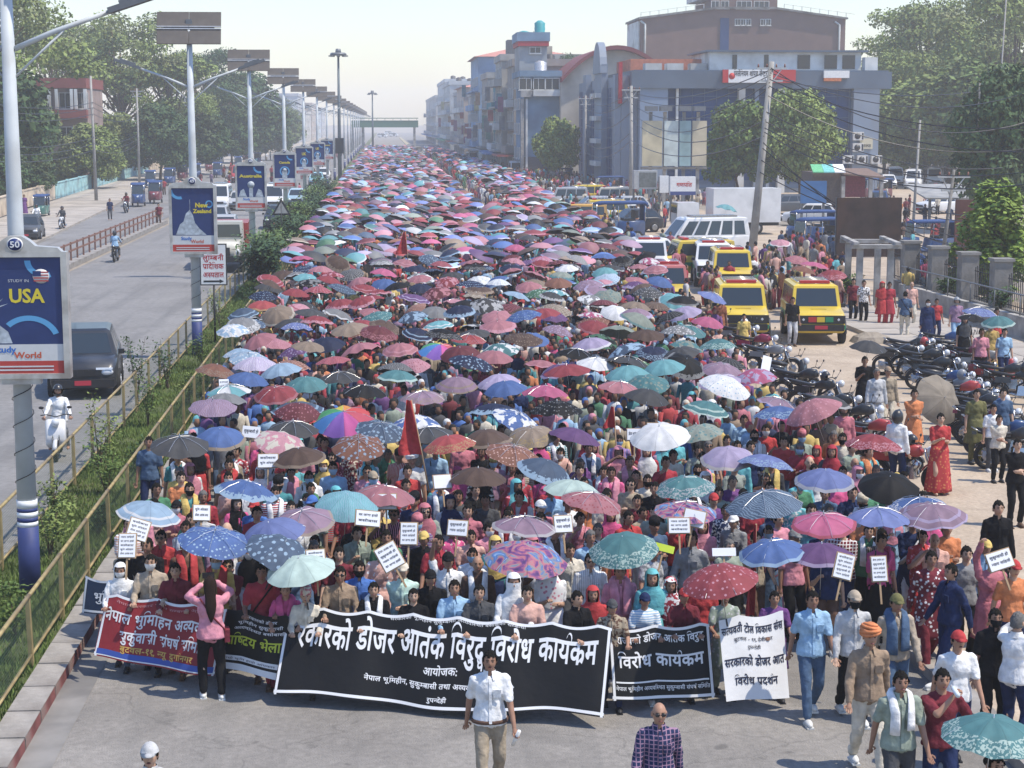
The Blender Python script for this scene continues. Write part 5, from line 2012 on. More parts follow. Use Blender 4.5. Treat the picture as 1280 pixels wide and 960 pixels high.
  mb.b2(-.09, .09, yy - .003, yy - .001, .62, 1.04)
  for s in (-1, 1):
   mb.add([(s * .6, yy - .002, .62), (s * .2, yy - .002, .62), (s * .35, yy - .002, 1.0), (s * .5, yy - .002, .92)], [(0, 1, 2, 3)], smooth=False)
 else:
  arc(0, 1.05, .32, 0, 2 * PI, .08)
  mb.b2(-.16, .16, yy - .003, yy - .001, .62, 1.05)
  mb.tube([(0, yy - .0015, 1.12), (0, yy - .0035, 1.12)], .13, 12)
 mb.build('printed_figure', M_ADG, bxx)
 words = [('USA', .42), ('New', .2), ('Australia', .2), ('Canada', .2), ('UK', .3), ('UK', .3), ('Canada', .2)][k]
 if k == 0:
  lettering('title', 'USA', .33, M_ADY, bxx, (.14, yy - .002, 1.33), width=.54, bold=.03)
  lettering('small_title', 'STUDY IN', .07, M_ADW, bxx, (.02, yy - .002, 1.68))
  mb = MB()
  mb.tube([(.36, yy - .001, 1.78), (.36, yy - .003, 1.78)], .125, 20, mi=0)
  for q in range(4):
   mb.b2(.25, .47, yy - .005, yy - .0035, 1.69 + q * .05, 1.71 + q * .05, mi=1)
  mb.b2(.24, .36, yy - .007, yy - .0055, 1.78, 1.87, mi=2)
  mb.build('flag_disc', [M_ADW, M_ADR, M_ADBLUE], bxx)
 elif k == 1:
  lettering('title', 'New', .2, M_ADY, bxx, (.28, yy - .002, 1.5), bold=.04)
  lettering('title', 'Zealand', .17, M_ADY, bxx, (.3, yy - .002, 1.32), width=.58, bold=.04)
  arc(.52, 1.6, .12, 0, 2 * PI, .04)
 else:
  lettering('title', words[0], words[1], M_ADY, bxx, (0, yy - .002, 1.55), width=min(1.1, words[1] * len(words[0]) * .6), bold=.04)
 lettering('brand', 'Study', .15, mat('print_blue', (.03, .14, .45), .5, var=0), bxx, (-.22, yy - .002, .46), bold=.03)
 lettering('brand', 'World', .15, mat('print_red2', (.5, .1, .05), .5, var=0), bxx, (.12, yy - .002, .36), bold=.03)
 for q in range(2):
  mb = MB()
  mb.b2(-.55, .5, yy - .004, yy - .001, .2 - q * .06, .225 - q * .06)
  mb.build('print_line', M_ADW, bxx)
 return o
PX = [-5.75, -6.12, -6.45, -6.45, -6.5, -6.5, -6.5]
lw = ['nearest tall lamp post at the left edge, its solar panels above the picture', 'second solar lamp post, by the hospital sign', 'third solar lamp post along the median', 'fourth solar lamp post along the median', 'fifth solar lamp post along the median', 'sixth solar lamp post along the median', 'seventh solar lamp post along the median']
LAMPS = []
for k in range(7):
 LAMPS.append(lamp_post(PX[k], 28.0 + 29.3 * k, k, lw[k], k < 3))
ordn = ['eighth', 'ninth', 'tenth', 'eleventh', 'twelfth', 'thirteenth', 'fourteenth', 'fifteenth', 'sixteenth', 'seventeenth', 'eighteenth', 'nineteenth', 'twentieth']
for k in range(13):
 c = copy_tree(LAMPS[6], ordn[k] + ' solar lamp post along the median, hazy and small', (-6.5, 28 + 29.3 * (k + 7), .1), 0)
# high mast lamps
for i, (u, Y, h, lab) in enumerate(((425, 232, 16.5, 'tall thin mast lamp with a ring of floodlights standing above the crowd'), (466, 420, 14.5, 'smaller hazy mast lamp beyond the first one'))):
 o = thing('mast_lamp', lab, 'mast lamp', ((u - 480) / 2200 * Y, Y, 0), 0, 'mast lamps')
 mb = MB()
 mb.tube([(0, 0, 0), (0, 0, h * .5), (0, 0, h)], [.28, .2, .13], 12)
 mb.build('pole', mat('mast_grey', (.14, .17, .18), .6, .3, var=.1), o)
 mb = MB()
 mb.tube([(0, 0, h - .35), (0, 0, h - .2), (0, 0, h)], [1.0, 1.1, .9], 16)
 mb.tube([(0, 0, h), (0, 0, h + .5)], [.4, .3], 10)
 mb.build('lamp_ring', M_LAMPH, o)
 for q in range(8):
  a = q * PI / 4
  mb = MB()
  mb.box((math.cos(a) * 1.05, math.sin(a) * 1.05, h - .42), (.4, .4, .16), rz=a)
  mb.build('floodlight', M_LAMPH, o)
 if i == 0:
  mb = MB()
  mb.box((0, -.3, 4.6), (1.1, .3, 2.0))
  mb.build('speaker_box', M_INK, o)
# hospital direction sign
sg = thing('direction_sign', 'white sign with red Devanagari words and a black arrow on a thin post in the median', 'sign', (-5.85, 60.5, .1))
mb = MB()
mb.tube([(0, 0, 0), (0, 0, 2.0)], .035, 8)
mb.build('post', M_INK, sg)
mb = MB()
mb.b2(-.46, .46, -.03, .03, 2.0, 3.42)
mb.build('border', M_INK, sg)
mb = MB()
mb.b2(-.42, .42, -.036, -.031, 2.04, 3.38)
mb.build('panel', M_WH, sg)
for s, z in (('लुम्बिनी', 2.86), ('प्रादेशिक', 2.57), ('अस्पताल', 2.28)):
 lettering('word', s, .25, M_INKR, sg, (0, -.039, z), width=.7, bold=.02)
mb = MB()
mb.b2(-.34, .22, -.041, -.038, 2.11, 2.17)
mb.add([(.2, -.0405, 2.07), (.35, -.0405, 2.14), (.2, -.0405, 2.21)], [(0, 1, 2)], smooth=False)
mb.build('arrow', M_INK, sg)
mb = MB()
mb.tube([(0, -.038, 3.24), (0, -.041, 3.24)], .06, 14)
mb.build('emblem', M_INKR, sg)
# warning triangle seen among the hedge
sg = thing('warning_sign', 'triangular road warning sign above the dark hedge on the median', 'sign', (-5.7, 98, .1))
mb = MB()
mb.tube([(0, 0, 0), (0, 0, 3.2)], .04, 8)
mb.build('post', M_INK, sg)
for nm, rr, yo, m in (('triangle', .62, .02, M_INK), ('face', .42, -.02, mat('sign_grey', (.3, .3, .28), .6))):
 mb = MB()
 mb.loft([[(rr * math.sin(a), yo - .012, 2.75 + rr * math.cos(a)) for a in (0, 2.094, 4.189)], [(rr * math.sin(a), yo + .012, 2.75 + rr * math.cos(a)) for a in (0, 2.094, 4.189)]], smooth=False)
 mb.build(nm, m, sg)
# ------------------------------------------------------------------ utility poles and wires
def cpole(x, y, h, lean, label, m=M_CONCP, r=.16, group='utility poles', cross=True, name='utility_pole'):
 o = thing(name, label, 'pole', (x, y, 0), 0, group)
 mb = MB()
 mb.tube([(0, 0, -.1), (lean * h, 0, h)], [r, r * .6], 8)
 mb.build('shaft', m, o)
 if cross:
  mb = MB()
  mb.box((lean * h, 0, h - .35), (1.6, .1, .1))
  mb.box((lean * h, 0, h - 1.0), (1.2, .1, .1))
  mb.tube([(lean * h - .6, 0, h - .3), (lean * h - .15, 0, h - 1.3)], .03, 5)
  mb.tube([(lean * h + .6, 0, h - .3), (lean * h - .15, 0, h - 1.3)], .03, 5)
  mb.build('crossarm', M_ALU, o)
  for q in (-.7, -.25, .25, .7):
   mb = MB()
   mb.tube([(lean * h + q, 0, h - .3), (lean * h + q, 0, h - .12)], [.05, .035], 7)
   mb.build('insulator', mat('insulator', (.2, .08, .05), .4), o)
 return o
def px(u, Y):
 return (u - 480) / 2200 * Y
def pz(v, Y):
 return 7.6 + (153 - v) / 2200 * Y
LP = (px(941, 92), 92)
cpole(LP[0], 92, pz(78, 92), .085, 'leaning concrete pole with crossarms in front of the white container truck', r=.24)
o = cpole(px(788, 150), 150, pz(108, 150), -.008, 'concrete pole beside the tall billboard frame', r=.2)
cpole(px(1148, 100), 100, pz(150, 100), .035, 'thin leaning pole right of the black boards', r=.1, cross=False)
cpole(px(1186, 84), 84, pz(212, 84), .1, 'slanting dark pole above the iron fence', r=.12, m=M_CONC_D)
cpole(px(1229, 120), 120, pz(100, 120), .0, 'tall thin grey mast at the far right', r=.11, cross=False)
cpole(px(1250, 125), 125, pz(-30, 125), .03, 'slender mast rising out of the top right corner', r=.08, cross=False)
cpole(px(730, 200), 200, pz(120, 200), 0, 'hazy concrete pole before the mall wing', r=.17)
cpole(px(712, 225), 225, pz(200, 225), 0, 'short white stub pole near the street tree', r=.2, cross=False)
for i, (u, vb, vt, lab) in enumerate(((127, 248, 97, 'pale pole right of the red house'), (180, 226, 112, 'pale pole above the turquoise wall'), (220, 213, 108, 'thin pole left of the second lamp post'), (261, 206, 112, 'thin pole right of the second lamp post'),
                                     (279, 200, 112, 'slim pole between the second and third lamps'), (299, 196, 120, 'slim hazy pole near the third lamp'), (330, 190, 125, 'far hazy pole left of the fourth lamp'), (341, 186, 128, 'furthest hazy pole on the left'))):
 Y = 7.6 * 2200 / (vb - 153)
 Y = Y * .985
 cpole(px(u, Y), Y, pz(vt, Y), -.012 if i == 0 else 0, lab, r=.17, group='poles along the left wall', cross=i in (1, 3))
def wire(a, b, sag, label, r=.016, group='overhead wires'):
 mb = MB()
 a, b = Vector(a), Vector(b)
 pts = []
 for k in range(13):
  t = k / 12
  p = a.lerp(b, t)
  p.z -= sag * 4 * t * (1 - t)
  pts.append(p)
 mb.tube(pts, r, 4)
 o = mb.build('overhead_wire', BLACKP)
 return tag(o, label, 'wire', group)
top = Vector((LP[0] + .085 * pz(78, 92), 92, pz(78, 92)))
wz = Vector((px(1290, 70), 70, 0))
mid = lambda v: Vector((LP[0] + .085 * pz(v, 92) - .05, 91.8, pz(v, 92)))
OW = ['uppermost ', 'second from top ', 'third from top ', 'fourth from top ', 'fifth from top ', 'sixth from top ', 'seventh from top ', 'lowest ']
wi_ = 0
w1 = 'cable fanning down to the right from the leaning concrete pole'
for v0, (u1, v1, Y1), sg_ in ((100, (1300, 160, 75), .8), (108, (1300, 190, 75), .9), (160, (1300, 215, 72), 1.0), (165, (1300, 230, 70), 1.2), (178, (1190, 330, 84), .8), (185, (1192, 322, 84), .6), (200, (1195, 305, 84), .5), (215, (1195, 290, 84), .6)):
 wire(mid(v0), (px(u1, Y1), Y1, pz(v1, Y1)), sg_, OW[wi_] + w1, .026)
 wi_ += 1
wi_ = 0
w2 = 'cable running left from the leaning concrete pole to the pole by the billboard frame'
for v0, v1, s in ((88, 116, .9), (95, 122, 1.1), (104, 130, 1.6), (150, 150, 1.5), (170, 175, 1.2), (110, 140, 2.0)):
 wire(mid(v0), (px(787, 150), 150, pz(v1, 150)), s, OW[wi_] + w2, .03)
 wi_ += 1
wi_ = 0
w3 = 'cable between the billboard frame pole and the hazy pole by the mall'
for v0, v1 in ((112, 125), (120, 135), (140, 155), (165, 178), (175, 190)):
 wire((px(787, 150), 150, pz(v0, 150)), (px(730, 200), 200, pz(v1, 200)), 1.0, OW[wi_] + w3, .035)
 wi_ += 1
w4 = 'thin cable strung along the poles of the left wall'
prev = None
for k, (u, vb) in enumerate(((-30, 275), (127, 248), (180, 226), (220, 213), (261, 206))):
 Y = 7.6 * 2200 / (vb - 153) * .985
 cur = [Vector((px(u, Y), Y, z)) for z in (9.5, 9.0, 8.4, 6.2, 5.6, 5.0)]
 if prev:
  for wj, (a, b) in enumerate(zip(prev, cur)):
   wire(a, b, .7, OW[wj] + w4 + ', ' + ['nearest span', 'second span', 'third span', 'far span'][k - 1], .028)
 prev = cur
wi_ = 0
for va, u1, vb_, Y1, s_ in ((92, 1300, 112, 120, 1.5), (98, 1300, 96, 140, 1.2), (86, 1300, 150, 100, 1.8), (120, 1300, 185, 90, 1.2), (140, 1262, 210, 100, 1.0), (152, 1300, 240, 85, .8)):
 wire(mid(va), (px(u1, Y1), Y1, pz(vb_, Y1)), s_, OW[wi_] + 'cable swinging from the leaning pole towards the far right edge', .026)
 wi_ += 1
wi_ = 0
for va, vb_, s_ in ((250, 262, .5), (262, 270, .4), (272, 290, .6), (285, 300, .6)):
 wire((px(1140, 84), 84, pz(va, 84)), (px(1290, 72), 72, pz(vb_, 72)), s_, OW[wi_] + 'cable strung low past the weeping tree', .022)
 wi_ += 1
# ------------------------------------------------------------------ right hand side: boards, gate, walls, fence
def board(name, lab, cat, u0, u1, v0, v1, Y, m, legs=True, d=.15, group=None):
 o = thing(name, lab, cat, (px((u0 + u1) / 2, Y), Y, 0), 0, group)
 w = px(u1, Y) - px(u0, Y)
 z0, z1 = pz(v1, Y), pz(v0, Y)
 mb = MB()
 mb.b2(-w / 2, w / 2, -d, 0, z0, z1)
 mb.build('panel', m, o)
 if legs:
  for s in (-1, 1):
   mb = MB()
   mb.b2(s * w * .42 - .08, s * w * .42 + .08, .02, .18, 0, z1 - .1)
   mb.build('leg', M_LAMPH, o)
 return o, w, z0, z1
M_RUST = mat('rusty_dark_sheet', (.045, .03, .025), .8, .1, var=.4, scale=1.5, dirt=(.09, .05, .035))
M_RUST2 = mat('rusty_red_sheet', (.12, .05, .04), .8, .1, var=.35, scale=1.5, dirt=(.07, .035, .03))
o, w, z0, z1 = board('hoarding', 'large blank dark rusty hoarding behind the concrete gate', 'hoarding', 1050, 1133, 247, 322, 84, M_RUST)
mb = MB()
for q in range(9):
 mb.b2(-w / 2 + w * q / 8 - .03, -w / 2 + w * q / 8 + .03, .01, .08, z0, z1)
mb.build('back_rib', M_LAMPH, o)
board('hoarding', 'large rusty reddish hoarding behind the iron fence, left of the weeping tree', 'hoarding', 1203, 1262, 250, 316, 86, M_RUST2)
board('hoarding', 'faded blue sheet hoarding between the street tree and the white car', 'hoarding', 1003, 1036, 226, 254, 128, mat('blue_sheet', (.04, .13, .30), .7, var=.2, scale=1))
# tall billboard row on the mall side
o = thing('billboard_row', 'tall frame of four faded posters standing before the blue mall', 'billboard', (px(841, 152), 152, 0))
for q, (u0, u1, m) in enumerate(((801, 826, mat('poster_cream', (.48, .42, .28), .6, var=.3, scale=.6)), (828.5, 846, mat('poster_pale', (.45, .5, .47), .6, var=.35, scale=.8)), (848, 862, mat('poster_greenish', (.25, .36, .36), .6, var=.3, scale=.7)), (864, 882, mat('poster_cream2', (.46, .40, .28), .6, var=.3, scale=.5)))):
 mb = MB()
 mb.b2(px(u0, 152) - px(841, 152), px(u1, 152) - px(841, 152), -.2, .05, pz(207, 152), pz(151, 152))
 mb.build('poster', m, o)
for u, m in ((812, M_LAMPH), (830, M_CONC), (854, M_LAMPH), (872, M_CONC)):
 mb = MB()
 mb.b2(px(u, 152) - px(841, 152) - .14, px(u, 152) - px(841, 152) + .14, .07, .35, 0, pz(140, 152))
 mb.build('leg', m, o)
 mb = MB()
 mb.b2(px(u, 152) - px(841, 152) - .5, px(u, 152) - px(841, 152) + .5, -.6, .4, pz(139, 152), pz(133, 152))
 mb.build('lamp_box', M_LAMPH, o)
mb = MB()
mb.b2(px(800, 152) - px(841, 152), px(883, 152) - px(841, 152), -.3, .3, pz(211, 152), pz(208, 152))
mb.build('beam', M_CONC_D, o)
# shop sign boxes on posts
o, w, z0, z1 = board('sign_box', 'grey empty sign box on a post beside the concrete pole', 'sign', 789, 818, 212, 235, 140, M_ALU, d=1.2)
mb = MB()
mb.b2(-w / 2 + .4, w / 2 - .1, -1.23, -1.205, z0 + .15, z1 - .15)
mb.build('dark_face', mat('dull_glass', (.14, .15, .14), .4), o)
o, w, z0, z1 = board('sign_box', 'white sign box with red words and a blue foot near the vans', 'sign', 836, 868, 220, 243, 136, M_WH, d=.5)
lettering('word', 'गणपति', .42, M_INKR, o, (.1, -.515, (z0 + z1) / 2 - .05), bold=.03)
mb = MB()
mb.b2(-w / 2, w / 2, -.52, -.503, z0, z0 + .28)
mb.build('blue_foot', mat('sign_navy', (.05, .07, .2), .5, var=0), o)
o, w, z0, z1 = board('sign_box', 'small white side sign box with a red word left of the larger one', 'sign', 823, 834, 219, 240, 139, M_WH, d=.5)
# roof signs on the office block
def facade_sign(label, u0, u1, v0, v1, parts):
 o = thing('roof_sign', label, 'sign', (px((u0 + u1) / 2, 189), 189.1, 0), 0)
 return o
so = thing('roof_sign', 'long red and white name board on the parapet of the blue office block', 'sign', (0, 0, 0))
for nm, u0, u1, m in (('red_end', 901, 908, M_INKR), ('white_panel', 908.2, 960, M_WH), ('red_panel', 960.2, 993, M_INKR)):
 mb = MB()
 mb.b2(px(u0, 189), px(u1, 189), 188.75, 189.15, pz(104, 189), pz(88, 189))
 mb.build(nm, m, so)
lettering('word', 'मिलेनियम शपिङ सेन्टर', .8, M_INK, so, (px(936, 189), 188.73, pz(100, 189) + .35), width=px(958, 189) - px(916, 189), bold=.02)
mb = MB()
mb.tube([(px(912.5, 189), 188.745, pz(96, 189)), (px(912.5, 189), 188.735, pz(96, 189))], .35, 12)
mb.build('emblem', M_INKR, so)
so = thing('roof_sign', 'small white board with an orange foot near the right end of the parapet', 'sign', (0, 0, 0))
mb = MB()
mb.b2(px(1029, 189), px(1061, 189), 188.75, 189.15, pz(98, 189), pz(89, 189))
mb.build('panel', M_WH, so)
mb = MB()
mb.b2(px(1029, 189), px(1051, 189), 188.76, 189.15, pz(102, 189), pz(98, 189) - .003)
mb.build('foot', mat('orange_board', (.5, .16, .06), .6), so)
so = thing('wall_sign', 'small cream sign with two lines of Devanagari beside the air conditioners', 'sign', (0, 0, 0))
mb = MB()
mb.b2(px(1078, 189), px(1094, 189), 189.0, 189.25, pz(186, 189), pz(173, 189))
mb.build('panel', mat('cream_board', (.55, .5, .36), .7, var=.05), so)
lettering('word', 'पाल्पा', .45, M_INK, so, (px(1086, 189), 188.98, pz(185, 189) + .1), bold=.02)
# shop roofs at the foot of the office block
so = thing('shop_kiosk', 'low roadside shop with a green and white striped awning', 'shop', (0, 0, 0))
Ys = 150
mb = MB()
mb.b2(px(1018, Ys), px(1056, Ys), Ys, Ys + 4, 0, pz(215, Ys))
mb.build('wall', mat('kiosk_dark', (.09, .07, .06), .9), so)
for k in range(3):
 mb = MB()
 mb.loft([[(px(1014 + 14 * k, Ys) + .01, Ys - 1.2, pz(214, Ys)), (px(1028 + 14 * k, Ys) - .01, Ys - 1.2, pz(214, Ys)), (px(1028 + 14 * k, Ys) - .01, Ys - .2, pz(205, Ys)), (px(1014 + 14 * k, Ys) + .01, Ys - .2, pz(205, Ys))], [(px(1014 + 14 * k, Ys) + .01, Ys - 1.2, pz(214, Ys) - .1), (px(1028 + 14 * k, Ys) - .01, Ys - 1.2, pz(214, Ys) - .1), (px(1028 + 14 * k, Ys) - .01, Ys - .2, pz(205, Ys) - .1), (px(1014 + 14 * k, Ys) + .01, Ys - .2, pz(205, Ys) - .1)]], smooth=False)
 mb.build('awning', [mat('awn_green', (.12, .42, .2), .7), mat('awn_teal', (.15, .45, .42), .7), M_WH][k], so)
so = thing('shop_kiosk', 'open shed with a maroon curtain and brown slanted roof', 'shop', (0, 0, 0))
mb = MB()
mb.loft([[(px(1054, Ys), Ys - 1, pz(216, Ys)), (px(1108, Ys), Ys - 1, pz(221, Ys)), (px(1108, Ys), Ys + 5, pz(212, Ys)), (px(1054, Ys), Ys + 5, pz(212, Ys))], [(px(1054, Ys), Ys - 1, pz(218, Ys)), (px(1108, Ys), Ys - 1, pz(223, Ys)), (px(1108, Ys), Ys + 5, pz(214, Ys)), (px(1054, Ys), Ys + 5, pz(214, Ys))]], smooth=False)
mb.build('roof', mat('brown_sheet', (.17, .11, .08), .8), so)
mb = MB()
mb.b2(px(1057, Ys), px(1088, Ys), Ys + .5, Ys + 3, 1.2, pz(220, Ys))
mb.build('curtain', mat('maroon_cloth', (.20, .03, .05), .9), so)
for u in (1055, 1090, 1104):
 mb = MB()
 mb.b2(px(u, Ys) - .15, px(u, Ys) + .15, Ys - .8, Ys - .5, 0, pz(220, Ys))
 mb.build('post', M_CONC, so)
so = thing('shelter', 'pale flat roof shelter in the parking lot', 'shelter', (0, 0, 0))
Ysh = 128
mb = MB()
mb.loft([[(px(1154, Ysh), Ysh - 2, pz(246, Ysh)), (px(1262, Ysh), Ysh - 2, pz(247, Ysh)), (px(1255, Ysh), Ysh + 5, pz(233, Ysh)), (px(1160, Ysh), Ysh + 5, pz(233, Ysh))], [(px(1154, Ysh), Ysh - 2, pz(248, Ysh)), (px(1262, Ysh), Ysh - 2, pz(249, Ysh)), (px(1255, Ysh), Ysh + 5, pz(235, Ysh)), (px(1160, Ysh), Ysh + 5, pz(235, Ysh))]], smooth=False)
mb.build('roof', mat('shelter_roof', (.27, .27, .26), .8, var=.2, scale=1), so)
for u in (1162, 1203, 1254):
 mb = MB()
 mb.b2(px(u, Ysh) - .08, px(u, Ysh) + .08, Ysh - 1.6, Ysh - 1.4, 0, pz(247, Ysh))
 mb.build('post', M_LAMPH, so)
# concrete gate frame
o = thing('gate_frame', 'open concrete gate frame of posts and beams beside the red marchers on the pavement', 'gate', (18.6, 68, 0), -.12)
for x, y in ((0, 0), (1.2, 0), (0, 3.2), (1.2, 3.2)):
 mb = MB()
 mb.b2(x - .12, x + .12, y - .12, y + .12, 0, 2.7)
 mb.build('post', M_CONC, o)
for a in ((-.35, 1.6, -.25, -.05), (-.35, 1.6, .05, .25), (-.35, 1.6, 3.0, 3.3)):
 mb = MB()
 mb.b2(a[0], a[1], a[2], a[3], 2.71, 2.86)
 mb.build('beam', M_CONC, o)
for x in (-.2, 1.4):
 mb = MB()
 mb.b2(x - .1, x + .1, -.5, 3.6, 2.862, 2.98)
 mb.build('beam', M_CONC, o)
# boundary wall with arched iron panels
o = thing('iron_fence', 'old grey pillars with black iron railings along the right side of the pavement', 'fence', (0, 0, 0))
ip = MB()
for q in range(13):
 ip.tube([(0, -.0 + q * .2, .6), (0, q * .2, 1.9 + .25 * math.sin(PI * q / 12))], .018, 5)
ip.tube([(0, -.1, .75), (0, 2.5, .75)], .022, 5)
ip.tube([(0, -.1, 1.75), (0, 2.5, 1.75)], .022, 5)
IP = ip.mesh('iron_panel', [M_INK])
for k in range(8):
 y = 52 + k * 3.4
 x = 23.7 - (y - 60) * .045
 mb = MB()
 mb.b2(-.35, .35, -.3, .3, 0, 2.35)
 mb.box((0, 0, 2.42), (.82, .72, .12))
 mb.build('pillar', M_CONC_D, o, loc=(x, y, 0))
 mb = MB()
 mb.b2(-.15, .15, .32, 3.08, 0, .58)
 mb.build('low_wall', M_CONC_D, o, loc=(x, y, 0))
 ob('iron_panel', IP, o, (x, y + .5, 0))
o2 = thing('broken_finial', 'broken V shaped concrete finial on a fence pillar', 'finial', (23.7 - (58.8 - 60) * .045 - .1, 58.8, 2.48))
mb = MB()
mb.box((-.3, 0, .3), (.16, .3, .75), rot=Matrix.Rotation(-.7, 3, 'Y'))
mb.box((.3, 0, .26), (.16, .3, .65), rot=Matrix.Rotation(.75, 3, 'Y'))
mb.build('prong', M_CONC, o2)
# pavement and planter wall in front
pv = thing('right_pavement', None, None)
pv['kind'] = 'structure'
sl = MB()
sl.box((0, 0, .075), (1.45, 1.95, .17))
SL = sl.mesh('paving_slab', [mat('paving', (.36, .325, .28), .92, var=.15, scale=1.0, bump=.3, dirt=(.25, .22, .19))])
for k in range(18):
 for j in range(3):
  yy = 44 + k * 1.97
  xx = 18.2 + j * 1.47 - (yy - 55) * .045
  ob('paving_slab', SL, pv, (xx + R.uniform(-.01, .01), yy, R.uniform(-.012, .012)), (0, 0, .045))
mb = MB()
mb.loft([[(22.6 - (y - 60) * .045 + a, y, z) for a, z in ((0, 0), (0, .75), (.25, .75), (.25, 0))] for y in (44, 55, 66, 74)], smooth=False)
tag(mb.build('planter_wall', M_CONC), 'low pale planter wall between the pavement and the iron fence', 'wall')
o = thing('handrail', 'thin grey handrail running along the low planter wall', 'railing', (0, 0, 0))
mb = MB()
mb.tube([(22.72 - (y - 60) * .045, y, 1.5) for y in (44, 55, 66, 74)], .03, 6)
mb.build('rail', M_LAMPH, o)
for k in range(13):
 y = 44.5 + k * 2.4
 mb = MB()
 mb.tube([(22.72 - (y - 60) * .045, y, .75), (22.72 - (y - 60) * .045, y, 1.5)], .025, 6)
 mb.build('post', M_LAMPH, o)
for k in range(4):
 leafy('shrub', 23.1 - (52 + 6 * k - 60) * .045, 52 + 6 * k, .5, .9, 500, ['low shrub in the planter nearest the right edge', 'second low shrub in the right planter', 'third low shrub in the right planter', 'low shrub in the planter next to the gate frame'][k], 'shrubs in the right planter', M_LEAF_D, seed=90 + k, leaf=.09, z0=.6)
leafy('shrub', 19.3, 71, .6, 1.5, 800, 'green shrub growing inside the concrete gate frame', None, M_LEAF, seed=99, leaf=.09, z0=.1)
mb = MB()
mb.ell((0, 0, 0), (1.5, 1.0, .55), 14, 8)
for k, (x, y) in enumerate(((16.9, 60.0), (18.6, 58.6))):
 me = MB()
 me.loft([[(a * f, b * f, z) for a, b in ((-1.1, -.7), (0, -.9), (1.2, -.5), (1.0, .6), (-.2, .8), (-1.2, .5))] for f, z in ((1, 0), (.8, .35), (.3, .6))], smooth=False)
 tag(me.build('sand_heap', M_DIRT, loc=(x, y, 0), scale=.6), ['grey sand heap right beside the second yellow jeep', 'sand heap near the pavement edge, right of the other heap'][k], 'heap')
mb = MB()
mb.b2(13, 24, 104, 104.3, 0, .5)
# ------------------------------------------------------------------ vehicles (front towards -Y)
def paint(n, c):
 return mat('paint_' + n, c, .36, .0, var=.06, scale=2, spec=.45, coat=.3, dirt=tuple(x * .7 + .05 for x in c))
M_TYRE = mat('tyre', (.018, .018, .018), .85, var=.2)
M_RIM = mat('rim', (.42, .42, .42), .4, .7, var=.1)
M_WGLASS = mat('car_glass', (.02, .028, .032), .08, var=0, spec=.8)
M_HEADL = mat('headlight', (.62, .64, .66), .15, .1, var=0)
M_CHROME = mat('chrome', (.5, .5, .5), .25, .9, var=0)
M_RED = mat('red_plastic', (.42, .03, .03), .4, var=0)
M_PLATE = mat('red_plate', (.42, .03, .05), .5, var=0)
def wheel(o, x, y, r, w=.2, name='wheel'):
 mb = MB()
 s = 1 if x > 0 else -1
 mb.tube([(-w / 2, 0, 0), (-w * .4, 0, 0), (w * .4, 0, 0), (w / 2, 0, 0)], [r * .93, r, r, r * .93], 20)
 t = mb.build(name, M_TYRE, o, loc=(x, y, r))
 mb = MB()
 mb.tube([(s * (w / 2 + .001), 0, 0), (s * (w / 2 + .012), 0, 0)], [r * .6, r * .52], 16)
 for q in range(5):
  a = q * 2 * PI / 5
  mb.box((s * (w / 2 + .016), math.cos(a) * r * .3, math.sin(a) * r * .3), (.012, .07, r * .5), rot=Matrix.Rotation(-a + PI / 2, 3, 'X'))
 mb.build('rim', M_RIM, t)
def station(y, hw, z0, z1, k=.12, n=4):
 """closed ring of a car body at length y: half width, bottom, top, corner share"""
 pts = []
 h = z1 - z0
 for (cx, cz, a0) in ((hw - k, z0 + min(k, h * .4), -PI / 2), (hw - k, z1 - min(k, h * .4), 0), (-hw + k, z1 - min(k, h * .4), PI / 2), (-hw + k, z0 + min(k, h * .4), PI)):
  kk = min(k, h * .4)
  for q in range(n):
   a = a0 + PI / 2 * q / (n - 1)
   pts.append((cx + k * math.cos(a), y, cz + kk * math.sin(a)))
 return pts
def quad(o, name, pts, m, off=.006):
 a, b, c, d = [Vector(p) for p in pts]
 n = (b - a).cross(d - a).normalized()
 mb = MB()
 mb.add([p + n * off for p in (a, b, c, d)] + [p - n * .02 for p in (a, b, c, d)], [(0, 1, 2, 3), (0, 4, 5, 1), (1, 5, 6, 2), (2, 6, 7, 3), (3, 7, 4, 0)], smooth=False)
 return mb.build(name, m, o)
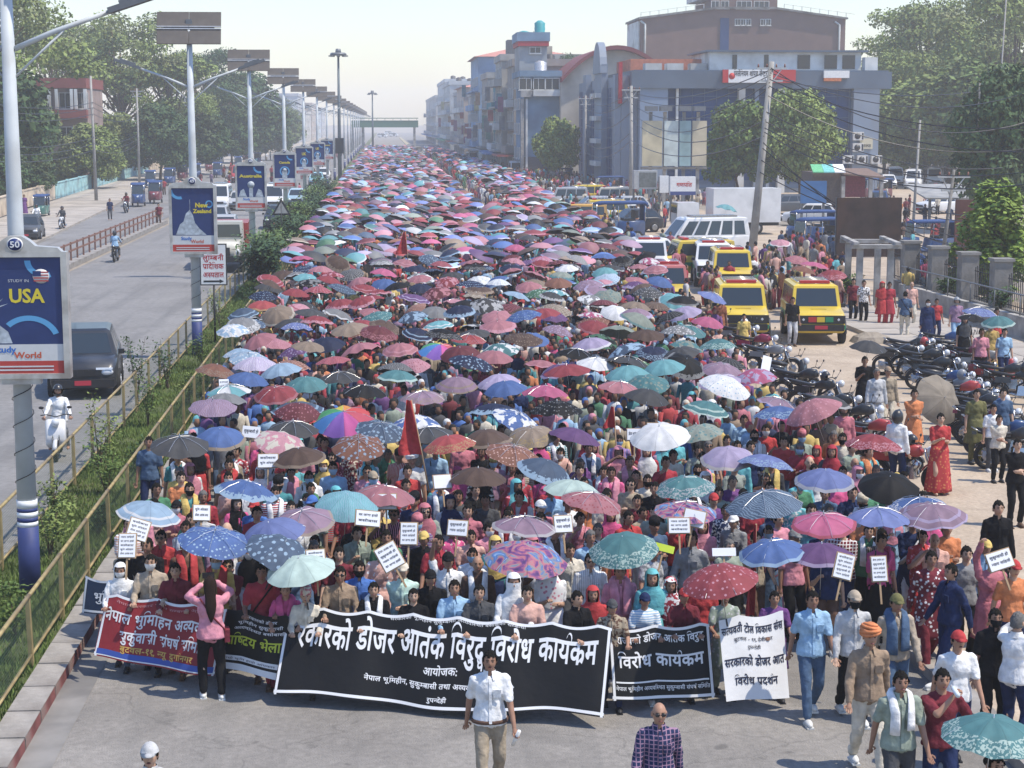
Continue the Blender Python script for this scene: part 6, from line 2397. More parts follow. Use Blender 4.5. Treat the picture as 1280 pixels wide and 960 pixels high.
def car(label, pm, spec, group=None, cat='car', name='parked_car'):
 """spec: lower stations, cabin dims, wheels; returns the thing at origin"""
 o = thing(name, label, cat, group=group)
 L = spec
 mb = MB()
 mb.loft([station(*s) for s in L['body']])
 mb.build('body', pm, o)
 c = L['cabin']   # yb0, yt0, yt1, yb1, hwb, hwt, zb, zt
 yb0, yt0, yt1, yb1, hb, ht, zb, zt = c
 mb = MB()
 base = [(-hb, yb0, zb), (hb, yb0, zb), (hb, yb1, zb), (-hb, yb1, zb)]
 topv = [(-ht, yt0, zt), (ht, yt0, zt), (ht, yt1, zt), (-ht, yt1, zt)]
 crown = [(-ht * .85, yt0 + .12, zt + .05), (ht * .85, yt0 + .12, zt + .05), (ht * .85, yt1 - .12, zt + .05), (-ht * .85, yt1 - .12, zt + .05)]
 mb.add(base + topv + crown, [(0, 1, 5, 4), (1, 2, 6, 5), (2, 3, 7, 6), (3, 0, 4, 7), (4, 5, 9, 8), (5, 6, 10, 9), (6, 7, 11, 10), (7, 4, 8, 11), (8, 9, 10, 11)], smooth=False)
 mb.build('cabin', L.get('roofm', pm), o)
 V = lambda p, q, t: tuple(p[i] + (q[i] - p[i]) * t for i in range(3))
 def inset(a, b, c_, d, l, r, bt, tp):
  p00 = V(V(a, b, l), V(d, c_, l), bt)
  p10 = V(V(a, b, 1 - r), V(d, c_, 1 - r), bt)
  p11 = V(V(a, b, 1 - r), V(d, c_, 1 - r), 1 - tp)
  p01 = V(V(a, b, l), V(d, c_, l), 1 - tp)
  return p00, p10, p11, p01
 quad(o, 'windscreen', inset(base[0], base[1], topv[1], topv[0], .07, .07, .1, .1), M_WGLASS)
 quad(o, 'rear_window', inset(base[2], base[3], topv[3], topv[2], .1, .1, .15, .12), M_WGLASS)
 n = L.get('nwin', 3)
 for s in (0, 1):
  a, b, cc, d = ((base[1], base[2], topv[2], topv[1]), (base[3], base[0], topv[0], topv[3]))[s]
  for k in range(n):
   l = .05 + (.9 * k / n) + .015
   r = 1 - (.05 + .9 * (k + 1) / n) + .015
   quad(o, 'side_window', inset(a, b, cc, d, l, r, .12, .14), M_WGLASS)
 r = L['wr']
 for y in L['wy']:
  for s in (-1, 1):
   wheel(o, s * L['wx'], y, r)
 yf = L['body'][0][0]
 fz = L['fz']
 fw = L['body'][1][1]
 for s in (-1, 1):
  mb = MB()
  mb.ell((s * (fw - .22), yf + .01, fz), (L.get('hl', .16), .05, L.get('hh', .08)), 12, 8)
  mb.build('headlight', M_HEADL, o)
  mb = MB()
  mb.box((s * (fw + .12), yb0 + .25, zb + .08), (.16, .09, .13))
  mb.build('wing_mirror', L.get('mirror', BLACKP), o)
  yr = L['body'][-1][0]
  mb = MB()
  mb.box((s * (L['body'][-2][1] - .18), yr + .005, fz + .12), (.18, .04, .26))
  mb.build('tail_light', M_RED, o)
 mb = MB()
 mb.box((0, yf - .01, fz), (fw * L.get('gw', 1.1), .05, L.get('gh', .17)))
 for q in range(5):
  mb.box((-.3 + q * .15, yf - .04, fz), (.03, .02, .14))
 mb.build('grille', L.get('grille', BLACKP), o)
 if 'gh' in L:
  mb = MB()
  mb.box((0, yb0 - .35, zb + .02), (.5, .5, .05))
  mb.build('bonnet_scoop', pm, o)
  for s in (-1, 1):
   for y in L['wy']:
    mb = MB()
    mb.tube([(s * (L['wx'] + .06), y + (L['wr'] + .07) * math.cos(a), L['wr'] + (L['wr'] + .07) * math.sin(a)) for a in [PI * q / 8 for q in range(9)]], .045, 5)
    mb.build('wheel_arch', BLACKP, o)
 mb = MB()
 mb.box((0, yf - .04, fz - .27), (fw * 1.9, .16, .2))
 mb.build('bumper', L.get('bumper', BLACKP), o)
 mb = MB()
 mb.box((0, yf - .135, fz - .25), (.42, .02, .12))
 mb.build('number_plate', L.get('plate', M_PLATE), o)
 return o
SUV = dict(body=[(-2.1, .74, .32, .72, .15), (-1.95, .84, .25, .93, .16), (-1.2, .89, .23, 1.04, .14), (.0, .9, .23, 1.06, .12), (1.5, .9, .23, 1.08, .12), (1.95, .86, .25, 1.05, .15), (2.1, .78, .33, .95, .16)],
           cabin=(-1.05, -.35, 1.45, 1.98, .85, .66, 1.0, 1.58), wr=.35, wy=(-1.32, 1.32), wx=.84, fz=.7)
SEDAN = dict(body=[(-2.05, .7, .3, .62, .15), (-1.9, .82, .24, .82, .16), (-1.0, .86, .22, .95, .14), (.8, .86, .22, .97, .12), (1.8, .83, .24, .95, .15), (2.05, .74, .32, .85, .16)],
             cabin=(-1.0, -.25, .85, 1.65, .8, .6, .9, 1.42), wr=.31, wy=(-1.28, 1.28), wx=.8, fz=.6)
JEEP = dict(body=[(-2.05, .72, .45, 1.0, .08), (-2.0, .8, .4, 1.04, .1), (-1.7, .82, .39, 1.13, .12), (-1.0, .84, .38, 1.19, .1), (.0, .85, .38, 1.18, .06), (1.9, .85, .38, 1.2, .06), (2.05, .83, .4, 1.18, .06)],
   cabin=(-.95, -.68, 1.95, 2.04, .83, .74, 1.12, 1.86), wr=.37, wy=(-1.4, 1.2), wx=.8, fz=.86, hl=.13, hh=.11, nwin=3, gw=2.0, gh=.27)
VAN = dict(body=[(-2.6, .72, .35, .85, .15), (-2.45, .86, .28, 1.05, .15), (-2.0, .93, .27, 1.2, .12), (2.4, .94, .27, 1.25, .1), (2.6, .9, .3, 1.22, .1)],
           cabin=(-2.15, -1.3, 2.4, 2.58, .92, .78, 1.15, 2.2), wr=.34, wy=(-1.6, 1.55), wx=.86, fz=.72, nwin=5)
YEL = paint('taxi_yellow', (.62, .44, .035))
WHT = paint('white', (.68, .68, .67))
SIL = paint('silver', (.36, .37, .38))
BLK = paint('black', (.016, .018, .022))
BLU = paint('blue', (.02, .055, .16))
REDP = paint('red', (.36, .04, .035))
GRN = mat('green_band', (.02, .22, .10), .4, var=0)
jeep = car('yellow', YEL, JEEP)
for s in (-1, 1):
 mb = MB()
 mb.b2(s * .56 - .25, s * .56 + .25, -2.155, -2.123, .54, .68)
 mb.build('green_band', GRN, jeep)
mb = MB()
mb.b2(-.5, .5, -.45, -.2, 1.93, 2.02)
mb.build('roof_light', M_RED, jeep)
mb = MB()
for x in (-.55, .55):
 mb.tube([(x, -.2, 1.96), (x, 1.7, 1.96)], .02, 6)
for q in range(6):
 mb.tube([(-.55, -.1 + q * .35, 1.96), (.55, -.1 + q * .35, 1.96)], .015, 6)
mb.build('roof_rack', M_CHROME, jeep)
for s in (-1, 1):
 mb = MB()
 mb.b2(s * .857 - .004, s * .857 + .004, -.7, 1.8, .72, .9)
 mb.build('side_band', GRN, jeep)
jx, jy = ground_at(942, 430)
jeep.location = (jx - .1, jy + 2.0, 0)
jeep.rotation_euler = (0, 0, -.12)
jeep.scale = (1.04, 1.03, 1.03)
tag(jeep, 'yellow jeep taxi with a green banded bumper, left of the pair facing the crowd', 'jeep', 'yellow jeep taxis')
JEEPS = [jeep]
def at_px(u, v):
 return ground_at(u, v)
def put(root, label, u, v, rz, dy=0.0, group=None, recolor=None, scale=None):
 x, y = ground_at(u, v)
 return copy_tree(root, label, (x, y + dy, 0), rz, group, recolor, scale=scale)
x2, y2 = ground_at(1028, 420)
put(jeep, 'yellow jeep taxi with red, yellow and green grille badges, right of the pair', 1032, 431, -.1, 2.0, None, {BLACKP: BLACKP})
pk = MB()
JB = copy_tree
j2 = [o for o in bpy.data.objects if o.get('label', '').startswith('yellow jeep taxi with red')][0]
for q, m in enumerate((M_RED, YEL, GRN)):
 mb = MB()
 mb.b2(-.42 + q * .28, -.16 + q * .28, -2.12, -2.09, .78, .95)
 mb.build('badge_panel', m, j2)
put(jeep, 'yellow jeep taxi just behind the left one of the front pair', 925, 372, -.1, 2.2)
put(jeep, 'white topped jeep behind the left yellow jeep', 905, 362, -.12, 3.0, None, {YEL: WHT})
put(jeep, 'yellow jeep seen from its side with open windows', 866, 352, -PI / 2 + .1, 1.0)
put(jeep, 'red roofed yellow jeep half hidden by umbrellas', 838, 395, -.08, 1.5, None, None)
rj = [o for o in bpy.data.objects if o.get('label', '').startswith('red roofed')][0]
for ch in bpy.data.objects:
 if ch.parent is rj and ch.name.startswith('cabin'):
  ch.material_slots[0].link = 'OBJECT'
  ch.material_slots[0].material = paint('faded_red', (.42, .13, .11))
put(jeep, 'white jeep top behind the red roofed one', 815, 352, -.1, 1.2, None, {YEL: WHT})
jl = ['yellow topped jeep in the far group, first from the left', 'orange yellow jeep in the far group behind the blue rickshaw', 'silver jeep in the far group of vehicles', 'yellow jeep at the back of the far group', 'cream jeep in the far group, nearest the shops']
for i, (u, v) in enumerate(((722, 290), (748, 283), (705, 262), (728, 258), (760, 262))):
 put(jeep, jl[i], u, v, -PI / 2 + R.uniform(-.2, .2), 0, None, {YEL: (paint('amber', (.6, .33, .05)), YEL, SIL, YEL, paint('cream', (.55, .5, .4)))[i]})
suv = car('white', WHT, SUV)
x, y = ground_at(800, 338)
suv.location = (x, y + .9, 0)
suv.rotation_euler = (0, 0, -PI / 2 + .25)
tag(suv, 'white car facing left in front of the white van', 'car', 'cars and vans parked beside the march')
put(suv, 'second white car behind the white van, near the blue hoarding', 1015, 282, -PI / 2 - .3, .5)
put(suv, 'dark grey car behind the street tree', 985, 268, -PI / 2, 1, None, {WHT: paint('dgrey', (.07, .08, .09))})
put(suv, 'white police like pickup car at the shelter in the parking lot', 1180, 268, -PI / 2 + .3, 1)
for i, (u, v, p, rz, lab) in enumerate(((1110, 236, WHT, -.2, 'first white car of the parking lot row'), (1098, 262, BLU, -.3, 'blue car at the edge of the parking lot'), (780, 270, SIL, -1.2, 'silver car in the far group by the shops'), (700, 300, BLK, -1.4, 'dark car lost among the umbrellas'),
                                     (790, 290, BLK, -1.3, 'dark blue car beyond the white van'), (740, 270, SIL, -1.4, 'grey car among the yellow jeeps'), (768, 282, WHT, -1.3, 'pale car behind the far yellow jeeps'))):
 put(suv, lab, u, v, rz, 0, None, {WHT: p})
van = car('van', WHT, VAN, cat='van', name='minibus')
x, y = ground_at(882, 322)
van.location = (x, y + 1.0, 0)
van.rotation_euler = (0, 0, -PI / 2 + .22)
tag(van, 'white minibus with its sliding door open, facing left beside the container truck', 'van', 'minibuses')
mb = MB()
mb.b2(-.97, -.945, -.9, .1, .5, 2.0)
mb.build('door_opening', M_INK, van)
mb = MB()
mb.b2(-.5, .5, -.8, 1.9, 2.26, 2.36)
mb.build('roof_rack', M_CHROME, van)
vl = ['white minibus in the parking lot beside the thin grey mast', 'white minibus second in the parking lot row', 'white minibus third in the parking lot row', 'white minibus at the left end of the parking lot', 'white minibus under the dark trees on the right', 'white minibus parked furthest right']
for i, (u, v) in enumerate(((1142, 236), (1165, 233), (1185, 230), (1118, 232), (1212, 228), (1236, 226))):
 put(van, vl[i], u, v, -.25 + R.uniform(-.1, .1), 0)
put(van, 'small white minibus roof far down among the umbrellas', 645, 222, 0, 0)
put(van, 'white minibus in front of the road divider far away', 590, 205, .1, 0)
# container truck
tr = thing('container_truck', 'white box truck parked behind the leaning concrete pole', 'truck', (px(912, 119), 120, 0), -PI / 2 + .05)
mb = MB()
mb.box((0, 1.2, 2.0), (2.3, 4.7, 2.3))
mb.build('container', WHT, tr)
mb = MB()
mb.box((0, -2.85, 1.45), (2.0, 1.6, 1.5), taper=.92)
mb.build('cab', paint('cab_white', (.6, .6, .6)), tr)
quad(tr, 'windscreen', ((-.9, -3.68, 1.5), (.9, -3.68, 1.5), (.85, -3.62, 2.15), (-.85, -3.62, 2.15)), M_WGLASS)
mb = MB()
mb.box((0, .3, .7), (1.1, 6.6, .22))
mb.build('chassis', M_INK, tr)
for y in (-2.6, 1.9):
 for s in (-1, 1):
  wheel(tr, s * .95, y, .45, .28)
# three wheelers
def tuktuk(label, body, roof):
 o = thing('electric_rickshaw', label, 'rickshaw')
 mb = MB()
 mb.loft([station(-1.35, .2, .35, .75, .08), station(-1.2, .42, .3, 1.0, .1), station(-.75, .5, .28, 1.05, .1), station(-.7, .5, .28, .5, .1), station(-.1, .5, .28, .5, .1), station(0, .52, .28, .95, .08), station(1.25, .52, .3, 1.0, .08)])
 mb.build('body', body, o)
 mb = MB()
 mb.loft([station(-1.0, .45, 1.68, 1.78, .05), station(-.6, .55, 1.72, 1.86, .05), station(1.25, .56, 1.72, 1.86, .05), station(1.38, .5, 1.6, 1.8, .05)])
 mb.build('roof', roof, o)
 quad(o, 'windscreen', ((-.42, -1.08, 1.02), (.42, -1.08, 1.02), (.42, -.98, 1.66), (-.42, -.98, 1.66)), M_WGLASS)
 for x, y in ((-.46, -1.0), (.46, -1.0), (-.5, .0), (.5, .0), (-.5, 1.25), (.5, 1.25)):
  mb = MB()
  mb.tube([(x, y, .95), (x, y, 1.73)], .02, 6)
  mb.build('roof_post', M_CHROME, o)
 mb = MB()
 mb.b2(-.5, .5, 1.2, 1.26, 1.0, 1.7)
 mb.build('back_cover', roof, o)
 mb = MB()
 mb.b2(-.48, .48, .3, .8, .95, 1.08)
 mb.b2(-.48, .48, .8, .92, 1.08, 1.45)
 mb.build('seat', BLACKP, o)
 wheel(o, 0.001, -1.15, .25, .1)
 wheel(o, -.48, .9, .26, .12)
 wheel(o, .48, .9, .26, .12)
 mb = MB()
 mb.ell((0, -1.34, .82), (.09, .05, .08), 10, 6)
 mb.build('headlight', M_HEADL, o)
 return o
BLUR = mat('blue_canvas', (.025, .06, .17), .75, var=.1)
tk = tuktuk('blue', paint('rick_green', (.04, .13, .10)), BLUR)
x, y = ground_at(52, 272)
tk.location = (x, y, 0)
tk.rotation_euler = (0, 0, .05)
tag(tk, 'blue covered rickshaw at the left edge beside the sidewalk', 'rickshaw', 'rickshaws')
tl = [(173, 258, .1, 'dark rickshaw with a blue roof, left of the pair near the red rail'), (194, 254, .05, 'blue rickshaw right of the pair, seen from the front'), (188, 236, .1, 'blue topped rickshaw behind the pair'), (212, 232, 0, 'blue rickshaw left of the second lamp post'), (228, 226, 0, 'green and blue rickshaw by the second lamp post'),
      (246, 224, .1, 'blue rickshaw just right of the second lamp post'), (272, 222, 0, 'rickshaw with a blue roof in the traffic jam'), (262, 215, 0, 'small blue rickshaw far in the traffic'), (298, 212, .1, 'yellow and blue rickshaw in the far traffic'), (322, 205, 0, 'far blue rickshaw right of the third lamp'),
      (770, 302, -1.5, 'blue canopied rickshaw with chrome front rails among the umbrellas'), (1020, 318, -1.2, 'blue rickshaw behind the pink umbrellas'), (1012, 305, -1.4, 'second blue rickshaw behind the pink umbrellas'), (760, 246, -1.4, 'dark blue rickshaw far among the shops'),
      (700, 232, -1, 'blue rickshaw before the tower house'), (1160, 322, -1.4, 'blue topped rickshaw behind the hoarding posts'), (1095, 250, -1.5, 'long blue covered rickshaw by the open shed'), (640, 240, -1.2, 'blue rickshaw deep in the crowd')]
for i, (u, v, rz, lab) in enumerate(tl):
 put(tk, lab, u, v, rz, 0, None, {paint('rick_green', (.04, .13, .10)): (BLU, paint('rick_maroon', (.16, .03, .04)) if i != 10 else BLU, BLU)[i % 3]}, scale=1.15 if i != 10 else 1.4)
# left road: black SUV, bus, jam
blk = car('black', BLK, SUV)
x, y = ground_at(88, 500)
blk.location = (x + .1, y + 2.2, 0)
blk.rotation_euler = (0, 0, .12)
blk.scale = (1.06, 1.06, 1.08)
tag(blk, 'black sport utility car with a red number plate driving down the left road', 'car')
for s in (-1, 1):
 mb = MB()
 mb.box((s * .55, -2.13, .8), (.42, .03, .05))
 mb.build('light_strip', mat('day_light', (.8, .85, .9), .2, var=0), blk)
jam = [(274, 330, .05, WHT, 'van', 'white tipper truck front in the jam behind the second billboard'), (282, 300, .03, SIL, 'suv', 'silver car in the jam behind the white truck'), (276, 262, 0, WHT, 'van', 'white bus with a red band in the traffic jam'), (272, 285, 0, SIL, 'suv', 'grey car between the bus and the white truck'),
       (300, 262, 0, SIL, 'suv', 'silver car in the jam left of the third billboard'), (344, 262, 0, WHT, 'van', 'white van right of the third billboard'), (347, 285, 0, BLK, 'suv', 'dark car low beside the third billboard'), (300, 228, 0, REDP, 'van', 'red bus in the far traffic'), (272, 205, 0, WHT, 'van', 'pale bus far left of the third lamp'),
       (405, 225, 0, WHT, 'suv', 'white car glimpsed right of the fifth billboard'), (400, 205, 0, WHT, 'van', 'white van far along the median'), (396, 232, 0, paint('lightblue', (.25, .45, .5)), 'suv', 'pale blue car by the hedge'), (330, 190, 0, BLU, 'van', 'blue bus far along the left road'), (372, 258, 0, paint('lightblue2', (.3, .42, .48)), 'suv', 'pale car beside the dark hedge'),
       (350, 185, 0, WHT, 'suv', 'tiny far white car on the left road'), (310, 200, 0, REDP, 'suv', 'tiny red car in the far traffic'), (380, 190, 0, SIL, 'suv', 'tiny silver car far along the left road'), (36, 300, .1, paint('dgrey2', (.05, .055, .06)), 'suv', 'dark grey car at the left edge near the sidewalk')]
for u, v, rz, p, k, lab in jam:
 if lab.startswith('white tipper'):
  continue
 put({'van': van, 'suv': suv}[k], lab, u, v, rz, 0, 'vehicles in the left road jam', {WHT: p})
for i, (u, v, lab) in enumerate(((478, 172, 'far white van under the footbridge'), (492, 171, 'far white bus right under the footbridge'), (486, 168, 'furthest pale van beyond the footbridge'))):
 put(van, lab, u, v, 1.4, 0, 'vehicles beyond the footbridge')
# tipper truck
tt = thing('tipper_truck', 'white nosed truck with a red rear body and black fenders in the left jam', 'truck', (px(281, 92), 93, 0), .03)
mb = MB()
mb.loft([station(-2.6, .6, .7, 1.35, .15), station(-2.4, .8, .6, 1.55, .18), station(-1.4, .9, .6, 1.65, .15)])
mb.build('bonnet', paint('truck_cream', (.58, .56, .48)), tt)
mb = MB()
mb.box((0, -.75, 1.75), (2.0, 1.3, 1.6), taper=.93)
mb.build('cab', paint('truck_cream', (.58, .56, .48)), tt)
quad(tt, 'windscreen', ((-.85, -1.4, 1.75), (.85, -1.4, 1.75), (.8, -1.36, 2.4), (-.8, -1.36, 2.4)), M_WGLASS)
mb = MB()
mb.box((0, 2.0, 1.75), (2.3, 3.9, 1.3))
mb.build('cargo_body', REDP, tt)
mb = MB()
mb.box((0, 0, .75), (2.2, 5.6, .25))
mb.box((0, -2.7, .7), (2.1, .25, .3))
mb.build('chassis', M_INK, tt)
mb = MB()
mb.b2(-.35, .35, -2.66, -2.61, .8, 1.3)
mb.build('grille', M_INK, tt)
for y in (-1.9, 2.4):
 for s in (-1, 1):
  wheel(tt, s * .95, y, .48, .26)
for s in (-1, 1):
 mb = MB()
 mb.ell((s * .72, -2.5, 1.05), (.16, .08, .16), 12, 8)
 mb.build('headlight', M_HEADL, tt)
# ------------------------------------------------------------------ motorcycles (front towards -Y)
def moto(label, pm, scooter=False):
 o = thing('scooter' if scooter else 'motorcycle', label, 'scooter' if scooter else 'motorcycle')
 r = .23 if scooter else .3
 yf, yr = (-.62, .6) if scooter else (-.68, .62)
 for y in (yf, yr):
  mb = MB()
  n = 22
  ring = []
  for q in range(n):
   a = 2 * PI * q / n
   ring.append([(w, y + (r - .05 + dr) * math.cos(a), r + (r - .05 + dr) * math.sin(a)) for w, dr in ((.055, 0), (.035, .05), (-.035, .05), (-.055, 0), (-.04, -.05), (.04, -.05))])
  ring.append(ring[0])
  mb.loft(ring, cap=False)
  t = mb.build('wheel', M_TYRE, o)
  mb = MB()
  for q in range(6):
   a = q * PI / 3
   mb.tube([(0, y, r), (0, y + (r - .05) * math.cos(a), r + (r - .05) * math.sin(a))], .012, 5)
  mb.tube([(-.05, y, r), (.05, y, r)], .055, 10)
  mb.tube([(-.035, y, r), (-.03, y, r), (.03, y, r), (.035, y, r)], [.1, .12, .12, .1], 14)
  mb.build('spokes', M_RIM, t)
  mb = MB()
  mb.tube([(0, y + (r + .03) * math.cos(a), r + (r + .03) * math.sin(a)) for a in [PI * (.15 + .75 * q / 8) for q in range(9)]], [.05] * 9, 6, flat=.4)
  mb.build('mudguard', pm if y < 0 else BLACKP, o)
 mb = MB()
 for s in (-1, 1):
  mb.tube([(s * .07, yf, r), (s * .07, yf + .2, .72), (s * .06, yf + .26, .92)], .02, 6)
 mb.build('fork', M_CHROME, o)
 mb = MB()
 mb.tube([(-.34, yf + .42, 1.0), (-.2, yf + .33, 1.03), (0, yf + .3, .98), (.2, yf + .33, 1.03), (.34, yf + .42, 1.0)], .013, 6)
 mb.build('handlebar', BLACKP, o)
 for s in (-1, 1):
  mb = MB()
  mb.tube([(s * .24, yf + .33, 1.03), (s * .3, yf + .28, 1.17)], .006, 5)
  mb.ell((s * .31, yf + .27, 1.2), (.06, .015, .035), 10, 6)
  mb.build('mirror', BLACKP, o)
 mb = MB()
 mb.ell((0, yf + .14, .87), (.09, .09, .1), 12, 8)
 mb.build('headlight', M_HEADL, o)
 if scooter:
  mb = MB()
  mb.loft([station(-.5, .2, .4, .55, .06), station(-.42, .23, .3, .95, .08), station(-.32, .2, .3, .9, .08), station(-.28, .2, .26, .34, .03), station(.05, .2, .26, .34, .03), station(.12, .19, .3, .7, .06), station(.5, .2, .42, .76, .08), station(.8, .12, .55, .74, .06)])
  mb.build('body', pm, o)
  mb = MB()
  mb.loft([station(.08, .14, .71, .78, .04), station(.3, .16, .74, .83, .04), station(.75, .13, .76, .84, .04)])
  mb.build('seat', BLACKP, o)
  return o
 mb = MB()
 mb.tube([(0, yf + .3, .82), (0, -.1, .62), (0, .1, .5), (0, .1, .32)], .03, 6)
 mb.tube([(0, -.1, .72), (0, .45, .72), (0, .85, .82)], .03, 6)
 mb.tube([(.05, yr, r), (.05, .1, .35)], .02, 6)
 mb.build('frame', BLACKP, o)
 mb = MB()
 mb.box((0, -.08, .38), (.24, .36, .26), taper=.8)
 mb.tube([(0, -.2, .45), (0, -.3, .62)], [.09, .08], 10)
 mb.build('engine', M_CHROME, o)
 mb = MB()
 mb.tube([(.1, -.25, .5), (.13, -.3, .3), (.14, 0, .22), (.16, .3, .3), (.17, .75, .38)], [.02, .02, .025, .045, .05], 8)
 mb.build('exhaust', M_CHROME, o)
 mb = MB()
 mb.loft([station(-.38, .06, .76, .86, .03), station(-.3, .12, .72, .96, .06), station(-.1, .15, .7, .98, .07), (station(.14, .1, .7, .86, .04))])
 mb.build('fuel_tank', pm, o)
 mb = MB()
 mb.loft([station(.1, .1, .78, .85, .03), station(.3, .14, .76, .84, .04), station(.7, .12, .8, .9, .04), station(.88, .07, .86, .93, .03)])
 mb.build('seat', BLACKP, o)
 mb = MB()
 for s in (-1, 1):
  mb.box((s * .11, .48, .66), (.03, .42, .16))
 mb.box((0, .92, .8), (.12, .1, .08))
 mb.build('side_cover', pm, o)
 mb = MB()
 mb.tube([(-.13, .78, .82), (-.11, .98, .92), (.11, .98, .92), (.13, .78, .82)], .012, 6)
 mb.build('grab_rail', M_CHROME, o)
 return o
MP = [paint('m_black', (.02, .02, .022)), REDP, BLU, paint('m_maroon', (.2, .01, .04)), paint('m_grey', (.2, .21, .22)), paint('m_white', (.6, .6, .6))]
MPN = ['black', 'red', 'blue', 'maroon', 'grey', 'white']
m0 = moto('m', MP[0])
sc0 = moto('s', MP[5], True)
m0.location = (*ground_at(1128, 470), 0)
m0.rotation_euler = (0, 0, 1.2)
tag(m0, 'black motorcycle at the left end of the right hand row, near the pavement', 'motorcycle', 'motorcycles parked in rows on the sand')
HELM = []
rows = []
# right-hand row running towards the camera
for i in range(15):
 t = i / 14
 rows.append((1142 + 130 * t + R.uniform(-3, 3), 462 + 128 * t ** 1.05 + R.uniform(-3, 3), 1.15 + R.uniform(-.12, .12), R.choice((0, 0, 0, 0, 1, 2, 3, 4, 4, 0)), 'right hand row of motorcycles', i))
for i in range(7):
 rows.append((1185 + 15 * i, 452 + 9 * i, 1.2 + R.uniform(-.1, .1), R.choice((0, 0, 0, 0, 1, 2, 3, 4, 4, 0)), 'back row of motorcycles by the pavement', i))
for i in range(12):
 t = i / 16
 rows.append((905 + 325 * t + R.uniform(-3, 3), 428 + 272 * t ** 1.08 + R.uniform(-3, 3), 1.0 + R.uniform(-.15, .15), R.choice((0, 0, 0, 0, 1, 2, 3, 4, 4, 0)), 'left hand row of motorcycles beside the marchers', i))
on = ['first', 'second', 'third', 'fourth', 'fifth', 'sixth', 'seventh', 'eighth', 'ninth', 'tenth', 'eleventh', 'twelfth', 'thirteenth', 'fourteenth', 'fifteenth', 'sixteenth', 'seventeenth']
MOTOS = []
for u, v, rz, c, row, i in rows:
 x, y = ground_at(u, v)
 src = sc0 if (i % 6 == 4) else m0
 nm = 'scooter' if src is sc0 else 'motorcycle'
 o = copy_tree(src, '%s %s, %s from the far end of the %s' % (MPN[c], nm, on[i], row), (x, y, 0), rz, 'motorcycles parked in rows on the sand', {MP[0]: MP[c], MP[5]: MP[c]}, rot=(0, R.uniform(.08, .16), rz))
 o['category'] = nm
 MOTOS.append((x, y))
 if i % 5 == 1:
  h = ob('helmet', ACC['helmet'], None, (x + .25 * math.cos(rz), y, 1.0 - HC[2] + .02), (0, 0, rz), mats=[MP[(c + i) % 6]])
  tag(h, '%s helmet on the %s %s of the %s' % (MPN[(c + i) % 6], on[i], nm, row), 'helmet', 'helmets left on motorcycles')
# the scooter on the left road with its rider, two motorcycles further back
x, y = ground_at(66, 578)
sc0.location = (x, y + .7, 0)
sc0.rotation_euler = (0, 0, .1)
tag(sc0, 'white scooter ridden towards the camera beside the first billboard', 'scooter')
# ------------------------------------------------------------------ banners
LINES = []
def banner(name, label, a, b, ztop, zbot, m, seed, lean=.25, border=None, amp=.05, skew=0.0):
 """a, b: ground points of the lower corners (x, y); sheet hangs from hands at ztop; fn(px, pz) maps sheet metres to 3D"""
 a, b = Vector((a[0], a[1], 0)), Vector((b[0], b[1], 0))
 L = (b - a).length
 d = (b - a) / L
 nrm = Vector((d.y, -d.x, 0))       # towards the camera
 Hh = ztop - zbot
 def fn(sx, sz, off=0.0):
  """sx along from the centre, sz above the lower edge"""
  t = sx + L / 2
  hh = sz / Hh
  w = amp * (.35 + .65 * (1 - hh)) * (math.sin(t * 2.6 + seed) + .5 * math.sin(t * 6.1 + seed * 2 + hh * 1.5))
  sag = -.055 * abs(math.sin(t * PI / .62 + seed)) * hh + .05 * math.sin(t * 1.9 + seed) * (1 - hh)
  p = a + d * (t + skew * (1 - hh)) + nrm * (w + off - lean * hh)
  return (p.x, p.y, zbot + sz + sag)
 LINES.append((a.x, a.y, b.x, b.y, lean, ztop))
 o = thing(name, label, 'banner', (0, 0, 0), 0, 'protest banners')
 bw = .035
 mb = MB()
 nx, nz = max(10, int(L * 22)), 18
 vs = [fn(-L / 2 + L * i / nx, Hh * j / nz) for j in range(nz + 1) for i in range(nx + 1)]
 mb.add(vs, [(j * (nx + 1) + i, j * (nx + 1) + i + 1, (j + 1) * (nx + 1) + i + 1, (j + 1) * (nx + 1) + i) for j in range(nz) for i in range(nx)])
 mb.build('cloth', m, o)
 if border is not None:
  mb = MB()
  for (x0, x1, z0, z1) in ((-L / 2, L / 2, .02, .02 + bw), (-L / 2, L / 2, Hh - bw, Hh), (-L / 2 + .01, -L / 2 + .01 + bw, 0, Hh), (L / 2 - bw - .01, L / 2 - .01, 0, Hh)):
   n = nx if x1 - x0 > .2 else 2
   mm_ = 2 if x1 - x0 > .2 else nz
   vs = [(lambda p: p)(fn(x0 + (x1 - x0) * i / n, z0 + (z1 - z0) * j / mm_, .003)) for j in range(mm_ + 1) for i in range(n + 1)]
   mb.add(vs, [(j * (n + 1) + i, j * (n + 1) + i + 1, (j + 1) * (n + 1) + i + 1, (j + 1) * (n + 1) + i) for j in range(mm_) for i in range(n)])
  mb.build('border', border, o)
 return o, L, Hh, fn
def strip(o, fn, x0, x1, z0, z1, m, name, off=.004, n=40):
 mb = MB()
 k = 6
 vs = [fn(x0 + (x1 - x0) * i / n, z0 + (z1 - z0) * j / k, off) for j in range(k + 1) for i in range(n + 1)]
 mb.add(vs, [(j * (n + 1) + i, j * (n + 1) + i + 1, (j + 1) * (n + 1) + i + 1, (j + 1) * (n + 1) + i) for j in range(k) for i in range(n)])
 return mb.build(name, m, o)
def words(o, fn, s, cx, z, h, m, width=None, bold=.02):
 lettering('lettering', s, h, m, o, (cx, 0, z), width, True, bold, lambda X, Z: fn(X, Z, .007))
BC = lambda n, c: mat(n, c, .5, var=.06, scale=2, bump=.5, bscale=5, spec=.22)
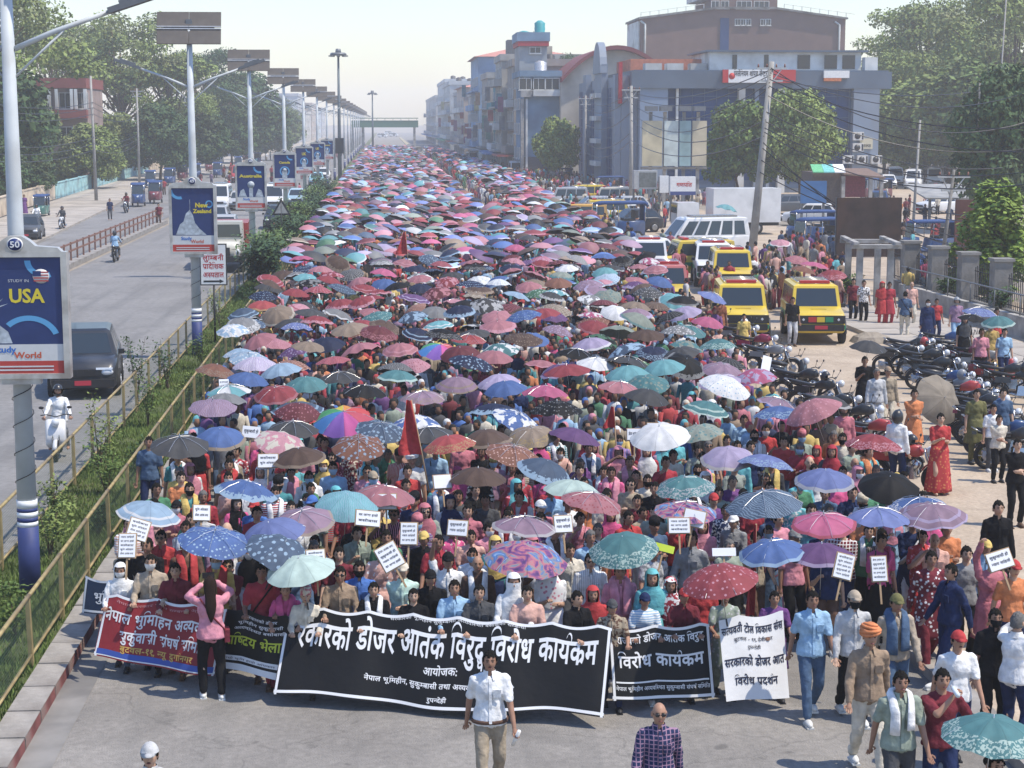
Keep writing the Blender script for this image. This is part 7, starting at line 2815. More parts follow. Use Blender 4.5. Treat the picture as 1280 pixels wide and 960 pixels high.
B_BLACK = BC('banner_black', (.008, .008, .008))
B_RED = BC('banner_red', (.24, .025, .03))
B_WHITE = BC('banner_white', (.66, .66, .66))
L_W = mat('print_white', (.68, .68, .68), .5, var=0)
L_G = mat('print_gold', (.52, .33, .08), .5, var=0)
L_YG = mat('print_yellow', (.42, .48, .04), .5, var=0)
L_K = mat('print_black', (.01, .01, .03), .5, var=0)
# main banner
A, B = ground_at(343, 867, .16), ground_at(754, 898, .16)
o, L, Hh, fn = banner('banner', 'long black banner with large white Devanagari words and a white edge, centre front', A, B, 1.2, .14, B_BLACK, .6, .6, L_W, .045)
words(o, fn, 'रकारको डोजर आतंक विरुद्ध विरोध कार्यक्रम', .02, .60, .43, L_W, L * .92, .021)
words(o, fn, 'आयोजक:', .0, .40, .13, L_W, .46, .02)
words(o, fn, 'नेपाल भूमिहीन, सुकुम्बासी तथा अव्यवस्थित बसोबासी', .0, .25, .085, L_W, L * .46, .02)
words(o, fn, 'रुपन्देही', .0, .1, .07, L_W, .26, .02)
words(o, fn, 'सरकारको भूमिहीन सुकुम्बासी अव्यवस्थित बसोबासी सम्बन्धी', .15, 1.0, .05, L_W, L * .42, .0)
mb = MB()
c = fn(-L / 2 + .14, .88, .012)
mb.tube([c, (c[0], c[1] - .004, c[2])], .09, 18)
mb.build('emblem', mat('emblem_grey', (.3, .3, .32), .5, var=.3, scale=20), o)
FRONT = [(A, B, 1.2)]
# red banner on the left
A, B = ground_at(150, 812, .28), ground_at(252, 838, .28)
B2 = (A[0] + (B[0] - A[0]) * 1.16, A[1] + (B[1] - A[1]) * 1.16)
A2 = ground_at(118, 822, .28)
o, L, Hh, fn = banner('banner', 'dark red banner with white Devanagari words and a blue foot, at the left kerb', A2, B2, 1.12, .28, B_RED, 2.2, .35, L_W, .05)
words(o, fn, 'नेपाल भुमिहिन अव्यवस्थि', .0, .50, .2, L_W, L * .94, .022)
words(o, fn, 'सुकुंवासी संघर्ष समिति', .07, .27, .19, L_W, L * .72, .022)
words(o, fn, 'बुटवल-११, न्यू दुर्गानगर', .0, .13, .11, L_G, L * .6, .02)
words(o, fn, 'नेपाल सरकार भूमि सम्बन्धी अधिकार', .0, .735, .045, mat('print_pink', (.5, .25, .25), .5, var=0), L * .8, 0)
strip(o, fn, -L / 2 + .03, L / 2 - .03, .035, .11, mat('banner_blue', (.04, .08, .32), .5, var=0), 'blue_foot')
# black and white banner behind the photographer
A, B = ground_at(272, 836, .25), ground_at(350, 852, .25)
o, L, Hh, fn = banner('banner', 'black banner with a large yellow Devanagari word, behind the woman taking a photo', A, B, 1.1, .25, B_BLACK, 1.1, .2, None, .05)
words(o, fn, 'राष्ट्रिय भेला', .02, .36, .19, L_YG, L * .86, .022)
for z, s, w in ((.74, 'सरकारको डोजर', .5), (.66, 'भूमिहीन सुकुम्बासी', .7), (.58, 'अव्यवस्थित बसोबासी', .8)):
 words(o, fn, s, .1, z, .055, L_W, L * w, .01)
strip(o, fn, -L / 2, L / 2, .0, .09, L_W, 'white_stripe')
strip(o, fn, -L / 2, L / 2, .13, .2, L_W, 'white_stripe')
words(o, fn, 'हाम्रो भूमि हाम्रो अधिकार', 0, .145, .04, L_K, L * .8, 0)
# small dark banner at far left behind
A, B = ground_at(103, 762, .6), ground_at(160, 772, .6)
o, L, Hh, fn = banner('banner', 'small navy banner partly hidden behind the woman in the white hood', A, B, 1.1, .55, BC('banner_navy', (.02, .035, .07)), .2, .1, L_W, .03)
words(o, fn, 'भुमि', -.05, .22, .2, L_W, .36, .02)
# second black banner
A, B = ground_at(766, 876, .2), ground_at(893, 868, .2)
o, L, Hh, fn = banner('banner', 'shorter black banner with two lines of white Devanagari, right of the long one', A, B, 1.1, .2, B_BLACK, 3.1, .28, L_W, .04)
words(o, fn, 'राज्यको डोजर आतंक विरुद्ध', 0, .72, .13, L_W, L * .86, .02)
words(o, fn, 'विरोध कार्यक्रम', 0, .42, .22, L_W, L * .84, .022)
words(o, fn, 'नेपाल भूमिहीन अव्यवस्थित सुकुम्बासी संघर्ष समिति', 0, .13, .07, L_W, L * .92, .01)
strip(o, fn, -L / 2 + .06, L / 2 - .06, .22, .24, L_W, 'white_rule')
# white banner
A, B = ground_at(908, 884, .12), ground_at(990, 868, .2)
o, L, Hh, fn = banner('banner', 'white banner with black Devanagari words held at the right end of the front row', A, B, 1.25, .16, B_WHITE, 1.7, .3, None, .05, skew=-.02)
words(o, fn, 'सत्यवती टोल विकास संस्', 0, .88, .14, L_K, L * .95, .02)
words(o, fn, 'बुटवल - ११, देवीनगर', 0, .77, .065, L_K, L * .6, .01)
words(o, fn, 'रुपन्देही', 0, .67, .06, L_K, L * .2, .01)
words(o, fn, 'सरकारको डोजर आत', 0, .45, .16, L_K, L * .93, .02)
words(o, fn, 'विरोध प्रदर्शन', 0, .2, .15, L_K, L * .66, .02)
# ------------------------------------------------------------------ named people near the front
def P(u, v, pose, top, label, zt=1.7, ft=None, rz=0.0, **kw):
 """u, v: top of the head in the photograph"""
 h = kw.pop('h', 1.0)
 x, y = ground_at(u, v, zt * h)
 if pose == 'banner' or (kw.get('group') == bl and zt == 1.7):
  best = None
  for ax, ay, bx_, by_, ln, zz in LINES:
   if zz > 1.0 and ax - .1 <= x <= bx_ + .45 and (best is None or abs(x - (ax + bx_) / 2) < best[0]):
    best = (abs(x - (ax + bx_) / 2), ay + (by_ - ay) * (x - ax) / (bx_ - ax) + ln + .30)
  if best:
   yy = best[1] + (0 if pose == 'banner' else .45)
   if yy > y:
    f = yy / y
    h = max(.86, min(h, (7.6 - (7.6 - zt * h) * f) / 1.7))
    x, y = ground_at(u, v, h * 1.7)
    x, y = x * yy / y, yy
 return person(x, y, rz, pose, top, label=label, h=h, **kw)
W_ = 'white'
FR = []
bl = 'people holding the front banners'
def F(*a, **k):
 FR.append(P(*a, **k))
 return FR[-1]
F(612, 812, 'walk', 'white', 'man in a white shirt and khaki trousers walking alone before the long black banner', bottom='khaki', group=None, skin=1, h=1.02, acc=[('moustache', HAIRM)], shoe=0)
F(824, 877, 'walk2', 'navy', 'bald man in a dark checked shirt and sunglasses at the bottom centre', sleeve='long', tpat='checks', tpat2='mauve', bottom='navy', hair=None, acc=[('sunglasses', SUNG)], group=None, skin=0)
F(187, 928, 'walk', 'light grey', 'man in a pale cap whose head shows at the bottom left', group=None, acc=[('cap', 'light grey'), ('moustache', HAIRM)], skin=2)
F(262, 720, 'phone', 'pink', 'woman with long hair and a pink shirt photographing the banners, seen from behind', rz=PI + .15, sleeve='long', bottom='black', hair='longhair', hairm=HAIRB, acc=[('bag', 'maroon')], group=None, skin=3, shoe=2, h=.99)
F(1126, 838, 'walk', 'sage', 'man in a green tee with a white towel round his neck, lower right', acc=[('towel', 'white')], bottom='dark grey', group=None, skin=1, h=1.03)
F(1178, 835, 'drink', 'maroon', 'man in a maroon polo shirt drinking from a bottle, lower right', bottom='navy', group=None, skin=0, h=1.03)
F(1088, 782, 'walk2', 'tan', 'man in an orange turban, brown vest and white trousers', sleeve='long', bottom='cream', hair=None, acc=[('turban', 'orange')], group=None, skin=0, shoe=2, h=1.05)
F(1198, 788, 'walk', 'white', 'man in a red cap and white shirt by the right kerb', acc=[('cap', 'red'), ('moustache', HAIRM)], bottom='navy', group=None)
F(1121, 742, 'walk', 'beige', 'man in an open denim jacket and dark green cap', sleeve='long', acc=[('cap', 'olive'), ('shawl', 'denim')], bottom='denim', group=None, skin=1)
F(1068, 738, 'walk2', 'light grey', 'man in a pale long shirt, beige cap and black mask', sleeve='long', acc=[('cap', 'beige'), ('mask', 'black')], bottom='black', group=None)
F(1016, 738, 'walk', 'sky blue', 'man in a light blue tee and jeans standing right of the white banner', bottom='denim', group=None, skin=1, shoe=2)
F(1272, 765, 'phone', 'white', 'grey haired man in a white shirt holding up a phone at the right edge', rz=PI * .75, sleeve='long', bottom='navy', hairm=HAIRG, group=None, skin=2, h=1.03)
F(1244, 760, 'stand', 'black', 'man in black beside the man filming at the right edge', acc=[('mask', 'black')], bottom='black', group=None)
F(1190, 704, 'walk2', 'navy', 'man in a dark blue long shirt walking at the right, head turned', sleeve='long', bottom='navy', rz=-1.2, group=None, skin=0)
F(1164, 688, 'walk', 'maroon', 'woman in a long maroon dress with a white neckline', kind='kurta', sleeve='long', bottom='maroon', hair='bun', group=None, skin=1, tpat='flowers')
F(1208, 682, 'stand', 'grey', 'young man in a grey tee behind the man in the dark blue shirt', bottom='black', group=None, skin=2)
F(1248, 625, 'stand', 'black', 'young man in a black long sleeved top standing at the right edge', sleeve='long', bottom='black', group=None, skin=2, h=1.04)
F(1141, 644, 'hold', 'navy', 'woman in a navy kurta with a white scarf over her shoulder', kind='kurta', sleeve='long', bottom='white', hair='bun', acc=[('pallu', 'white')], group=None, skin=1)
F(1102, 660, 'fold', 'brown', 'man in a dark striped shirt and sunglasses', sleeve='long', tpat='vstripes', tpat2='grey', bottom='black', acc=[('sunglasses', SUNG)], group=None)
F(1184, 650, 'hold', 'orange', 'woman in orange carrying a child', hair='bun', kind='kurta', bottom='orange', group=None, skin=1)
F(1240, 690, 'signup', 'rose', 'woman in a rose top holding up a white placard at the right', kind='kurta', sleeve='long', bottom='rose', group=None, hair='bun')
F(1268, 700, 'walk', 'orange', 'man in an orange shirt and red cap at the right edge', acc=[('cap', 'red')], bottom='navy', group=None)
ob('belt', ACC['belt'], FR[0], mats=[cloth('brown')])
# row holding the banners
rowp = [
 (150, 704, 'white', 'banner', 'woman in a white hood and white mask holding the red banner', dict(kind='trousers', sleeve='long', hair=None, acc=[('headscarf', 'white'), ('mask', 'white')], bottom='denim', skin=1)),
 (188, 692, 'beige', 'banner', 'woman in a beige jacket and white mask behind the red banner', dict(sleeve='long', acc=[('mask', 'white')], hair='bun', skin=2, bottom='black')),
 (219, 703, 'maroon', 'banner', 'woman in a glossy maroon jacket and black gloves leaning on the red banner', dict(sleeve='long', hair='bun', skin=2, bottom='maroon')),
 (285, 697, 'maroon', 'fold', 'woman in a maroon tee and sunglasses behind the photographer', dict(hair='bun', acc=[('sunglasses', SUNG)], skin=2)),
 (327, 704, 'crimson', 'banner', 'woman in a red dress with a dark strap across it', dict(kind='kurta', bottom='crimson', hair='bun', acc=[('bag', 'black')], skin=4)),
 (357, 728, 'hot pink', 'banner', 'small old woman in a bright pink shawl', dict(kind='skirt', bottom='maroon', hair='bun', acc=[('shawl', 'hot pink')], skin=0, h=.93)),
 (382, 735, 'cream', 'banner', 'old man in a pink patterned cap', dict(sleeve='long', hair=None, acc=[('topi', 'rose', 'print', 'cream')], skin=2, h=.93)),
 (425, 707, 'tan', 'banner', 'man in a fawn shirt with glasses', dict(sleeve='long', acc=[('sunglasses', SUNG)], skin=0)),
 (449, 700, 'blue', 'stand', 'young man in a blue shirt and black mask', dict(acc=[('mask', 'black')], skin=0)),
 (467, 727, 'black', 'banner', 'young man in a black suit jacket over a white shirt', dict(sleeve='long', acc=[('towel', 'white')], skin=2)),
 (503, 702, 'mint', 'fold', 'man in a pale green tee and beige cap', dict(acc=[('cap', 'cream')], skin=2)),
 (517, 741, 'black', 'banner', 'woman with long black hair in dark clothes', dict(hair='longhair', skin=3, h=.92)),
 (538, 712, 'black', 'stand', 'man in a black shirt and black cap', dict(acc=[('cap', 'black')], skin=0)),
 (568, 724, 'sky blue', 'banner', 'man in a light blue shirt gripping the long banner', dict(sleeve='long', skin=0)),
 (599, 730, 'dark grey', 'banner', 'man in a dark grey tee gripping the long banner', dict(skin=2)),
 (597, 694, 'brown', 'stand', 'bald man with a white cloth round his neck', dict(sleeve='long', hair=None, acc=[('towel', 'white')], skin=0)),
 (642, 717, 'white', 'banner', 'woman wrapped in a white scarf with her face covered', dict(sleeve='long', hair=None, acc=[('veil', 'white')], skin=0, kind='kurta')),
 (659, 731, 'peach', 'banner', 'man in a pale pink polo shirt holding the right part of the long banner', dict(skin=2)),
 (721, 738, 'black', 'banner', 'young man in a black shirt looking sideways', dict(skin=2, rz=.5)),
 (741, 733, 'red', 'stand', 'woman in a bright red head scarf above the long banner', dict(hair=None, acc=[('headscarf', 'red')], kind='kurta', skin=0)),
 (765, 755, 'khaki', 'banner', 'man in a khaki printed tee and dark cap', dict(tpat='print', tpat2='brown', acc=[('cap', 'dark grey')], skin=0)),
 (806, 741, 'white', 'banner', 'man in a white and blue striped tee and navy cap', dict(tpat='stripes', tpat2='sky blue', acc=[('cap', 'navy')], skin=1)),
 (855, 735, 'maroon', 'banner', 'man in a maroon tee with a red cap, head bowed', dict(acc=[('cap', 'red')], skin=1)),
 (906, 744, 'sage', 'banner', 'woman in a greenish grey patterned top', dict(tpat='flowers', tpat2='light grey', kind='kurta', hair='bun', bottom='sage', skin=1)),
 (968, 745, 'purple', 'banner', 'woman in a dark purple kurta beside the white banner', dict(kind='kurta', hair='bun', bottom='maroon', skin=0)),
 (878, 716, 'red', 'stand', 'boy in a red tee behind the man with the red cap', dict(skin=1, h=.92)),
 (738, 690, 'white', 'stand', 'older man in a white checked shirt and glasses', dict(tpat='vstripes', tpat2='light grey', acc=[('sunglasses', SUNG)], skin=2)),
 (688, 700, 'white', 'hold', 'woman with a flowered white and pink shawl', dict(hair=None, acc=[('headscarf', 'white', 'flowers', 'pink')], skin=2, kind='kurta')),
 (560, 690, 'white', 'signup', 'man in a white shirt and black cap raising his arm', dict(acc=[('cap', 'black')], skin=1)),
 (838, 722, 'crimson', 'stand', 'woman with a red and white patterned head scarf', dict(hair=None, acc=[('headscarf', 'crimson', 'print', 'white')], skin=1, kind='kurta')),
 (775, 703, 'pink', 'stand', 'smiling woman in a pink shawl', dict(acc=[('shawl', 'pink')], hair='bun', skin=1)),
 (815, 712, 'turquoise', 'stand', 'woman in a turquoise head scarf', dict(hair=None, acc=[('headscarf', 'turquoise')], kind='kurta', skin=0)),
 (245, 745, 'denim', 'stand', 'man behind the red banner next to the photographer', dict(skin=1)),
]
for u, v, c, pose, lab, kw in rowp:
 if lab.startswith('man behind the red banner'):
  continue
 F(u, v, pose, c, lab, group=bl, **kw)
# people up in the crowd that stand out
for a in [
 (186, 545, 'stand', 'denim', 'man in a blue tee standing inside the median rail left of the crowd', dict(bottom='navy')),
 (515, 566, 'stand', 'white', 'old man in a white shirt and white headcloth', dict(hair=None, acc=[('turban', 'white')])),
 (648, 480, 'stand', 'navy', 'man in dark clothes under the hot pink umbrella', {}),
 (773, 558, 'phone', 'pink', 'woman in a pale pink head scarf filming', dict(hair=None, acc=[('headscarf', 'pink')], kind='kurta', bottom='pink')),
 (808, 556, 'stand', 'crimson', 'woman in a long white scarf and red dress', dict(hair=None, acc=[('headscarf', 'white')], kind='kurta', bottom='crimson')),
 (930, 518, 'stand', 'sky blue', 'man in a bright blue tee beside the purple umbrella', dict(skin=1)),
 (957, 530, 'signup', 'red', 'man in a red tee scratching his head', dict(acc=[('mask', 'white')])),
 (1002, 538, 'stand', 'sage', 'man in a pale green shirt, mask and patterned cap', dict(hair=None, acc=[('topi', 'rose'), ('mask', 'sky blue')])),
 (1055, 505, 'stand', 'rose', 'man in a pink shirt and black helmet', dict(hair=None, acc=[('helmet', MP[0])], sleeve='long')),
 (1122, 514, 'stand', 'white', 'man in white with a black helmet seen from behind', dict(hair=None, acc=[('helmet', MP[0])], sleeve='long', rz=2.4)),
 (878, 648, 'hold', 'pink', 'woman in a pale pink shawl and dress', dict(hair=None, acc=[('headscarf', 'pink')], kind='kurta', bottom='pink')),
 (882, 590, 'stand', 'yellow', 'woman in a yellow top and white scarf', dict(hair=None, acc=[('headscarf', 'white')], kind='kurta')),
 (270, 690, 'stand', 'yellow', 'woman in a yellow and red top with a blue mask', dict(hair='bun', acc=[('mask', 'sky blue'), ('shawl', 'red')])),
 (865, 490, 'stand', 'crimson', 'woman in a teal head scarf at the right of the crowd', dict(hair=None, acc=[('headscarf', 'turquoise')], kind='kurta')),
 (890, 500, 'stand', 'teal', 'woman in a teal kurta and white scarf', dict(hair=None, acc=[('headscarf', 'white')], kind='kurta', bottom='teal')),
 # the sandy lot and pavement
 (1081, 445, 'umb', 'black', 'woman in a black dress holding up a grey umbrella on the sand', dict(kind='kurta', bottom='red', hair='bun', tgt=1)),
 (1096, 460, 'stand', 'light grey', 'man in a pale shirt and trousers standing on the sand', dict(bottom='light grey', hairm=HAIRG, sleeve='long')),
 (1110, 458, 'stand', 'khaki', 'man in an olive long shirt and white trousers on the sand', dict(bottom='cream', sleeve='long', acc=[('cap', 'tan')])),
 (1143, 486, 'fold', 'orange', 'woman in a bright orange kurta and trousers with folded arms', dict(kind='kurta', bottom='orange', hair='bun')),
 (1176, 516, 'hold', 'red', 'woman in a long red flowered dress beside a grey umbrella', dict(kind='skirt', bottom='red', bottompat='flowers', tpat2='orange', hair='bun')),
 (1221, 486, 'stand', 'olive', 'woman in an olive green salwar suit on the sand', dict(kind='kurta', bottom='olive', hair='bun')),
 (1254, 485, 'stand', 'denim', 'man in a denim shirt among the motorcycles', dict(bottom='dark grey')),
 (1249, 518, 'fold', 'cream', 'child in a cream top and black trousers near the right edge', dict(bottom='black', h=.86)),
 (1242, 505, 'stand', 'white', 'boy in a white shirt behind the child in cream', dict(bottom='dark grey', h=.88)),
 (1272, 548, 'fold', 'black', 'man in a black printed tee at the right edge', dict(bottom='black')),
 (1103, 352, 'stand', 'red', 'woman in a bright red suit and head scarf on the pavement', dict(kind='kurta', bottom='red', hair=None, acc=[('headscarf', 'red')])),
 (1112, 352, 'stand', 'crimson', 'woman in crimson behind the one in bright red', dict(kind='kurta', bottom='crimson', hair='bun')),
 (1080, 350, 'stand', 'white', 'woman in a black and white printed top', dict(tpat='print', tpat2='black', bottom='black', hair='bun')),
 (1067, 348, 'stand', 'maroon', 'man in a dark red top beside the gate frame', dict(bottom='black')),
 (1140, 352, 'stand', 'peach', 'bald man in a peach shirt and cream trousers on the pavement', dict(bottom='cream', hair=None)),
 (1132, 364, 'stand', 'denim', 'person in denim with a black rucksack on the pavement', dict(bottom='cream', acc=[('bag', 'black')], rz=2.8)),
 (1160, 374, 'stand', 'navy', 'person in a long navy outfit and white mask', dict(bottom='navy', kind='kurta', sleeve='long', acc=[('mask', 'white')])),
 (1171, 373, 'stand', 'red', 'small person in red beside the one in navy', dict(bottom='navy', h=.9)),
 (1196, 372, 'stand', 'mauve', 'person in a mauve top and pale trousers by the railing', dict(bottom='sky blue', hair=None, acc=[('helmet', MP[4])])),
 (1227, 410, 'stand', 'pink', 'woman in a pale shirt and black trousers on the right', dict(bottom='black')),
 (1256, 410, 'stand', 'sky blue', 'man in a pale blue tee under the green umbrella', dict(bottom='navy')),
 (1206, 395, 'stand', 'black', 'woman in black under the black umbrella', dict(kind='skirt', bottom='black', acc=[('headscarf', 'dark grey')], hair=None)),
 (1240, 402, 'stand', 'mustard', 'woman in a mustard skirt between the umbrellas', dict(kind='skirt', bottom='mustard', hair='bun')),
 (1246, 385, 'stand', 'red', 'person in a red tee at the right edge behind the umbrellas', dict(bottom='black')),
 (930, 392, 'stand', 'yellow', 'boy in a yellow sports vest before the left yellow jeep', dict(bottom='yellow', h=.9)),
 (991, 371, 'stand', 'black', 'man in a black tee and pale shorts between the two jeeps', dict(bottom='light grey')),
 (900, 372, 'stand', 'rust', 'woman in a rust sari beside the yellow jeeps', dict(kind='skirt', bottom='rust', hair='bun', acc=[('pallu', 'rust')])),
 (885, 378, 'stand', 'maroon', 'woman in maroon beside the yellow jeeps', dict(kind='skirt', bottom='maroon', hair='bun')),
 (137, 248, 'stand', 'navy', 'man in dark clothes pointing on the left service road', dict(bottom='dark grey')),
 (198, 254, 'stand', 'maroon', 'man in dark maroon standing at the guardrail', dict(bottom='brown')),
 (4, 243, 'stand', 'navy', 'man in dark clothes walking at the left edge sidewalk', {}),
 (30, 243, 'stand', 'purple', 'woman in purple on the far left sidewalk', dict(kind='skirt', bottom='purple', hair='bun')),
]:
 kw = dict(a[5])
 kw.pop('tgt', None)
 F(a[0], a[1], a[2], a[3], a[4], group=None, **kw)
# riders
x, y = sc0.location.x, sc0.location.y
person(x, y + .25, .1, 'sit', 'white', 'long', 'grey', hair=None, acc=[('helmet', MP[0])], label='helmeted rider in a white shirt on the white scooter', group=None, skin=0, z=-.08)
for u, v, c, lab, mc, rz in ((145, 327, 'sky blue', 'rider in a light blue shirt on a dark motorcycle going away on the left road', 0, PI), (78, 288, 'dark grey', 'rider on a white motorcycle on the service road', 5, 0), (46, 285, 'white', 'rider in a white shirt on the service road at the left', 0, .1), (158, 266, 'maroon', 'rider in maroon with a helmet near the rickshaws', 0, 0)):
 x, y = ground_at(u, v)
 copy_tree(m0, 'motorcycle under the ' + lab.split(' on ')[0], (x, y, 0), rz, None, {MP[0]: MP[mc]}, name='motorcycle')
 person(x, y + (.2 if rz < 1 else -.2), rz, 'sit', c, 'long', 'dark grey', hair=None, acc=[('helmet', MP[0])], label=lab, group=None, z=.0)
ux_, uy_ = ground_at(1240, 900, 2.12)
person(ux_ + .14, uy_ + .27, .2, 'umb', 'maroon', 'short', 'maroon', 'kurta', 'bun', label='woman in maroon under the green bordered umbrella at the bottom right corner', group=None)
# hand held things
def phone_at(p, dz, dy, label):
 o = thing('mobile_phone', label, 'phone', (p.location.x, p.location.y, 0), p.rotation_euler.z)
 mb = MB()
 mb.box((0, -.36, 1.6), (.16, .012, .08))
 mb.build('case', M_INK, o)
phone_at(FR[3], 0, 0, 'black phone held up by the woman in the pink shirt')
phone_at(FR[11], 0, 0, 'phone held up by the grey haired man at the right edge')
p = FR[5]
o = thing('water_bottle', 'clear plastic bottle at the mouth of the man in the maroon polo', 'bottle', (p.location.x + .05, p.location.y - .2, 1.6))
mb = MB()
mb.tube([(0, .05, 0), (0, .0, .0), (0, -.03, .0), (0, -.2, -.03)], [.01, .012, .026, .026], 12)
mb.build('bottle_body', mat('clear_plastic', (.6, .66, .7), .15, var=0), o)
p = FR[0]
o = thing('rolled_paper', 'rolled white paper in the hand of the man in the white shirt', 'paper', (p.location.x + .28, p.location.y - .25, .78), rot=(.5, .3, 0))
mb = MB()
mb.tube([(0, 0, -.12), (0, 0, .12)], .022, 10)
mb.build('sheet', M_WH, o)
# ------------------------------------------------------------------ umbrellas that stand out, from the photograph
SPEC = [
 (185, 630, 80, 'sky blue', 'bands', 'white'), (224, 547, 76, 'dark grey', 'plain', None), (275, 538, 62, 'blue', 'border', 'mustard'), (307, 603, 82, 'blue', 'flame', 'sky blue'), (267, 663, 92, 'blue', 'dots', 'sky blue'),
 (350, 677, 92, 'denim', 'flowers', 'sky blue'), (376, 698, 70, 'mint', 'plain', None), (378, 638, 76, 'mauve', 'border', 'khaki'), (340, 655, 66, 'periwinkle', 'plain', None), (430, 516, 78, 'red', 'rainbow', None), (366, 527, 66, 'dark grey', 'plain', None),
 (352, 546, 72, 'pink', 'blotch', 'cream'), (374, 562, 62, 'brown', 'border', 'tan'), (448, 548, 68, 'rust', 'flowers', 'sky blue'), (373, 507, 60, 'maroon', 'dots', 'rose'), (345, 484, 56, 'crimson', 'border', 'rose'), (286, 481, 56, 'turquoise', 'panels', 'white'), (269, 457, 52, 'rust', 'floral_edge', 'tan'),
 (310, 467, 50, 'blue', 'plain', None), (310, 441, 48, 'sky blue', 'flowers', 'white'), (433, 620, 68, 'turquoise', 'waves', 'sky blue'), (481, 608, 64, 'rose', 'plain', None), (475, 528, 56, 'denim', 'flowers', 'sky blue'), (522, 521, 62, 'white', 'blotch', 'blue'), (562, 546, 62, 'red', 'floral_edge', 'mustard'),
 (535, 534, 50, 'dark grey', 'plain', None), (608, 540, 58, 'brown', 'border', 'tan'), (665, 535, 56, 'tan', 'floral_edge', 'mustard'), (640, 557, 62, 'rust', 'dots', 'peach'), (597, 587, 66, 'brown', 'plain', None), (718, 537, 68, 'purple', 'plain', 'lavender'), (645, 516, 66, 'blue', 'blotch', 'white'),
 (680, 578, 72, 'denim', 'flame', 'sky blue'), (681, 483, 60, 'hot pink', 'plain', None), (655, 646, 80, 'mauve', 'border', 'light grey'), (657, 685, 108, 'crimson', 'galaxy', None), (716, 602, 58, 'mint', 'plain', None), (739, 616, 74, 'rose', 'dots', 'crimson'), (780, 673, 92, 'teal', 'floral_edge', 'mint'),
 (857, 597, 70, 'teal', 'floral_edge', 'light grey'), (857, 627, 76, 'purple', 'galaxy', None), (910, 562, 66, 'lavender', 'border', 'cream'), (957, 570, 72, 'periwinkle', 'floral_edge', 'sky blue'), (955, 618, 100, 'denim', 'waves', 'sky blue'), (901, 712, 102, 'crimson', 'dots', 'pink'), (966, 676, 88, 'blue', 'border', 'sky blue'),
 (1030, 642, 80, 'hot pink', 'border', 'crimson'), (1031, 590, 80, 'periwinkle', 'border', 'light grey'), (1027, 681, 86, 'purple', 'border', 'lavender'), (1097, 635, 80, 'periwinkle', 'plain', None), (1111, 597, 80, 'black', 'plain', None), (1165, 632, 94, 'mauve', 'bands', 'lavender'), (1150, 622, 70, 'blue', 'floral_edge', 'white'),
 (1092, 546, 74, 'crimson', 'floral_edge', 'pink'), (1035, 496, 62, 'dark grey', 'border', 'light grey'), (973, 498, 58, 'mauve', 'border', 'lavender'), (882, 504, 56, 'teal', 'bands', 'mint'), (903, 455, 46, 'mauve', 'plain', None), (900, 469, 54, 'lavender', 'plain', None), (945, 463, 50, 'hot pink', 'blotch', 'lavender'),
 (852, 435, 48, 'dark grey', 'plain', None), (862, 407, 42, 'teal', 'plain', None), (785, 461, 60, 'turquoise', 'plain', None), (700, 456, 52, 'purple', 'border', 'lavender'), (745, 447, 46, 'white', 'plain', None), (624, 432, 52, 'teal', 'blotch', 'white'), (497, 464, 52, 'teal', 'border', 'mint'),
 (528, 489, 56, 'mauve', 'floral_edge', 'tan'), (571, 474, 54, 'mauve', 'bands', 'tan'), (456, 482, 54, 'black', 'plain', None), (424, 465, 52, 'dark grey', 'plain', None), (382, 473, 42, 'teal', 'plain', None), (808, 473, 62, 'teal', 'flowers', 'sage'), (774, 477, 50, 'rose', 'plain', None), (808, 489, 58, 'dark grey', 'plain', None),
 (550, 432, 56, 'orange', 'rainbow', None), (586, 418, 46, 'red', 'floral_edge', 'rose'), (624, 470, 56, 'lavender', 'plain', None), (632, 478, 52, 'blue', 'plain', None), (572, 374, 38, 'pink', 'plain', None), (743, 403, 42, 'crimson', 'border', 'rose'), (690, 389, 38, 'purple', 'plain', None),
 (785, 447, 60, 'dark grey', 'plain', None), (750, 420, 44, 'green', 'blotch', 'black'), (665, 418, 44, 'blue', 'plain', None), (720, 436, 44, 'black', 'plain', None), (1085, 428, 42, 'dark grey', 'plain', None), (1217, 394, 44, 'black', 'plain', None), (1225, 385, 46, 'periwinkle', 'dots', 'sky blue'), (1248, 397, 44, 'teal', 'border', 'mint'),
 (598, 297, 30, 'pink', 'border', 'rose'), (630, 303, 32, 'crimson', 'plain', None), (645, 308, 32, 'hot pink', 'border', 'crimson'), (998, 322, 36, 'rose', 'dots', 'crimson'), (1018, 328, 38, 'hot pink', 'border', 'rose'), (1040, 340, 40, 'crimson', 'floral_edge', 'pink'), (1004, 334, 34, 'rust', 'plain', None), (975, 300, 28, 'pink', 'border', 'white'),
 (884, 398, 30, 'hot pink', 'plain', None), (908, 258, 30, 'turquoise', 'plain', None), (890, 366, 40, 'periwinkle', 'plain', None), (1240, 900, 110, 'teal', 'floral_edge', 'mint'),
]
um_near = []
TH = R
for i, (u, v, w, c, pat, c2) in enumerate(SPEC):
 x, y = ground_at(u, v, 2.12)
 zr = 1.95
 if y < 23.1 and i < len(SPEC) - 1:
  f = min(23.1 / y, 5.86 / 5.65)
  x, y, zr = x * f, y * f, 7.6 - 5.65 * f
 wm = w * math.hypot(y, 5.6) / 2200 * .985
 tilt = (R.uniform(.0, .28), R.uniform(-.25, .25))
 if i in (5, 11, 31):
  tilt = (.35, .3)
 if i == 9:
  tilt = (.38, -.05)
 if c == 'white':
  und = 'black'
 else:
  und = 'black' if R.random() < .3 else None
 umbrella(x, y, zr, c, pat, c2 or 'white', min(1.5, max(.95, wm)), tilt, R.uniform(0, .8), under=und, detail=y < 60)
 um_near.append((x, y))
lx, ly = ground_at(1190, 560, .0)
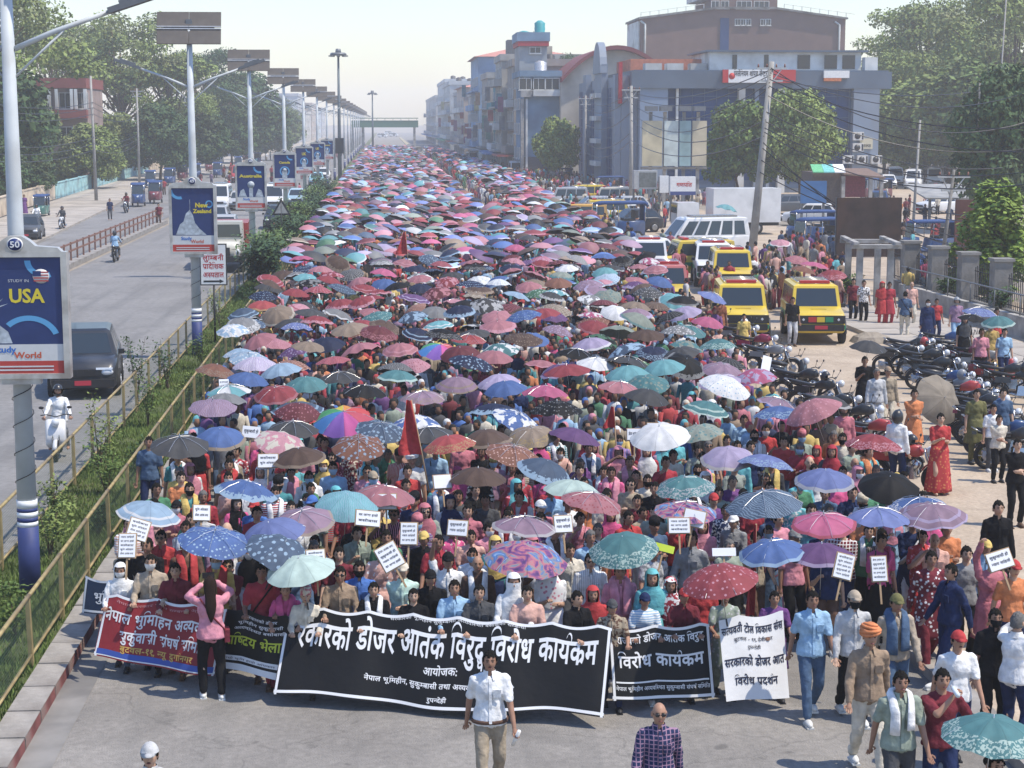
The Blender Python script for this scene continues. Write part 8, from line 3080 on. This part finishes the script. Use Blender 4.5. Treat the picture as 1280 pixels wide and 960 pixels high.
o = umbrella(lx, ly + 1.2, .95, 'khaki', 'plain', 'white', 1.3, (1.15, .2), .3, under=None)
o['label'] = 'beige umbrella held sideways beside the woman in the long red dress'
UMBS.pop()
# ------------------------------------------------------------------ the marching crowd
def right_edge(y):
 pts = ((20, 7.6), (24, 9.0), (27, 8.9), (31, 9.1), (36, 9.3), (43, 9.3), (49, 9.7), (60, 10.6), (75, 11.3), (90, 12.5), (110, 13.0), (130, 13), (180, 15), (240, 15), (330, 14), (480, 10))
 for (a, b), (c, d) in zip(pts, pts[1:]):
  if y <= c:
   return b + (d - b) * max(0, (y - a)) / (c - a)
 return 9
def front_edge(x):
 return 24.3 - .06 * x if x < 6 else 24.2
placed = [(p.location.x, p.location.y) for p in PERSONS]
cell = {}
def near(x, y, d, store):
 for i in range(int(x / d) - 1, int(x / d) + 2):
  for j in range(int(y / d) - 1, int(y / d) + 2):
   for q in store.get((i, j), ()):
    if (q[0] - x) ** 2 + (q[1] - y) ** 2 < d * d:
     return True
 return False
def store_add(store, d, x, y):
 store.setdefault((int(x / d), int(y / d)), []).append((x, y))
# umbrellas of the crowd: positions first
ust = {}
DU = .98
for x, y in um_near:
 store_add(ust, DU, x, y)
UC = ['rose', 'maroon', 'crimson', 'rose', 'mauve', 'purple', 'lavender', 'blue', 'denim', 'periwinkle', 'sky blue', 'dark grey', 'grey', 'black', 'black', 'brown', 'rust', 'tan', 'teal', 'green', 'turquoise', 'hot pink', 'pink', 'white', 'red', 'navy', 'dark grey', 'black', 'sage', 'brown', 'crimson', 'mauve', 'maroon', 'navy', 'crimson', 'grey', 'denim']
UP = ['plain', 'plain', 'plain', 'border', 'floral_edge', 'dots', 'flowers', 'waves', 'bands', 'plain', 'blotch', 'tartan', 'flame']
UC2 = {'rose': 'pink', 'maroon': 'rose', 'crimson': 'pink', 'mauve': 'lavender', 'purple': 'lavender', 'lavender': 'white', 'blue': 'sky blue', 'denim': 'sky blue', 'periwinkle': 'white', 'sky blue': 'white', 'dark grey': 'light grey', 'grey': 'white', 'black': 'grey', 'brown': 'tan', 'rust': 'peach',
       'tan': 'cream', 'teal': 'mint', 'green': 'mint', 'turquoise': 'white', 'hot pink': 'white', 'pink': 'crimson', 'white': 'sky blue', 'red': 'mustard', 'navy': 'sky blue', 'peach': 'rust', 'sage': 'teal'}
cand = []
tries = 0
y = 27.0
RR = random.Random(5)
for _ in range(30000):
 t = RR.random()
 y = 30 * (425 / 30) ** (t ** .8)
 xr = right_edge(y) - (1.0 if 33 < y < 62 else .5)
 x = RR.uniform(-4.1, xr)
 if y > 120 and 6.6 < x < 9.5:
  continue
 if y > 60 and x > 11.5 and RR.random() < .45:
  continue
 dd = 1.12 if y < 55 else (1.22 if y < 140 else 1.35)
 if y > 62 and noise.noise(Vector((x * .35, y * .09, 3))) > .32 and RR.random() < .75:
  continue
 if y < 52 and RR.random() < .35:
  continue
 if any(abs(x - a[0]) < 1.6 and abs(y - a[1]) < 2.4 for a in ((12.5, 59.8), (14.9, 59.6))):
  continue
 if near(x, y, 1.3 if False else dd, ust) if dd <= DU else (near(x, y, DU, ust) or any((q[0] - x) ** 2 + (q[1] - y) ** 2 < dd * dd for i in (-2, -1, 0, 1, 2) for j in (-2, -1, 0, 1, 2) for q in ust.get((int(x / DU) + i, int(y / DU) + j), ()))):
  continue
 store_add(ust, DU, x, y)
 cand.append((x, y))
cand.sort(key=lambda p: p[1])
cand = [p for p in cand if p[1] > 38 or RR.random() < .3]
nind = max(0, 298 - len(SPEC))
far = []
SP = {}
for i, (x, y) in enumerate(cand):
 c = RR.choice(UC + ['rose', 'crimson', 'pink', 'sky blue', 'periwinkle', 'blue', 'dark grey', 'navy', 'grey'] * (1 if y > 60 else 0))
 pat = RR.choice(UP)
 tl = (RR.gauss(.08, .17), RR.gauss(0, .17))
 zr = RR.uniform(1.8, 2.2)
 if i < nind:
  umbrella(x, y, zr, c, pat, UC2[c], RR.uniform(.9, 1.15) * (1 if y < 40 else .94), tl, RR.uniform(0, .8), under='black' if RR.random() < .35 or c == 'white' else None, detail=False)
 else:
  far.append((x, y, zr, RR.uniform(0, 3), RR.uniform(.74, .98), .84, tl[0], tl[1], c))
  if y < 130:
   pass
# far umbrellas as one mass
tv, tf, tp = [], [], []
seg = 16
for j, (t) in enumerate((.0, .5, .86, 1.0)):
 for i in range(seg):
  a = 2 * PI * i / seg
  q = 1 if i % 2 == 0 else 0
  rr = .62 * max(t, .001) * (1 - .05 * (1 - q) * t)
  tv.append((rr * math.cos(a), rr * math.sin(a), .25 * (1 - t ** 2.05) - .02 * (1 - q) * t))
  tp.append(1 if t == 1.0 else 0)
for j in range(3):
 for i in range(seg):
  i2 = (i + 1) % seg
  tf.append((j * seg + i, (j + 1) * seg + i, (j + 1) * seg + i2, j * seg + i2))
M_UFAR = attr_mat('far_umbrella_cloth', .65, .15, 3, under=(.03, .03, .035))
if far:
 cols = []
 for f in far:
  b = PAL[f[8]]
  k = RR.uniform(.6, 1.25)
  l_ = sum(b) / 3
  b = tuple(q * .85 + l_ * .15 for q in b)
  b = tuple(min(1, q * k) for q in b)
  e = tuple(q * .8 for q in b) if RR.random() < .7 else PAL[UC2[f[8]]]
  cols.append([b, e])
 me = stuff_mesh('crowd_umbrellas', tv, tf, tp, [f[:8] for f in far], cols, M_UFAR)
 tag(ob('crowd_umbrellas', me), 'hundreds of far umbrellas stretching down the road towards the footbridge', 'umbrellas', kind='stuff')
# people
TOPC = ['white', 'white', 'cream', 'maroon', 'crimson', 'red', 'red', 'rose', 'pink', 'hot pink', 'orange', 'yellow', 'teal', 'blue', 'navy', 'denim', 'grey', 'dark grey', 'black', 'black', 'purple', 'mauve', 'khaki', 'sage', 'light grey', 'peach', 'crimson', 'maroon', 'sky blue', 'brown', 'tan', 'green', 'turquoise']
BOTC = ['navy', 'black', 'dark grey', 'denim', 'khaki', 'brown', 'maroon', 'crimson', 'grey', 'cream']
pst = {}
DP = .52
for x, y in placed:
 store_add(pst, DP, x, y)
RP = random.Random(9)
pc = []
# holders just behind each umbrella
ulist = [(u[0].location.x, u[0].location.y) for u in UMBS]
for x, y in ulist[:-1]:
 if y < 24 or x > 12:
  continue
 px_, py_ = x + .14, y + .27
 if not near(px_, py_, .36, pst):
  store_add(pst, DP, px_, py_)
  pc.append((px_, py_, True))
for _ in range(9000):
 y = 24.4 + 36 * RP.random()
 x = RP.uniform(-4.0, right_edge(y) - (.4 if y > 38 else .2))
 if y < front_edge(x):
  continue
 if y > 45 and RP.random() < .4:
  continue
 if near(x, y, DP, pst):
  continue
 store_add(pst, DP, x, y)
 pc.append((x, y, False))
pc.sort(key=lambda p: p[1])
nearp = pc[:max(0, 298 - len(PERSONS) + 60)]
rest = pc[len(nearp):]
for x, y, holder in nearp:
 fem = RP.random() < .55
 top = RP.choice(TOPC)
 acc = []
 hair = 'hair'
 kind, sleeve, bottom, tpat = 'trousers', RP.choice(('short', 'short', 'long')), RP.choice(BOTC[:6]), None
 pose = RP.choice(('stand', 'walk', 'walk2', 'hold', 'stand')) if not holder else RP.choice(('umb', 'umb', 'umb2'))
 words_ = []
 if fem:
  hair = 'bun'
  kind = RP.choice(('kurta', 'kurta', 'skirt', 'trousers'))
  bottom = top if RP.random() < .5 else RP.choice(BOTC)
  q = RP.random()
  if q < .3:
   sc = RP.choice(('red', 'pink', 'white', 'crimson', 'turquoise', 'navy', 'yellow', 'hot pink', 'rose', 'black'))
   acc.append(('headscarf', sc))
   hair = None
   words_.append('%s head scarf' % sc)
  elif q < .55:
   sc = RP.choice(('red', 'pink', 'white', 'yellow', 'green', 'crimson', 'orange'))
   acc.append(('shawl', sc))
   words_.append('%s shawl' % sc)
  elif kind == 'skirt':
   acc.append(('pallu', top))
   words_.append('sari end over the shoulder')
  if RP.random() < .3:
   tpat = RP.choice(('flowers', 'print'))
 else:
  q = RP.random()
  if q < .24:
   cc = RP.choice(('red', 'white', 'navy', 'black', 'grey', 'blue', 'khaki', 'yellow'))
   acc.append(('cap', cc))
   words_.append('%s cap' % cc)
  elif q < .33:
   acc.append(('topi', RP.choice(('rose', 'cream', 'black'))))
   hair = None
   words_.append('brimless cap')
  elif q < .38:
   hair = None
   words_.append('bald head')
  if RP.random() < .14:
   tpat = RP.choice(('stripes', 'checks', 'vstripes'))
  if RP.random() < .12:
   acc.append(('towel', 'white'))
   words_.append('white neck cloth')
 q = RP.random()
 if q < .22:
  mc = RP.choice(('white', 'sky blue', 'black'))
  acc.append(('mask', mc))
  words_.append('%s mask' % mc)
 elif q < .28:
  acc.append(('sunglasses', SUNG))
  words_.append('sunglasses')
 gw = {'trousers': 'shirt', 'kurta': 'kurta', 'skirt': 'blouse and %s skirt' % bottom}[kind]
 pw_ = {'flowers': 'flowered ', 'print': 'printed ', 'stripes': 'striped ', 'checks': 'checked ', 'vstripes': 'striped ', None: ''}[tpat]
 base = '%s in a %s%s %s' % ('woman' if fem else 'man', pw_, top, gw)
 if words_:
  base += ' with ' + ' and '.join(words_[:2])
 o = person(x, y, RP.uniform(-.5, .5), pose, top, sleeve, bottom, kind, hair, acc=acc, tpat=tpat, tpat2=RP.choice(('white', 'cream', 'grey', 'pink')), h=RP.uniform(.93, 1.04) * (.96 if fem else 1.0), hairm=HAIRG if RP.random() < .12 else None, label=base)
 o['_auto'] = 1
# middle and far crowd bodies as one mass
def lowbody():
 mb = MB()
 parts = []
 def put_(fn, k):
  n0 = len(mb.v)
  fn()
  parts.extend([k] * (len(mb.v) - n0))
 put_(lambda: mb.ell((0, -.01, 1.575), (.073, .09, .115), 8, 6), 0)
 put_(lambda: mb.ell((0, .012, 1.60), (.086, .098, .11), 8, 6), 1)
 put_(lambda: mb.tube([(0, 0, .8), (0, 0, .95), (0, 0, 1.2), (0, 0, 1.36), (0, 0, 1.44), (0, 0, 1.47)], [.17, .165, .17, .2, .13, .06], 10, flat=.62), 2)
 for s in (-1, 1):
  put_(lambda: mb.tube([(s * .19, 0, 1.38), (s * .24, -.02, 1.15), (s * .21, -.14, .96)], [.062, .05, .045], 6), 2)
  put_(lambda: mb.tube([(s * .21, -.14, .96), (s * .2, -.2, .88)], [.035, .03], 5), 0)
  put_(lambda: mb.tube([(s * .09, 0, .9), (s * .1, -.03, .5), (s * .1, .02, .06)], [.1, .08, .06], 6), 3)
 # faces -> quads only
 f4 = []
 for f in mb.f:
  if len(f) == 4:
   f4.append(f)
  else:
   for q in range(1, len(f) - 2, 2):
    f4.append((f[0], f[q], f[q + 1], f[q + 2]))
   if len(f) % 2:
    f4.append((f[0], f[-2], f[-1], f[-1])) if False else None
 return mb.v, f4, parts
lv, lf, lp = lowbody()
xf, cols = [], []
SK = [(.27, .14, .085), (.20, .10, .06), (.34, .19, .12)]
for x, y, hdl in rest:
 xf.append((x, y, 0, RP.uniform(-.6, .6), 1.0, RP.uniform(.9, 1.04), 0, 0))
 t = PAL[RP.choice(TOPC)]
 hc = (.012, .01, .009) if RP.random() < .7 else PAL[RP.choice(('red', 'white', 'pink', 'crimson', 'cream', 'turquoise', 'blue', 'navy'))]
 cols.append([RP.choice(SK), hc, t, PAL[RP.choice(BOTC)] if RP.random() < .6 else t])
fst = {}
for _ in range(26000):
 t = RP.random()
 y = 45 * (440 / 45) ** t
 x = RP.uniform(-4.0, right_edge(y))
 if y > 130 and 7.0 < x < 9.0:
  continue
 if any(abs(x - a[0]) < 1.5 and abs(y - a[1]) < 2.6 for a in ((12.5, 59.8), (14.9, 59.6))):
  continue
 d = .72 if y < 100 else 1.1
 if near(x, y, d, fst):
  continue
 store_add(fst, d, x, y)
 xf.append((x, y, 0, RP.uniform(-.6, .6), 1.0, RP.uniform(.9, 1.04), 0, 0))
 t = PAL[RP.choice(TOPC)]
 hc = (.012, .01, .009) if RP.random() < .7 else PAL[RP.choice(('red', 'white', 'pink', 'crimson', 'cream', 'turquoise'))]
 cols.append([RP.choice(SK), hc, t, PAL[RP.choice(BOTC)] if RP.random() < .6 else t])
# bystanders along the shops and the far left traffic
for _ in range(420):
 y = RP.uniform(125, 300)
 x = RP.uniform(13, 24) if y > 190 else RP.uniform(14, 30)
 if y < 190 and x > 24 and y < 150:
  continue
 xf.append((x, y, 0, RP.uniform(-3, 3), 1.0, RP.uniform(.9, 1.04), 0, 0))
 cols.append([RP.choice(SK), (.012, .01, .009), PAL[RP.choice(TOPC)], PAL[RP.choice(BOTC)]])
for _ in range(120):
 y = RP.uniform(170, 420)
 x = RP.uniform(-24, -8)
 xf.append((x, y, 0, RP.uniform(-3, 3), 1.0, RP.uniform(.9, 1.04), 0, 0))
 cols.append([RP.choice(SK), (.012, .01, .009), PAL[RP.choice(TOPC)], PAL[RP.choice(BOTC)]])
for n_, u0, u1, v0, v1 in ((70, 950, 1062, 322, 392), (26, 880, 960, 330, 400), (40, 780, 900, 300, 400), (40, 1085, 1280, 250, 330), (30, 690, 800, 285, 330), (14, 1130, 1200, 350, 380)):
 for _ in range(n_):
  x, y = ground_at(RP.uniform(u0, u1), RP.uniform(v0, v1))
  if any(abs(x - a[0]) < 1.25 and -1.0 < y - a[1] < 4 for a in ((12.5, 58.6), (14.9, 58.4))):
   continue
  xf.append((x, y, 0, RP.uniform(-3, 3), 1.0, RP.uniform(.9, 1.04), 0, 0))
  cols.append([RP.choice(SK), (.012, .01, .009), PAL[RP.choice(TOPC)], PAL[RP.choice(BOTC)]])
M_PFAR = attr_mat('far_crowd_cloth', .9, .3, 18)
tag(ob('crowd', stuff_mesh('crowd', lv, lf, lp, xf, cols, M_PFAR)), 'dense mass of marchers beyond the front rows, under the far umbrellas', 'crowd', kind='stuff')
# ------------------------------------------------------------------ placards
PLW = mat('placard_paper', (.70, .71, .73), .8, var=.04)
PLB = mat('placard_card', (.35, .24, .14), .9, var=.1)
plt = ['भूमि', 'घर', 'न्याय']
def placard(u, v, w, h, lab, tilt=0.0, lines=4, card=False, big=False, zc=1.75, m=PLW):
 x, y = ground_at(u, v, zc)
 k = math.hypot(y, 5.8) / 2200
 W, Hh = w * k, h * k * 1.02
 o = thing('placard', lab, 'placard', (x, y, zc), 0, 'placards', rot=(-.38, tilt, R.uniform(-.2, .25)))
 mb = MB()
 mb.b2(-W / 2, W / 2, -.006, .006, -Hh / 2, Hh / 2)
 mb.build('sheet', m, o)
 if card:
  mb = MB()
  mb.b2(-W / 2 - .015, W / 2 + .015, .007, .02, -Hh / 2 - .015, Hh / 2 + .015)
  mb.build('backing', PLB, o)
 mb = MB()
 mb.b2(-.012, .012, .021, .04, -Hh / 2 - .3, Hh / 2 - .02)
 mb.build('stick', PLB, o)
 ss = ['भूमि अधिकार', 'डोजर आतंक बन्द', 'सुकुम्बासी हो', 'न्याय चाहियो', 'घर जग्गा हाम्रो', 'बसोबास']
 for q in range(lines):
  z = Hh / 2 - Hh * (q + .9) / (lines + .6)
  lettering('text_line', ss[(q + int(u)) % 6], Hh / (lines + .6) * .6, L_K if not big else mat('print_navy', (.02, .03, .15), .5, var=0), o, (0, -.009, z), width=W * .8, bold=.01)
 return o
PL = [(159, 682, 20, 28, 'portrait white placard at the far left above the hooded woman', 0, 5), (173, 662, 24, 24, 'tilted white placard second from the left', .35, 4), (252, 641, 20, 18, 'white placard with bold words left of the blue dotted umbrella', .1, 2), (335, 576, 24, 16, 'white placard below the brown umbrella', 0, 2),
      (395, 702, 22, 28, 'portrait placard right of the mint umbrella', -.05, 5), (460, 648, 30, 18, 'placard on brown card tilted upwards', .15, 2), (483, 627, 24, 18, 'small placard behind the tilted brown card one', 0, 2), (511, 667, 20, 26, 'white placard above the beige cap', 0, 4), (487, 696, 26, 30, 'white placard tilted right above the beige cap', -.45, 4),
      (553, 602, 22, 16, 'white box shaped placard on a tall stick', 0, 0), (572, 660, 24, 18, 'white placard with two bold lines left of the brown umbrella', .05, 2), (704, 655, 22, 20, 'white placard below the mint umbrella', 0, 2), (849, 657, 26, 18, 'white placard below the swirled purple umbrella', 0, 3),
      (868, 648, 26, 20, 'blank white sheet behind another placard', .2, 0), (1055, 708, 22, 30, 'tilted white placard held high, left of a pair on the right', .25, 5), (1099, 711, 18, 30, 'upright white placard held high, right of a pair on the right', -.05, 5), (1250, 700, 32, 22, 'white placard with two bold lines at the right edge', -.25, 2),
      (793, 543, 18, 14, 'small white placard over the man in the red cap', 0, 1), (818, 536, 18, 14, 'small white placard right of the one over the red cap', 0, 1), (314, 540, 22, 14, 'pale sheet near the blue umbrella with a mustard rim', .1, 1), (280, 481, 12, 14, 'small sheet on the turquoise and white umbrella', 0, 2),
      (387, 484, 14, 16, 'small white sheet near the crimson umbrella', 0, 1), (958, 454, 12, 18, 'white sheet among the lilac umbrellas', .3, 0), (905, 690, 30, 10, 'flat white sheet lying over heads behind the crimson dotted umbrella', 0, 0)]
for a in PL:
 placard(a[0], a[1], a[2], a[3], a[4], a[5], a[6], card='card' in a[4], zc=1.95 if a[1] < 690 else 1.85)
o = placard(830, 685, 26, 9, 'bright yellow green strip placard beside the teal umbrella', .25, 0, zc=1.8, m=mat('lime_paper', (.5, .62, .05), .7, var=.05))
# red flags
def flag(u, v, ztip, h, w, lab, lean):
 x, y = ground_at(u, v, ztip)
 if y < 23.4:
  ztip = 7.6 - (7.6 - ztip) * 23.4 / y
  x, y = x * 23.4 / y, 23.4
 o = thing('flag', lab, 'flag', (x, y, 0), 0, 'red flags')
 mb = MB()
 mb.tube([(lean * 1.4, .1, ztip - 1.9), (0, 0, ztip)], .014, 6)
 mb.build('pole', PLB, o)
 mb = MB()
 nx, nz = 8, 10
 vs = []
 for j in range(nz + 1):
  for i in range(nx + 1):
   t, s = i / nx, j / nz
   ww = w * (1 - .55 * abs(s - .9))
   vs.append((lean * (1.4 * s * h / 1.9) - t * ww * (.4 + .6 * s), -.02 - .05 * math.sin(t * 6 + s * 3), ztip - s * h + -.0 * t))
 mb.add(vs, [(j * (nx + 1) + i, (j + 1) * (nx + 1) + i, (j + 1) * (nx + 1) + i + 1, j * (nx + 1) + i + 1) for j in range(nz) for i in range(nx)])
 mb.build('cloth', cloth('red'), o)
flag(514, 500, 2.9, .95, .42, 'large drooping red flag with a dark edge in the middle left of the crowd', .25)
flag(507, 290, 3.2, .9, .5, 'red flag raised far back in the crowd', .1)
flag(767, 508, 2.4, .4, .25, 'small red flag under the dark umbrella right of centre', .1)
flag(945, 655, 2.5, 1.3, .14, 'furled red and blue flag behind the crimson dotted umbrella', .0)
# ------------------------------------------------------------------ labels that single each thing out
from collections import defaultdict
def refs(o, pool, kinds):
 """nearest well-named neighbour on each side, in the picture"""
 return None
OR = ['first', 'second', 'third', 'fourth', 'fifth', 'sixth', 'seventh', 'eighth', 'ninth', 'tenth', 'eleventh', 'twelfth', 'thirteenth', 'fourteenth', 'fifteenth']
ud = [(u[0], umb_words(u[1], u[2], u[3]), screen_of(*u[0].location), u[1]) for u in UMBS]
def colname(c):
 return c
def neigh(sc, side, pool, me):
 best, bd = None, 1e9
 for p in pool:
  if p[0] is me:
   continue
  dx, dy = (p[2][0] - sc[0]) * side, p[2][1] - sc[1]
  if dx <= 0 or abs(dy) > dx * 1.2 + 10:
   continue
  d = dx + abs(dy) * 1.5
  if d < bd:
   best, bd = p, d
 return best
def article(w):
 return ('an ' if w[0] in 'aeiou' else 'a ') + w
by = defaultdict(list)
for q in ud:
 by[q[1]].append(q)
labs = {}
for q in ud:
 w = q[1]
 if len(by[w]) > 1 or True:
  l, r = neigh(q[2], -1, ud, q[0]), neigh(q[2], 1, ud, q[0])
  if len(by[w]) > 1:
   if l and r:
    w += ', between %s and %s one' % (article(colname(l[3])), article(colname(r[3])))
   elif l:
    w += ', right end, next to %s one' % article(colname(l[3]))
   elif r:
    w += ', left end, next to %s one' % article(colname(r[3]))
  else:
   v = q[2][1]
   w += ', held up in the %s of the crowd' % ('front rows' if v > 560 else ('middle' if v > 400 else 'back'))
 labs[q[0]] = w
def settle(items, labs, words_=('nearer', 'further back')):
 g = defaultdict(list)
 for o, sc in items:
  g[labs[o]].append((o, sc))
 for w, L_ in g.items():
  if len(L_) < 2:
   continue
  L_.sort(key=lambda p: -p[1][1])
  for i, (o, sc) in enumerate(L_):
   labs[o] = w + (', the nearest such' if i == 0 else ', the %s nearest such' % OR[min(i, 14)])
settle([(q[0], q[2]) for q in ud], labs)
for o, w in labs.items():
 if not o.get('label'):
  o['label'] = ' '.join(w.split()[:16])
pl2 = {}
pit = []
for o in PERSONS:
 if not o.get('_auto'):
  continue
 sc = screen_of(o.location.x, o.location.y, 1.6)
 base = o['label']
 best = min(ud, key=lambda q: (q[2][0] - sc[0]) ** 2 + 2 * (q[2][1] - sc[1]) ** 2)
 dx, dy = sc[0] - best[2][0], sc[1] - best[2][1]
 rel = 'below' if dy > 0 and abs(dx) < 26 else ('above' if abs(dx) < 26 else ('right of' if dx > 0 else 'left of'))
 pl2[o] = base + ', ' + rel + ' ' + article(best[3] + ' umbrella')
 pit.append((o, sc))
settle(pit, pl2)
for o, w in pl2.items():
 ws = w.split()
 if len(ws) > 16:
  w = w.replace(' with ', ', ', 1).replace(' and ', ', ')
  w = ' '.join(x_ for x_ in w.split() if x_ not in ('a', 'such'))
  ws = w.split()
 o['label'] = ' '.join(ws[:16])
 del o['_auto']
for o in bpy.data.objects:
 l_ = o.get('label')
 if l_ and len(l_.split()) > 16:
  w_ = [x_ for x_ in l_.replace(' from the far end of', ' in').split() if x_ not in ('a', 'the', 'such')]
  o['label'] = ' '.join(w_[:16])
# ------------------------------------------------------------------ haze
HZ = MB()
HZ.b2(-300, 320, -30, 1500, -1.2, 33)
hm = bpy.data.materials.new('haze')
hm.use_nodes = True
hn = hm.node_tree
hn.nodes.remove(hn.nodes['Principled BSDF'])
pv_ = hn.nodes.new('ShaderNodeVolumePrincipled')
pv_.inputs['Color'].default_value = (.975, .975, .99, 1)
pv_.inputs['Density'].default_value = .0006
pv_.inputs['Anisotropy'].default_value = .0
hn.links.new(pv_.outputs[0], hn.nodes['Material Output'].inputs['Volume'])
tag(HZ.build('haze', hm), kind='stuff')
